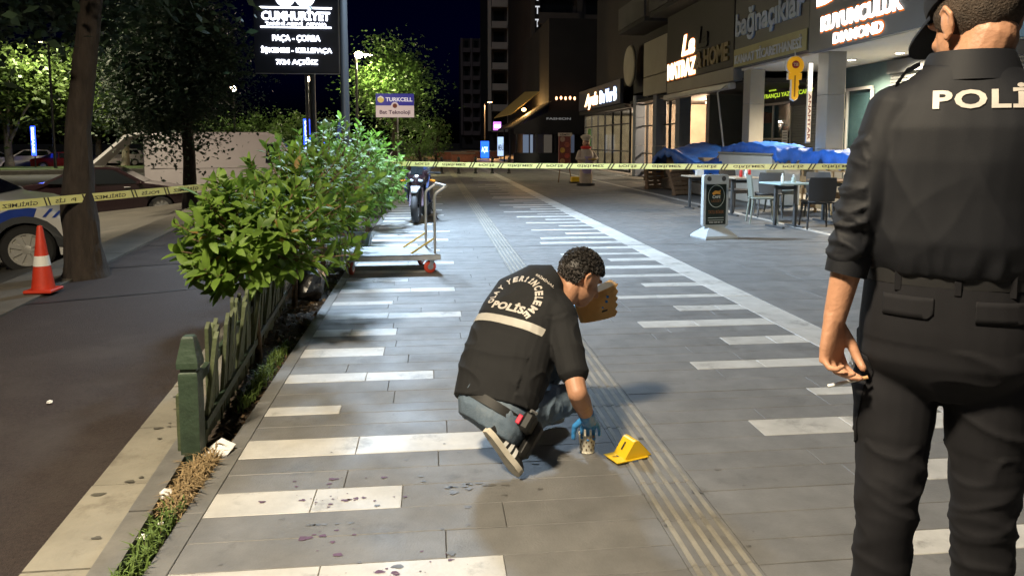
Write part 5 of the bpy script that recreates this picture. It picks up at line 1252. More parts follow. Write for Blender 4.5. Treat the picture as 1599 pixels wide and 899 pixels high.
vn, hv = car('large pale panel van with its rear tailgate raised behind the hedge', 'van', (-7.3, 28.6, -.86), R(9), VAN, 1.0, M_van, (-1.75, 1.95), .34, tumble=.06, belt=1.2, wins=[[(1.15, 1.5), (1.2, 2.2), (1.55, 2.2), (1.95, 1.5)]], screens=[((1.66, 2.42), (2.08, 1.78))])
mb = MB(); mb.loft([[V(-2.88, -.95, 2.64), V(-2.88, .95, 2.64), V(-2.86, .95, 2.56), V(-2.86, -.95, 2.56)], [V(-3.5, -.95, 2.5), V(-3.5, .95, 2.5), V(-3.46, .95, 2.42), V(-3.46, -.95, 2.42)], [V(-4.7, -.9, 1.45), V(-4.7, .9, 1.45), V(-4.62, .9, 1.4), V(-4.62, -.9, 1.4)]]); tg = mb.build('tailgate', M_wcar, vn, 30)
mb = MB(); mb.loft([[V(-3.6, -.8, 2.36), V(-3.6, .8, 2.36), V(-3.58, .8, 2.33), V(-3.58, -.8, 2.33)], [V(-4.4, -.8, 1.66), V(-4.4, .8, 1.66), V(-4.38, .8, 1.63), V(-4.38, -.8, 1.63)]]); mb.build('tailgate_window', MATS['car_glass'], tg)
mb = MB(); mb.box((-2.935, 0, 1.45), (.01, 1.7, 1.7)); mb.build('load_bay_dark_sheet', M_black, vn)  # flat black sheet stands in for the shade inside the van
for z in (.72, 1.35): mb = MB(); mb.cbox((-.4, -hv(z) - .006, z), (4.6, .014, .03), .004); mb.build('side_strip', M_van, vn)
mb = MB(); mb.cbox((.9, -hv(1.2) - .012, 1.2), (.2, .02, .04), .006); mb.build('door_handle', M_black, vn)
for (lb_, px_, Y, pr, pt, rz, ar, cat) in (('white saloon parked at the far left below the plane trees', 36, 70, SED, M_wcar, 205, (-1.38, 1.38), 'car'), ('white tall car parked left of the stout plane tree trunk', 80, 66, SUV, M_wcar, 220, (-1.3, 1.3), 'car'), ('dark red car parked behind the big dark tree trunk', 138, 64, SED, M_rcar, 15, (-1.38, 1.38), 'car'), ('white car parked behind the forked plane tree', 212, 74, SUV, M_wcar, 210, (-1.3, 1.3), 'car')):
    X = (px_ - 674) / 1155 * Y
    wn_ = SW if pr is SED else [[(-1.75, 1.15), (-1.6, 1.52), (-.5, 1.58), (-.5, 1.13)], [(-.44, 1.13), (-.44, 1.58), (.1, 1.56), (.8, 1.12)]]
    car(lb_, cat, (X, Y, -.86), R(rz), pr, .9, pt, ar, .33, wins=wn_, screens=SS if pr is SED else [((.2, 1.59), (.92, 1.15)), ((-2.0, 1.2), (-1.86, 1.5))], small=True, group='cars along the road', belt=1.0)
# ---- kerbed island across the road
isl = MB(); isl.prism([(-42, 50), (-20, 57), (-14, 60), (-14, 66), (-45, 60)], (0, 0, -.85), (1, 0, 0), (0, 1, 0), (0, 0, .3)); struct(isl.build('traffic_island', M_conc))
isl = MB(); isl.prism([(-41, 51), (-20, 57.6), (-14.5, 60.4), (-14.5, 65.4), (-44, 59.4)], (0, 0, -.549), (1, 0, 0), (0, 1, 0), (0, 0, .05)); struct(isl.build('island_lawn', mat('lawn', (.07, .1, .025), .9, var=.4, scale=2, world=True)))
# ---- motorcycle
mc = thing('motorcycle', 'dark blue sports motorcycle parked facing the camera beside the hedge', 'motorcycle', (-.27, 12.78, 0), math.atan2(-1.32, -.16))
M_mb = mat('blue_black_fairing', (.02, .03, .08), .2); M_eng = mat('engine_grey', (.12, .12, .13), .45, .6)
for x, nm in ((0, 'front_wheel'), (-1.36, 'rear_wheel')):
    mb = MB(); w_ = .06 if x == 0 else .085
    mb.lathe([(.215, -w_ * .7), (.26, -w_), (.295, -w_ * .6), (.305, 0), (.295, w_ * .6), (.26, w_), (.215, w_ * .7), (.215, -w_ * .7)], (x, 0, .305), (0, 1, 0), 28, 0, False); wh = mb.build(nm, mat('grey_tyre', (.06, .06, .065), .7), mc, 60)
    mb = MB(); mb.lathe([(.218, -.04), (.2, -.03), (.2, .03), (.218, .04)], (x, 0, .305), (0, 1, 0), 28); mb.cyl((x, -.06, .305), (x, .06, .305), .03)
    for k in range(5): a = R(72 * k); mb.tube([(x, 0, .305), (x + .2 * math.cos(a), 0, .305 + .2 * math.sin(a))], .016, 8)
    mb.build('rim', M_blk, wh)
for s_ in (-1, 1):
    mb = MB(); mb.tube([(0, s_ * .1, .305), (-.2, s_ * .1, .8)], [.03, .024], 10); mb.build('fork', mat('purple_chrome', (.5, .42, .55), .25, .7), mc, 60)
    mb = MB(); mb.tube([(-.22, s_ * .1, .84), (-.26, s_ * .2, .87), (-.34, s_ * .35, .86)], .014, 8); hb_ = mb.build('handlebar', M_black, mc, 60)
    mb = MB(); mb.tube([(-.3, s_ * .29, .865), (-.36, s_ * .38, .855)], .02, 8); mb.build('grip', M_rubber, hb_, 60)
    mb = MB(); mb.tube([(-.1, s_ * .13, .9), (-.12, s_ * .24, .97)], .008, 6); mi_ = mb.build('mirror', M_black, mc); mb = MB(); mb.ell((-.13, s_ * .27, .985), (.02, .055, .035), None, 12, 8); mb.build('mirror_shell', M_mb, mi_, 60)
    mb = MB(); mb.tube([(-.6, s_ * .13, .32), (-1.36, s_ * .09, .305)], .03, 8); mb.build('swingarm', M_eng, mc, 60)
    mb = MB(); mb.prism([(-.02, .62), (-.3, .84), (-.62, .72), (-.68, .42), (-.4, .34), (-.2, .46)], (0, s_ * .17, 0), (1, 0, 0), (0, 0, 1), (0, s_ * .04, 0)); mb.build('side_fairing', M_mb, mc, 30)
    mb = MB(); mb.tube([(-.25, s_ * .17, .75), (-.28, s_ * .3, .72)], .02, 6); mb.build('indicator', mat('amber_lens', (.6, .2, .02), .3), mc)
mb = MB(); mb.oval([((.06, 0, .64), (0, .05, 0), (0, 0, .05)), ((-.02, 0, .72), (0, .13, 0), (0, 0, .11)), ((-.16, 0, .8), (0, .19, 0), (0, 0, .14)), ((-.3, 0, .82), (0, .19, 0), (0, 0, .12))]); ns_ = mb.build('nose_fairing', M_blk, mc, 60)
for s_ in (-1, 1): mb = MB(); mb.ell((.0, s_ * .075, .74), (.04, .05, .03), None, 12, 8); mb.build('headlamp', mat('lamp_glass', (.5, .55, .6), .08, .2), ns_, 60)
mb = MB(); mb.loft([[V(-.05, -.1, .84), V(-.02, 0, .86), V(-.05, .1, .84)], [V(-.25, -.11, 1.0), V(-.2, 0, 1.04), V(-.25, .11, 1.0)]], False, False); mb.build('windscreen', MATS['car_glass'], mc)
mb = MB(); mb.oval([((.24, 0, .56), (0, .05, 0), (0, 0, .015)), ((.05, 0, .64), (0, .085, 0), (0, 0, .02)), ((-.18, 0, .6), (0, .07, 0), (0, 0, .015))]); mb.build('front_mudguard', mat('grey_fender', (.35, .37, .4), .3), mc, 60)
mb = MB(); mb.oval([((-.32, 0, .82), (0, .1, 0), (0, 0, .08)), ((-.5, 0, .87), (0, .16, 0), (0, 0, .12)), ((-.75, 0, .82), (0, .12, 0), (0, 0, .1))]); mb.build('fuel_tank', M_mb, mc, 60)
mb = MB(); mb.oval([((-.7, 0, .8), (0, .1, 0), (0, 0, .05)), ((-1.0, 0, .8), (0, .13, 0), (0, 0, .05)), ((-1.3, 0, .9), (0, .1, 0), (0, 0, .05)), ((-1.55, 0, .96), (0, .05, 0), (0, 0, .03))]); mb.build('seat', M_rubber, mc, 60)
mb = MB(); mb.cbox((-.6, 0, .45), (.42, .3, .4), .05); mb.build('engine', M_eng, mc, 30)
mb = MB(); mb.tube([(-.4, -.1, .3), (-.8, -.17, .26), (-1.2, -.2, .42), (-1.5, -.2, .55)], [.025, .03, .05, .055], 12); mb.build('exhaust', mat('orange_steel', (.5, .3, .2), .3, .8), mc, 60)
mb = MB(); mb.tube([(-.62, .14, .3), (-.66, .3, .0)], .012, 6); mb.build('side_stand', M_black, mc)
# ---- big black sign on a post
bs_ = thing('restaurant_sign', 'tall black roadside sign with glowing white restaurant lettering', 'sign', (-2.5, 16.3, -.05))
mb = MB(); mb.cyl((0, 0, 0), (0, 0, 3), .06, n=14); mb.build('post', M_black, bs_)
mb = MB(); mb.cbox((-.29, 0, 3.95), (1.74, .2, 2.12), .02); pb = mb.build('panel', mat('black_panel', (.03, .032, .045), .4), bs_)
mb = MB(); mb.box((.585, 0, 3.95), (.012, .16, 2.1)); mb.box((-.29, -.1, 2.885), (1.7, .02, .012)); mb.build('edge_trim', M_alu, bs_)
BT = lambda s_, xc, z, w_, h, off=.035, nm='lettering': text(s_, M_wlitc, bs_, (xc, -.105, z), (1, 0, 0), (0, 0, 1), w=w_, h=h, ext=.012, offset=off, align='C', name=nm)
BT('CUMHURİYET', -.29, 3.98, 1.4, .24, .03); BT('TARİHİ AŞEVİ  ASPAVA', -.29, 3.87, 1.25, .085, .012)
mb = MB(); mb.box((-.29, -.11, 4.24), (1.48, .012, .03)); mb.box((-.29, -.11, 3.84), (1.45, .012, .028)); mb.build('lit_lines', M_wlitc, bs_)
BT('PAÇA - ÇORBA', -.29, 3.53, .98, .15, .02); BT('İŞKEMBE - KELLEPAÇA', -.29, 3.29, 1.45, .16, .02); BT('7/24 AÇIĞIZ', -.29, 3.05, .86, .16, .02)
mb = MB()
for x in (-.5, -.1): mb.lathe([(.2, 0), (.2, -.012), (.08, -.012)], (x, -.1, 4.46), (0, 1, 0), 24)
mb.build('lit_emblem', M_wlitc, bs_)
# ---- phone-shop sign
tk = thing('phone_shop_sign', 'two-part blue and white shop sign on a thin post before the lit tree', 'sign', (-1.42, 30, 0))
mb = MB(); mb.cyl((.1, 0, 0), (.1, 0, 2.4), .03, n=10); mb.build('post', M_alu, tk)
mb = MB(); mb.cbox((0, 0, 3.08), (1.5, .12, .46), .01); mb.build('upper_panel', mat('navy_panel', (.04, .04, .28), .4, emit=(.05, .05, .4), es=.12), tk)
mb = MB(); mb.cbox((0, 0, 2.61), (1.5, .12, .46), .01); mb.build('lower_panel', mat('cream_panel', (.55, .45, .42), .4, emit=(1, .8, .75), es=.13), tk)
M_dl = mat('dim_white_letter', (.6, .58, .6), .4, emit=(1, .95, 1), es=.18)
text('TURKCELL', M_dl, tk, (-.36, -.065, 3.0), (1, 0, 0), (0, 0, 1), w=1.05, h=.16, ext=.005, offset=.03); text('Bat Teknoloji', mat('plum_letter', (.1, .03, .08), .5), tk, (-.6, -.065, 2.46), (1, 0, 0), (0, 0, 1), w=1.2, h=.2, ext=.005, offset=.02)
mb = MB(); mb.lathe([(.13, 0), (.13, -.01)], (-.55, -.062, 3.08), (0, 1, 0), 20); lg = mb.build('round_emblem', mat('gold_emblem', (.6, .45, .12), .4, emit=(1, .8, .2), es=.12), tk)
mb = MB(); mb.tube([(-.66, -.08, 3.14), (-.55, -.08, 3.2), (-.45, -.08, 3.12)], .02, 6); mb.build('emblem_antenna', M_dl, lg)
mb = MB(); mb.lathe([(.15, 0), (.15, -.008)], (0, -.064, 2.83), (0, 1, 0), 20); lg = mb.build('centre_emblem', MATS['cream_panel'], tk)
mb = MB(); mb.lathe([(.09, 0), (.09, -.008)], (0, -.074, 2.83), (0, 1, 0), 16); mb.build('emblem_core', mat('red_brown_print', (.3, .08, .05), .5), lg)
# ---- folded parasol, neon poles, globe lamps
pa = thing('folded_parasol', 'folded dark blue parasol behind the hedge by the lamp post', 'parasol', (-3.0, 26, -.3))
mb = MB(); mb.cyl((0, 0, 0), (0, 0, 2.8), .025, n=8); mb.build('pole', M_black, pa)
rings = []
for z, r_ in ((1.0, .2), (1.2, .26), (1.8, .22), (2.3, .14), (2.65, .05)):
    rings.append([V(r_ * (1 + .22 * math.cos(6 * a)) * math.cos(a), r_ * (1 + .22 * math.cos(6 * a)) * math.sin(a), z) for a in [2 * math.pi * k / 36 for k in range(36)]])
mb = MB(); mb.loft(rings); mb.build('canopy', mat('navy_canvas', (.03, .06, .25), .8), pa, 60)
for k, (lb_, px_, Y, z0, z1) in enumerate((('blue neon vertical sign on a pole behind the hedge', 487, 40, .9, 2.6), ('blue neon vertical sign across the road behind the big trunk', 97, 60, .4, 2.6), ('short blue neon sign low behind the hedge', 516, 42, .7, 1.4))):
    X = (px_ - 674) / 1155 * Y; t = thing('neon_sign', lb_, 'sign', (X, Y, -.86), 0, 'blue neon signs')
    mb = MB(); mb.cyl((0, 0, 0), (0, 0, z1 + .86), .05, n=8); mb.build('pole', M_black, t)
    mb = MB(); mb.cbox((0, -.1, (z0 + z1) / 2 + .86), (.32, .1, z1 - z0), .02); mb.build('case', mat('neon_blue', (.02, .04, .5), .4, emit=(.02, .06, 1), es=2.2), t)
    text('ECZANE' if k < 2 else 'PTT', emat('neon_pale', (.5, .6, 1), 3), t, (-.08, -.155, z1 + .75), (0, 0, -1), (1, 0, 0), w=(z1 - z0) * .85, h=.16, ext=.01)
def globe(label, px_, py_, Y, r_, e, col, em, z0):
    X = (px_ - 674) / 1155 * Y; z = 1.4 + (222 - py_) / 1155 * Y; t = thing('globe_lamp', label, 'street lamp', (X, Y, z0), 0, 'globe lamps')
    mb = MB(); mb.lathe([(.1, 0), (.06, .2), (.045, z - z0 - r_ - .05), (.08, z - z0 - r_ - .02), (.08, z - z0 - r_ + .02)], n=10); mb.build('pole', M_black, t, 40)
    mb = MB(); mb.ell((0, 0, z - z0), (r_, r_, r_), None, 18, 12); mb.build('globe', emat('globe_' + str(em), col, em), t, 180)
    if e: point('lamp_light', t, (0, 0, z - z0 + r_ + .1), e, col, .15)
globe('large pale globe lamp showing under the big black sign', 488, 112, 24, .15, 160, (1, .78, .6), 14, -.3)
globe('smaller globe lamp just below the large one', 492, 128, 40, .14, 300, (1, .72, .45), 13, -.86)
globe('globe lamp glowing between the drooping tree and the big sign', 381, 143, 46, .17, 500, (1, .85, .6), 15, -.86)
globe('tiny distant globe lamp above the hedge', 517, 196, 60, .14, 150, (1, .7, .5), 12, -.86)
street_lamp('yellow street lamp shining into the tree behind the phone-shop sign', (-3.1, 32, 0), 5.0, (.3, .35), 520, (1, .9, .5), emat('yellow_lens', (1, .85, .4), 60), 165, .06, (.4, .6))
point('lamp_light', bpy.data.objects['street_lamp.003'] if 'street_lamp.003' in bpy.data.objects else None, (.25, .2, 4.6), 120, (1, .9, .5), .12)
mb = MB(); mb.ell((.12, -.1, 5.02), (.16, .16, .14)); mb.build('lamp_globe', MATS['yellow_lens'], bpy.data.objects['street_lamp.003'], 180)
street_lamp('tall lamp added unseen behind the big dark trunk to light the plane trees', (-27.6, 58, -.86), 9.5, (-.8, .8), 2100, (1, .95, .68), M_sod, 170, .1, (-.6, .9), rad=.3)  # added lamp, out of sight, brightens the plane tree crowns
street_lamp('tall lamp added out of view left of the black saloon to light the road', (-13, 17.5, -.82), 9.0, (1.3, .5), 3200, (1, .86, .62), M_sod, 112, .1, (.2, .5), rad=.3, blend=.6)  # added lamp beyond the frame, lights road, saloon and van side

# ------------------------------------------------------------------ people
def remeshed(name, mb, voxel, it, m, parent, disp=None):
    me = mb.mesh('tmp'); bm = bmesh.new(); bm.from_mesh(me); bmesh.ops.recalc_face_normals(bm, faces=bm.faces); bm.to_mesh(me); bm.free()
    o = bpy.data.objects.new('tmp', me); COL.objects.link(o)
    r = o.modifiers.new('r', 'REMESH'); r.mode = 'VOXEL'; r.voxel_size = voxel
    s = o.modifiers.new('s', 'SMOOTH'); s.factor = .5; s.iterations = it
    dg = bpy.context.evaluated_depsgraph_get(); me2 = bpy.data.meshes.new_from_object(o.evaluated_get(dg))
    bpy.data.objects.remove(o); bpy.data.meshes.remove(me); me2.name = name
    if disp:
        nv = len(me2.vertices); no = [v.normal.copy() for v in me2.vertices]
        for v, n_ in zip(me2.vertices, no): v.co += n_ * disp(v.co)
    me2.materials.clear(); me2.materials.append(m)
    return put(name, me2, parent, 180)
def bvh(o): return BVHTree.FromPolygons([v.co.copy() for v in o.data.vertices], [tuple(p.vertices) for p in o.data.polygons])
def crease(p, f, s=0.0): return max(0, 1 - abs(noise.noise(V(p.x * f[0] + s, p.y * f[1], p.z * f[2] + s))) * 2.6) ** 2.2
def ridge(p, f, s=0.0): return 1 - abs(noise.noise(V(p.x * f[0] + s, p.y * f[1], p.z * f[2] + s))) * 2
def stick(name, pts2, faces, m, parent, tree, O, U, W, B, off=.0025, sub=0):
    """lay flat pieces given in (u, w) onto a surface by casting along -B"""
    bm = bmesh.new(); vs = [bm.verts.new((a, b, 0)) for a, b in pts2]
    for f in faces:
        try: bm.faces.new([vs[i] for i in f])
        except ValueError: pass
    bmesh.ops.triangulate(bm, faces=bm.faces)
    for _ in range(sub): bmesh.ops.subdivide_edges(bm, edges=bm.edges, cuts=1, use_grid_fill=True)
    for v in bm.verts:
        p = O + U * v.co.x + W * v.co.y
        h, n_, i, d = tree.ray_cast(p + B * .5, -B)
        v.co = (h + B * off) if h is not None else p
    me = bpy.data.meshes.new(name); bm.to_mesh(me); bm.free(); me.materials.append(m)
    return put(name, me, parent, 180)
def word(s_, w_, h, offset=.03, space=1.0, shear=0):
    vs, fs = text_geo(s_, offset, space, shear); x0 = min(v.x for v in vs); x1 = max(v.x for v in vs); y0 = min(v.y for v in vs); y1 = max(v.y for v in vs)
    return [((v.x - x0) / (x1 - x0) * w_ - w_ / 2, (v.y - y0) / (y1 - y0) * h) for v in vs], fs
def hand(mb, wr, D, T, N, curl, k=1.0, spread=.0, thumb=(.5, .75, .35), fat=1.0):
    D, T, N = Vector(D).normalized(), Vector(T).normalized(), Vector(N).normalized(); wr = Vector(wr); tips = []
    mb.oval([(wr - D * .015 * k, T * .026 * k, N * .02 * k), (wr + D * .02 * k, T * .033 * k, N * .019 * k), (wr + D * .06 * k, T * .041 * k, N * .017 * k), (wr + D * .095 * k, T * .041 * k, N * .014 * k)], 16)
    for i, (off, L) in enumerate(((.0335, .072), (.0115, .08), (-.0115, .074), (-.0335, .058))):
        p = wr + D * (.088 - abs(off) * .15) * k + T * off * k; a = 0; pts = [p]; d0 = (D + T * spread * off * 20).normalized()
        for j, fr in enumerate((.45, .32, .25)):
            a += R(curl[i] * (.9, 1.0, .7)[j]); d = d0 * math.cos(a) + N * math.sin(a); p = p + d * L * fr * k; pts.append(p)
        rr = [.0092, .0083, .0078, .0068]; mb.chain(pts, [q * k * fat * (1 if i < 3 else .88) for q in rr], 10); tips.append(pts)
    p = wr + D * .025 * k + T * .03 * k; d = (D * thumb[0] + T * thumb[1] + N * thumb[2]).normalized(); q = p + d * .042 * k
    d2 = (d + D * .5 + N * .35 - T * .35).normalized(); q2 = q + d2 * .032 * k; q3 = q2 + (d2 + N * .3 - T * .2).normalized() * .026 * k
    mb.chain([p - d * .02 * k, q, q2, q3], [.015 * k * fat, .0125 * k * fat, .0105 * k * fat, .0088 * k * fat], 10); tips.append([p, q, q2, q3])
    return tips
def head(mb, c, Rx, Fy, Uz, s=1.0, nk=None):
    L = lambda x, y, z: Vector(c) + (Rx * x + Fy * y + Uz * z) * s
    rot = Matrix((Rx, Fy, Uz)).transposed()
    mb.ell(L(0, -.012, .03), (.077 * s, .097 * s, .093 * s), rot)
    mb.ell(L(0, .02, -.03), (.066 * s, .076 * s, .085 * s), rot)
    mb.ell(L(0, .042, -.075), (.046 * s, .045 * s, .042 * s), rot)
    mb.chain([L(0, .085, .012), L(0, .112, -.028)], [.011 * s, .015 * s], 10)
    mb.ell(L(0, .088, -.058), (.025 * s, .012 * s, .012 * s), rot); mb.ell(L(0, .078, .03), (.052 * s, .02 * s, .012 * s), rot)
    for q in (-1, 1):
        mb.ell(L(q * .035, .062, -.025), (.024 * s, .022 * s, .02 * s), rot)
        mb.ell(L(q * .079, -.012, -.008), (.008 * s, .019 * s, .031 * s), Matrix.Rotation(0, 3, 'Z') @ rot)
        mb.chain([L(q * .082, -.026, -.02), L(q * .087, -.034, .005), L(q * .086, -.02, .026), L(q * .081, .0, .02)], [.0055 * s, .006 * s, .006 * s, .005 * s], 8)
        mb.ell(L(q * .08, -.004, -.035), (.006 * s, .009 * s, .009 * s), rot)
    mb.chain([L(0, -.03, -.045), nk or L(0, -.045, -.14)], [.056 * s, .058 * s], 16)
    return L, rot
M_skin = mat('skin', (.48, .25, .15), .5, var=.12, scale=14, bump=.12, bscale=120)
M_cloth = mat('black_jacket_cloth', (.005, .006, .0095), .7, var=.15, scale=4, bump=.03, bscale=300, spec=.35)
M_trou = mat('navy_black_trousers', (.0085, .0085, .011), .85, var=.2, scale=5, bump=.04, bscale=300, spec=.3)
M_refl = mat('silver_reflective', (.5, .46, .42), .45, var=.08, scale=20)

# ---- the standing officer
off = thing('person', 'officer in black cap, jacket and cargo trousers seen from behind at right', 'person', (0, 0, 0))
F = V(.55, .835, 0).normalized(); Rr = V(F.y, -F.x, 0); Z = V(0, 0, 1)
B0 = V(1.135, 1.505, 0)
Q = lambda a, b, z, o=B0: o + Rr * a + F * b + Z * z
# body (skin): head, neck, arms, hands, hidden core
Hf = V(-.04, 1, -.30).normalized(); Hr_ = V(1, .04, 0).normalized(); Hu = Hr_.cross(Hf).normalized(); Hr_ = Hf.cross(Hu).normalized()
hc = V(1.197, 1.545, 1.66)
mb = MB(); HL, hrot = head(mb, hc, Hr_, Hf, Hu, 1.0, Q(.025, .035, 1.54))
mb.chain([Q(.025, .035, 1.54), Q(.01, .02, 1.44), Q(0, 0, 1.1), Q(0, 0, .9)], [.058, .07, .08, .08], 16)
shl, elb, wrl = V(1.03, 1.555, 1.462), V(.95, 1.548, 1.245), V(.898, 1.546, 1.005)
mb.chain([Q(0, 0, 1.43), shl], [.06, .045], 14)
mb.chain([shl, elb], [.045, .038], 14); mb.chain([elb, elb.lerp(wrl, .4), wrl], [.036, .036, .0245], 16)
Dn = V(-.08, -.06, -1).normalized(); otips = hand(mb, wrl, Dn, F * .85 + Rr * .45, Rr * .85 - F * .45, (30, 38, 44, 50), 1.0, .12, (.85, .3, .5))
shr, elr, wrr = V(1.295, 1.4, 1.462), V(1.37, 1.36, 1.22), V(1.42, 1.46, 1.06)
mb.chain([Q(0, 0, 1.43), shr], [.06, .045], 14); mb.chain([shr, elr, wrr], [.045, .038, .027], 14)
hand(mb, wrr, V(-.1, .6, -.75), V(-.7, .2, .3), V(-.6, -.2, -.3), (30, 35, 40, 40))
for s_, k_, a_ in ((-1, V(.99, 1.465, .58), V(.967, 1.475, .08)), (1, V(1.19, 1.425, .58), V(1.195, 1.41, .08))): mb.chain([Q(s_ * .085, 0, .88), k_, a_], [.06, .042, .032], 14)
body = remeshed('body', mb, .003, 10, M_skin, off)
# jacket
mb = MB()
mb.oval([(Q(0, 0, 1.118), Rr * .166, F * .122), (Q(0, 0, 1.14), Rr * .176, F * .13), (Q(0, 0, 1.19), Rr * .184, F * .14), (Q(0, .005, 1.28), Rr * .182, F * .138), (Q(.005, .01, 1.36), Rr * .186, F * .14), (Q(.01, .015, 1.43), Rr * .19, F * .134), (Q(.014, .018, 1.485), Rr * .168, F * .115), (Q(.015, .02, 1.525), Rr * .13, F * .095), (Q(.018, .025, 1.565), Rr * .085, F * .08)], 32, 2.4)
mb.chain([Q(.0, .01, 1.495), shl], [.075, .066], 18); mb.chain([Q(.02, .01, 1.495), shr], [.075, .066], 18)
cuf = elb.lerp(wrl, .5)
mb.chain([shl, shl.lerp(elb, .5), elb, cuf + V(.0, 0, .02)], [.068, .062, .055, .043], 18); mb.chain([shr, shr.lerp(elr, .5), elr, elr.lerp(wrr, .4)], [.068, .062, .055, .045], 18)
def dj(p):
    arm = (p - B0).dot(Rr) < -.165 and p.z < 1.42
    d = .0035 * noise.noise(p * 7)
    if arm:
        k = 1.6 if p.z < 1.28 else .7; d += .008 * k * (crease(V(p.x + p.z * .4, p.y, p.z), (8, 8, 19), 3) - .3) + .006 * k * (crease(V(p.x - p.z * .5, p.y, p.z), (11, 11, 24), 8) - .3)
        if p.z < 1.15: d = d * .25 + .002
    else:
        q = V((p - B0).dot(Rr), (p - B0).dot(F), p.z)
        d += .0028 * (crease(V(q.x + q.z * .6, q.y, q.z), (7, 2, 3), 2) - .25) * max(.3, min(1, (1.5 - q.z) / .2)) + .002 * (crease(V(q.x - q.z * .8, q.y, q.z), (8, 2, 4), 6) - .25) * max(.2, min(1, (1.5 - q.z) / .2))
        if q.z < 1.19: d += .006 * (ridge(q, (24, 24, 5), 1) - .5) * min(1, (1.19 - q.z) / .04)
    return d
jk = remeshed('jacket', mb, .0055, 6, M_cloth, off, dj)
mb = MB(); # standing collar
for k in range(1):
    rings = []
    for z, r0, r1, fy in ((1.53, .105, .096, .018), (1.558, .094, .088, .024), (1.588, .084, .08, .03), (1.594, .08, .076, .03), (1.575, .074, .07, .028), (1.54, .075, .07, .022)):
        rings.append([Q(.022 + r0 * math.cos(a), fy + r1 * math.sin(a), z - .02 * max(0, math.sin(a)) + .006 * math.cos(a) * 0) for a in [2 * math.pi * j / 40 for j in range(40)]])
    mb.loft(rings)
col_ = mb.build('collar', M_cloth, jk, 60)
mb = MB(); a_ = [0]; rings = []
for t_, r_ in ((0, .0475), (.3, .0485), (1.0, .047)):
    c = cuf.lerp(wrl, .0) + (wrl - elb).normalized() * (-.03 + .05 * t_); ax = (wrl - elb).normalized(); u = ax.orthogonal().normalized(); v = ax.cross(u)
    rings.append([c + (u * math.cos(q) + v * math.sin(q)) * (r_ - .003) for q in [2 * math.pi * j / 30 for j in range(30)]])
mb.loft(rings); mb.build('rolled_cuff', M_cloth, jk, 60)
ep = MB()
for tpt in (shl,):
    a = Q(-.075, .015, 1.572); b = tpt + Z * .078 - (a - tpt).normalized() * .02; sd = F * .024; pts = []
    rings = [[a + sd + Z * .004, a - sd + Z * .004, a - sd - Z * .004, a + sd - Z * .004]]
    m_ = a.lerp(b, .55) + Z * .012; rings.append([m_ + sd + Z * .004, m_ - sd + Z * .004, m_ - sd - Z * .004, m_ + sd - Z * .004]); rings.append([b + sd + Z * .006, b - sd + Z * .006, b - sd - Z * .004, b + sd - Z * .004]); ep.loft(rings)
ep.build('epaulette', M_cloth, jk, 40)
tj = bvh(jk); p2, f2 = word('POLİS', .208, .052, .035, 1.12)
stick('back_lettering', p2, f2, M_refl, jk, tj, Q(.053, -.13, 1.468), Rr, Z, -F, .003, 2)
# trousers
mb = MB()
mb.oval([(Q(0, 0, 1.15), Rr * .158, F * .112), (Q(0, 0, 1.1), Rr * .166, F * .118), (Q(0, -.005, 1.0), Rr * .174, F * .128), (Q(0, -.008, .93), Rr * .174, F * .13), (Q(0, 0, .875), Rr * .15, F * .112), (Q(0, 0, .845), Rr * .11, F * .09)], 30, 2.5)
kl, al, kr, ar = V(.99, 1.465, .58), V(.967, 1.475, .06), V(1.19, 1.425, .58), V(1.195, 1.41, .06)
hl_, hr_ = Q(-.088, -.002, .88), Q(.088, -.002, .88)
mb.chain([hl_, hl_.lerp(kl, .45), kl, kl.lerp(al, .5), al], [.093, .079, .062, .055, .056], 20); mb.chain([hr_, hr_.lerp(kr, .45), kr, kr.lerp(ar, .5), ar], [.093, .079, .063, .055, .056], 20)
def dt(p):
    d = .003 * noise.noise(p * 6)
    if p.z < .74: d += .005 * (crease(V(p.x + p.z * .7, p.y, p.z), (6, 6, 12), 4) - .3) * min(1, (.78 - p.z) / .1) + .005 * (crease(V(p.x - p.z * .6, p.y, p.z), (8, 8, 16), 6) - .3)
    elif p.z < .97: d += .007 * (crease(V(p.x + p.z * .8, p.y, p.z), (6, 6, 9), 9) - .3)
    return d
trs = remeshed('trousers', mb, .0058, 5, M_trou, off, dt)
tt = bvh(trs)
# belt, loops, pockets
mb = MB(); rings = []
for dz, g in ((-.016, .002), (-.015, .004), (.015, .004), (.016, .002), (.015, .0), (-.015, .0)):
    ring = []
    for j in range(48):
        a = 2 * math.pi * j / 48; ca, sa = math.cos(a), math.sin(a); pw = 2 / 2.5
        ring.append(Q((.164 + g) * math.copysign(abs(ca) ** pw, ca), (.115 + g) * math.copysign(abs(sa) ** pw, sa), 1.112 + dz))
    rings.append(ring)
rings.append(rings[0]); mb.loft(rings, False); mb.build('belt', mat('black_webbing', (.012, .012, .013), .6), off, 40)
for a in (-.098, .012, .11):
    h, n_, i, d = tt.ray_cast(Q(a, -.5, 1.108), F); mb = MB(); mb.cbox(h - F * .004, (.014, .004, .05), .0015, Matrix((Rr, F, Z)).transposed()); mb.build('belt_loop', M_trou, trs)
def pocket(name, a0, a1, z0, z1, O_, U_, B_, notch=.012):
    n = 9; top = []; bot = []
    pts = [(a0 + (a1 - a0) * k / n, z1) for k in range(n + 1)] + [(a1 - (a1 - a0) * k / n, z0 + (notch if k in (0,) else 0)) for k in range(n + 1)]
    st_ = stick(name, pts, [tuple(range(len(pts)))], M_trou, trs, tt, O_, U_, Z, B_, .0022, 2)
    sm = st_.modifiers.new('thickness', 'SOLIDIFY'); sm.thickness = .002; sm.offset = -.2; return st_
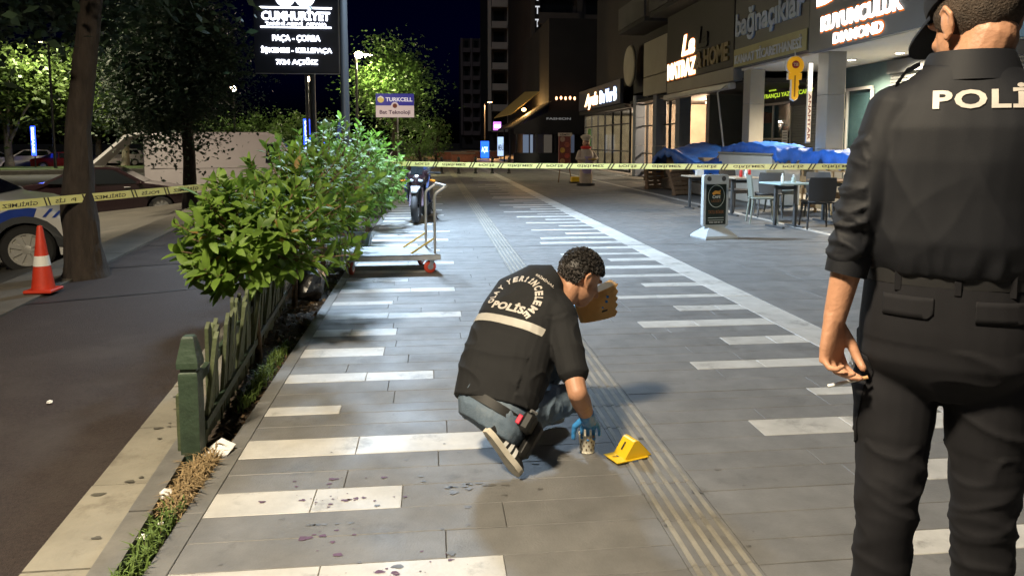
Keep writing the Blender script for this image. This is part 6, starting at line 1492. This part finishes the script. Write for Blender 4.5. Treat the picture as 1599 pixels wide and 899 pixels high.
pocket('rear_pocket_flap', -.125, -.03, 1.03, 1.075, Q(0, -.1, 0), Rr, -F); pocket('rear_pocket_flap', .045, .14, 1.03, 1.075, Q(0, -.1, 0), Rr, -F)
LB = (-Rr * .93 - F * .37).normalized(); LU = Z.cross(-LB).normalized() * -1
LU = V(-LB.y, LB.x, 0) * (-1); LU = LU if LU.dot(F) < 0 else -LU
pocket('cargo_pocket', -.06, .05, .72, .885, hl_ - Z * hl_.z, LU, LB); pf = pocket('cargo_pocket_flap', -.068, .056, .865, .925, hl_ - Z * hl_.z + LB * .004, LU, LB)
p2, f2 = word('US', .045, .026, .04); stick('pocket_lettering', p2, f2, M_refl, trs, tt, hl_ - Z * hl_.z + Z * .885 + LU * -.005, -LU if (-LU).dot(Rr) > 0 else LU, Z, LB, .016, 1)
for s_, a in ((-1, al), (1, ar)):
    mb = MB(); f0 = V(a.x, a.y, 0)
    mb.oval([(f0 + F * -.07 + Z * .03, Rr * .032, Z * .03), (f0 + F * -.04 + Z * .05, Rr * .04, Z * .05), (f0 + F * .05 + Z * .045, Rr * .045, Z * .045), (f0 + F * .14 + Z * .032, Rr * .047, Z * .032), (f0 + F * .2 + Z * .022, Rr * .032, Z * .02)], 20, 2.6); mb.chain([f0 + Z * .06, f0 + Z * .16], [.05, .052]); mb.build('boot', M_rubber, off, 60)
# cap and hair
M_hair = mat('short_brown_hair', (.045, .03, .02), .75, var=.5, scale=60, bump=.5, bscale=220)
mb = MB(); bmh = bmesh.new()
def shell(name, L, rad, ctr, test, m, parent, disp=None, n=64):
    vs = []; idx = {}; fs = []
    for i in range(n // 2 + 1):
        a = -math.pi / 2 + math.pi * i / (n // 2)
        for j in range(n): b = 2 * math.pi * j / n; vs.append(V(ctr[0] + rad[0] * math.cos(a) * math.cos(b), ctr[1] + rad[1] * math.cos(a) * math.sin(b), ctr[2] + rad[2] * math.sin(a)))
    for i in range(n // 2):
        for j in range(n):
            q = (i * n + j, i * n + (j + 1) % n, (i + 1) * n + (j + 1) % n, (i + 1) * n + j)
            if all(test(vs[k]) for k in q): fs.append(q)
    us = sorted({k for f in fs for k in f}); mp = {k: i for i, k in enumerate(us)}
    pts = []
    for k in us:
        v = vs[k]
        if disp: v = v + (v - Vector(ctr)).normalized() * disp(v)
        pts.append(L(v.x, v.y, v.z))
    me = bpy.data.meshes.new(name); me.from_pydata(pts, [], [tuple(mp[k] for k in f) for f in fs]); me.materials.append(m); return put(name, me, parent, 180)
shell('hair', HL, (.0805, .1005, .0965), (0, -.013, .03), lambda v: v.y < .05 and (v.z > -.055 + .9 * max(0, v.y + .02)) and (v.z > -.06), M_hair, body, lambda v: .0025 * noise.noise(v * 60) - .004 * max(0, min(1, (-.0 - v.z) / .05)))
mb = MB(); rings = []
for z, k in ((.05, 1.0), (.075, 1.02), (.1, .98), (.125, .82), (.14, .55), (.146, .2)):
    rings.append([HL(.088 * k * math.cos(a), -.008 + .108 * k * math.sin(a), z - .018 * math.sin(a)) for a in [2 * math.pi * j / 40 for j in range(40)]])
mb.loft(rings); cap = mb.build('cap', M_cloth, off, 60)
mb = MB(); ra = []; rb = []
for j in range(21):
    a = R(22 + 136 * j / 20); x, y = .087 * math.cos(a), -.006 + .106 * math.sin(a); ra.append((x, y, .034)); k = math.sin(R(180 * j / 20)) ** .6
    rb.append((x * (1 + .1 * k), y + .085 * k, .034 - .035 * k - .25 * x * x / .1 * .3))
top = [HL(*p) for p in ra] + [HL(*p) for p in reversed(rb)]
bt_ = [HL(x, y, z - .006) for x, y, z in ra] + [HL(x, y, z - .006) for x, y, z in reversed(rb)]
n = len(top); mb.add(top + bt_, [(k, k + 1, n - 2 - k, n - 1 - k) for k in range(20)] + [(n + n - 1 - k, n + n - 2 - k, n + k + 1, n + k) for k in range(20)] + [(k, (k + 1) % n, (k + 1) % n + n, k + n) for k in range(n)]); mb.build('visor', M_cloth, cap, 50)
cg = thing('cigarette', 'white cigarette between the fingers of the standing officer', 'cigarette', otips[0][3] - Rr * .004 - F * .01)
mb = MB(); cdir = (-Rr - Z * .35 - F * .2).normalized(); mb.cyl(cdir * .006, cdir * .066, .004, n=10); mb.build('paper', M_wpaint, cg); mb = MB(); mb.cyl(cdir * -.02, cdir * .0059, .0041, n=10); mb.build('filter', mat('cork_tip', (.5, .28, .12), .7), cg)

# ---- the crouching officer
cr = thing('person', 'officer crouching in black vest, jeans and blue gloves over the paper cup', 'person', (0, 0, 0))
lerp = lambda a, b, t: a * (1 - t) + b * t
Qu = V(.545, -.80, -.26).normalized(); Ql = V(.78, -.5, -.34).normalized()
cen = [V(.262, 3.10, .262), V(.30, 3.16, .365), V(.35, 3.235, .485), V(.41, 3.305, .595), V(.465, 3.355, .68), V(.525, 3.375, .738), V(.585, 3.38, .765)]
hw_ = [.19, .202, .21, .212, .208, .135, .07]; hb3 = [.135, .14, .138, .13, .112, .088, .064]
spec = []
for i, c in enumerate(cen):
    t_ = min(1, i / 4); q = Ql.lerp(Qu, t_).normalized(); a = (cen[min(i + 1, 6)] - cen[max(i - 1, 0)]).normalized(); q = (q - a * q.dot(a)).normalized(); b = q.cross(a).normalized()
    spec.append((c, q * hw_[i], b * hb3[i]))
Bn = (spec[3][2]).normalized()
if Bn.z < 0: Bn = -Bn
Sp = (cen[4] - cen[2]).normalized(); Uq = (Qu - Sp * Qu.dot(Sp)).normalized(); Bn = (Bn - Sp * Bn.dot(Sp) - Uq * Bn.dot(Uq)).normalized()
shR, elR, wrR = V(.565, 3.215, .625), V(.60, 2.975, .352), V(.672, 3.085, .195)
shL, elL, wrL = V(.40, 3.50, .68), V(.60, 3.66, .50), V(.745, 3.585, .57)
hcc = V(.695, 3.395, .757); cf = V(.78, .30, -.52).normalized(); cu_ = V(.45, .25, .86); crx = cf.cross(cu_).normalized(); cu_ = crx.cross(cf).normalized()
kR, aR, kL, aL = V(.625, 3.30, .215), V(.30, 3.04, .17), V(.585, 3.47, .34), V(.46, 3.40, .1)
hR, hL = V(.375, 3.08, .235), V(.23, 3.165, .265)
mb = MB(); CL, crot = head(mb, hcc, crx, cf, cu_, 1.04)
mb.chain([CL(0, -.04, -.1), cen[5], cen[3], cen[0]], [.058, .08, .1, .1], 16)
mb.chain([cen[4], shR], [.07, .055], 14); mb.chain([shR, elR], [.053, .043], 14); mb.chain([elR, elR.lerp(wrR, .35), wrR], [.043, .043, .029], 16)
mb.chain([cen[4], shL], [.07, .055], 14); mb.chain([shL, elL], [.053, .042], 14); mb.chain([elL, wrL], [.041, .028], 14)
hd = (V(.69, 3.18, .12) - wrR).normalized(); hD = V(.25, .75, -.55); hT = V(-.95, .28, -.05); hN = V(-.1, -.55, -.8)
hand(mb, wrR, hD, hT, hN, (30, 34, 36, 30), .98, .22, (.45, .8, .55), .9)
hand(mb, wrL, V(.7, -.3, .35), V(.1, .3, .9), V(-.2, -.9, .2), (25, 30, 30, 35), .98, 0, (.6, .6, .3))
mb.chain([hR, kR, aR], [.08, .06, .04], 14); mb.chain([hL, kL, aL], [.08, .06, .04], 14)
cbody = remeshed('body', mb, .0048, 4, M_skin, cr)
# shirt and vest
mb = MB(); mb.oval(spec, 30, 2.4)
slR = shR.lerp(elR, .72)
mb.chain([cen[4] + Uq * .08, shR], [.085, .08], 18); mb.chain([shR, shR.lerp(elR, .45), slR], [.079, .074, .068], 18)
slL = shL.lerp(elL, .8); mb.chain([cen[4] - Uq * .08, shL], [.085, .078], 18); mb.chain([shL, slL], [.078, .066], 18)
def ds(p):
    q = V((p - cen[3]).dot(Uq), (p - cen[3]).dot(Sp), (p - cen[3]).dot(Bn)); d = .0025 * noise.noise(p * 8)
    arm = q.x > .17 and (p - shR).dot(elR - shR) > .01
    if arm: d += .006 * (crease(p, (9, 9, 9), 2) - .3)
    elif q.y < -.05: d += .009 * (crease(V(q.x + q.y * .5, q.y, 0), (4, 9, 1), 5) - .3) * min(1, (-.05 - q.y) / .1)
    else: d += .003 * (crease(V(q.x - q.y * .6, q.y, 0), (6, 4, 2), 3) - .3)
    return d
M_vest = mat('black_vest_cloth', (.0065, .007, .0085), .85, var=.15, scale=6, bump=.1, bscale=180)
sh_ = remeshed('vest_and_shirt', mb, .0056, 5, M_vest, cr, ds)
ts = bvh(sh_); O = cen[3] + Sp * .035
def arcword(s_, r0, h, a0, a1):
    P_ = []; F_ = []; n = len(s_); adv = []
    for ch in s_: adv.append(.35 if ch == ' ' else (.5 if ch in 'İIL' else 1.0 if ch not in 'MW' else 1.2))
    tot = sum(adv); acc = 0
    for ch, w_ in zip(s_, adv):
        if ch != ' ':
            a = a0 + (a1 - a0) * (acc + w_ / 2) / tot; p2, f2 = word(ch, abs(a1 - a0) * math.pi / 180 * r0 * w_ / tot * .86, h, .05); o = len(P_)
            ca, sa = math.cos(R(a)), math.sin(R(a))
            for x, y in p2: P_.append((x * sa + (r0 + y) * ca, -x * ca + (r0 + y) * sa))
            F_ += [tuple(i + o for i in f) for f in f2]
        acc += w_
    return P_, F_
p2, f2 = arcword('OLAY YERİ İNCELEME', .098, .036, 205, -42); stick('arc_lettering', p2, f2, M_refl, sh_, ts, O, Uq, Sp, Bn, .003, 1)
p2, f2 = word('POLİS', .17, .05, .05, 1.05, .12); stick('police_lettering', [(x - .005, y - .068) for x, y in p2], f2, M_refl, sh_, ts, O, Uq, Sp, Bn, .003, 1)
p2, f2 = word('KRİMİNAL', .1, .017, .02); stick('small_lettering', [(x + .085, y + .128 - .35 * x) for x, y in p2], f2, M_refl, sh_, ts, O, Uq, Sp, Bn, .003, 1)
n = 36; xs = [-.185 + .37 * k / n for k in range(n + 1)]; pts = [(x, -.135 + .02 * x) for x in xs] + [(x, -.096 + .02 * x) for x in xs]
bd = stick('reflective_band', pts, [(k, k + 1, n + 2 + k, n + 1 + k) for k in range(n)], mat('band_silver', (.42, .4, .36), .5, var=.06, scale=30), sh_, ts, O, Uq, Sp, Bn, .0035, 1)
# vest edge over the shoulder sleeve
# jeans
M_jean = mat('blue_grey_denim', (.11, .155, .21), .85, var=.3, scale=9, bump=.25, bscale=200, dirt=(.18, .22, .26), dscale=5, dth=.55)
mb = MB(); a0_ = (cen[1] - cen[0]).normalized()
mb.oval([(cen[0] + a0_ * .07, Ql * .165, spec[0][2].normalized() * .118), (cen[0], Ql * .172, spec[0][2].normalized() * .128), (cen[0] - a0_ * .06, Ql * .172, spec[0][2].normalized() * .128), (cen[0] - a0_ * .11, Ql * .15, spec[0][2].normalized() * .11)], 26, 2.4)
mb.chain([hR, kR], [.098, .072], 18); mb.chain([kR, kR.lerp(aR, .5), aR], [.07, .066, .055], 18); mb.chain([hL, kL], [.098, .072], 18); mb.chain([kL, aL], [.068, .055], 18)
jn = remeshed('jeans', mb, .0058, 5, M_jean, cr, lambda p: .003 * noise.noise(p * 7) + .009 * (crease(V(p.x, p.y - p.x * .5, p.z), (16, 7, 9), 2) - .3) * (1 if p.x > .42 else .4))
tjn = bvh(jn)
bb0 = spec[0][2].normalized(); bb0 = bb0 if bb0.z > 0 else -bb0
# belt with pouch
mb = MB(); rings = []
for dz, g in ((-.02, .008), (.02, .008), (.02, .001), (-.02, .001)):
    rings.append([cen[0] + a0_ * (-.012 + dz) + Ql * ((.173 + g) * math.cos(a)) + bb0 * ((.128 + g) * math.sin(a)) for a in [2 * math.pi * j / 44 for j in range(44)]])
rings.append(rings[0]); mb.loft(rings, False); mb.build('belt', mat('black_leather', (.008, .008, .008), .6), cr, 40)
bx_ = cen[0] + a0_ * .0 + Ql * .165 + bb0 * .075; rotp = Matrix((Ql, bb0, Ql.cross(bb0))).transposed()
mb = MB(); mb.cbox(bx_ + Ql * .02, (.05, .1, .085), .014, rotp); pu = mb.build('phone_pouch', MATS['black_leather'], cr, 40)
mb = MB(); mb.cbox(bx_ + bb0 * .052 - Ql * .012 - a0_ * .01, (.02, .008, .04), .003, rotp); mb.build('red_tag', mat('red_fabric', (.6, .02, .06), .6), pu)
mb = MB(); mb.tube([bx_ + Ql * .03 + bb0 * .05 + a0_ * .045, bx_ + Ql * .05 + bb0 * .02 + a0_ * .05], .007, 8); mb.build('snap', M_steel, pu)
mb = MB(); mb.cbox(bx_ + Ql * .03 - bb0 * .08 - a0_ * .05, (.045, .09, .17), .02, rotp); mb.build('holster', MATS['black_leather'], cr, 40)
h, n_, i, d = tjn.ray_cast(cen[0] + a0_ * .02 - Ql * .1 + bb0 * .5, -bb0)
if h: mb = MB(); mb.cbox(h + bb0 * .006, (.012, .006, .05), .002, rotp @ Matrix.Rotation(0, 3, 'X')); mb.build('belt_loop', M_jean, jn)
# shoe with stripes
he, to = V(.205, 2.94, .215), V(.335, 2.955, .02); ax = (to - he).normalized(); sn = V(-.88, -.45, -.1); sn = (sn - ax * sn.dot(ax)).normalized(); sd = ax.cross(sn).normalized()
if sd.x < 0: sd = -sd
def shoe(he, ax, sn, sd, L_, nm='shoe'):
    out = [(0, .0), (.0, .018), (.03, .03), (.09, .033), (.15, .032), (.2, .043), (.24, .044), (.265, .034), (.278, .012)]
    rim = [(x, y) for x, y in out] + [(x, -y * .92) for x, y in reversed(out)]
    mb = MB(); k = L_ / .278
    mb.prism([(x * k, y) for x, y in rim], he, ax, sd, -sn * .024); sh = mb.build(nm, mat('cream_rubber_sole', (.6, .56, .47), .6, var=.12, scale=18, dirt=(.3, .26, .2), dscale=16, dth=.55), cr, 40)
    up = -sn; base = he + up * .02
    mb = MB(); mb.oval([(base + ax * .004 * k + up * .03, sd * .022, up * .034), (base + ax * .03 * k + up * .045, sd * .033, up * .05), (base + ax * .08 * k + up * .042, sd * .035, up * .05), (base + ax * .13 * k + up * .03, sd * .036, up * .038), (base + ax * .2 * k + up * .016, sd * .042, up * .026), (base + ax * .25 * k + up * .008, sd * .038, up * .016), (base + ax * .272 * k + up * .004, sd * .02, up * .008)], 20, 2.3); u_ = mb.build('upper', mat('black_shoe_cloth', (.015, .015, .016), .6), sh, 60)
    tu = bvh(u_)
    for j in range(3):
        x0 = (.095 + .034 * j) * k; pts = [(x0, .0), (x0 + .018, .0), (x0 + .006, .052 - .008 * j), (x0 - .012, .052 - .008 * j)]
        stick('stripe', pts, [(0, 1, 2, 3)], M_wpaint, u_, tu, base, ax, up, sd, .0025, 3)
        stick('stripe', pts, [(0, 1, 2, 3)], M_wpaint, u_, tu, base, ax, up, -sd, .0025, 3)
    mb = MB(); mb.cbox(base + ax * .012 + up * .07, (.03, .035, .03), .01, Matrix((ax, sd, up)).transposed()); mb.build('heel_tab', M_wpaint, u_, 40)
shoe(he, ax, sn, sd, .25)
shoe(V(.40, 3.39, .03) + V(0, 0, 0), V(.86, .5, 0).normalized(), V(0, 0, -1), V(.5, -.86, 0).normalized(), .27)
# gloves
M_glove = mat('blue_nitrile', (.05, .26, .62), .35, bump=.15, bscale=40)
mb = MB(); hand(mb, wrR, hD, hT, hN, (30, 34, 36, 30), 1.0, .22, (.45, .8, .55), 1.16)
fw = (elR - wrR).normalized(); mb.capsule(wrR + fw * .045, wrR - fw * .01, .037, .033, 16)
gl = remeshed('glove', mb, .004, 2, M_glove, cr, lambda p: .0016 * noise.noise(p * 60))
mb = MB(); hand(mb, wrL, V(.7, -.3, .35), V(.1, .3, .9), V(-.2, -.9, .2), (25, 30, 30, 35), 1.0, 0, (.6, .6, .3), 1.16); mb.capsule(wrL + (elL - wrL).normalized() * .04, wrL, .036, .033, 16); remeshed('glove', mb, .0045, 2, M_glove, cr)
# curly hair
M_curl = mat('dark_curly_hair', (.018, .015, .013), .55, var=.5, scale=40)
M_curl2 = mat('grey_curly_hair', (.09, .08, .075), .55, var=.4, scale=40)
hm = shell('hair', CL, (.083, .104, .1), (0, -.014, .033), lambda v: v.y < .075 and ((v.y < -.04 and v.z > -.062) or v.z > .022 + .35 * max(0, v.y)), M_curl, cbody, lambda v: .007 * noise.noise(v * 45) + .006 * abs(noise.noise(v * 90)))
rg = random.Random(31); ca = MB(); cb_ = MB()
for k in range(1700):
    u = rg.uniform(-.75, 1); a = rg.uniform(0, 6.283); q = math.sqrt(1 - u * u); v = V(.083 * q * math.cos(a), -.014 + .104 * q * math.sin(a), .033 + .1 * u)
    if not (v.y < .075 and ((v.y < -.045 and v.z > -.055) or v.z > .03 + .35 * max(0, v.y))): continue
    nn = (v - V(0, -.014, .034)).normalized(); t1 = nn.orthogonal().normalized(); t2 = nn.cross(t1); ph = rg.uniform(0, 6.3); rr = rg.uniform(.005, .012); d1 = t1 * math.cos(ph) + t2 * math.sin(ph); d2 = nn.cross(d1)
    pts = [v + nn * (rr * .8 * math.sin(s_ * 3.14) + rr * .2) + d1 * rr * (s_ * 1.6 - .8) + d2 * rr * .9 * math.sin(s_ * 5) for s_ in (0, .25, .5, .75, 1)]
    side = v.z < .02 and rg.random() < .6
    (cb_ if side else ca).tube([CL(*p) for p in pts], [.0013, .002, .002, .0017, .0008], 4)
o = ca.build('curls', M_curl, hm, 180); o['kind'] = 'stuff'; o = cb_.build('grey_curls', M_curl2, hm, 180); o['kind'] = 'stuff'
# brown paper bag
bg_ = thing('paper_bag', 'open brown paper evidence bag held before the crouching officer', 'bag', (.80, 3.53, .602))
M_kraft = mat('kraft_paper', (.62, .36, .13), .8, var=.15, scale=8, bump=.3, bscale=18)
ua = V(.92, .1, .32).normalized(); ub = V(-.3, -.1, .94); ub = (ub - ua * ub.dot(ua)).normalized(); uc = ua.cross(ub)
def bagring(x, w_, d_, jag=0):
    P_ = []
    cs_ = [(-w_, -d_), (-w_ * .3, -d_ * 1.08), (w_ * .3, -d_ * 1.08), (w_, -d_), (w_ * 1.0, -d_ * .1), (w_, d_), (w_ * .3, d_ * 1.08), (-w_ * .3, d_ * 1.08), (-w_, d_), (-w_ * 1.0, d_ * .1)]
    dense = []
    for (b0, c0), (b1, c1) in zip(cs_, cs_[1:] + cs_[:1]):
        for k in range(3): f = k / 3; dense.append((b0 + (b1 - b0) * f, c0 + (c1 - c0) * f))
    for k, (b, c) in enumerate(dense): P_.append(ua * (x + (jag if k % 2 else 0) + .02 * (b / .06) * (1 if x > 0 else 0)) + ub * b + uc * c)
    return P_
mb = MB(); mb.loft([bagring(-.1, .058, .006), bagring(-.085, .062, .016), bagring(-.03, .068, .034), bagring(.05, .074, .044), bagring(.09, .076, .046, .012)], False)
mb.add([p for p in bagring(-.1, .058, .006)], [tuple(range(30))])
b_ = mb.build('bag_body', M_kraft, bg_, 25); sm = b_.modifiers.new('thickness', 'SOLIDIFY'); sm.thickness = .0012
tb_ = bvh(b_); mk = [(.005, -.034), (.035, -.034), (.038, -.026), (.01, -.024)]
sgn = 1 if uc.y < 0 else -1
stick('printed_mark', mk, [(0, 1, 2, 3)], M_ink, b_, tb_, V(0, 0, 0), ua, ub, uc * sgn, .0015, 2)
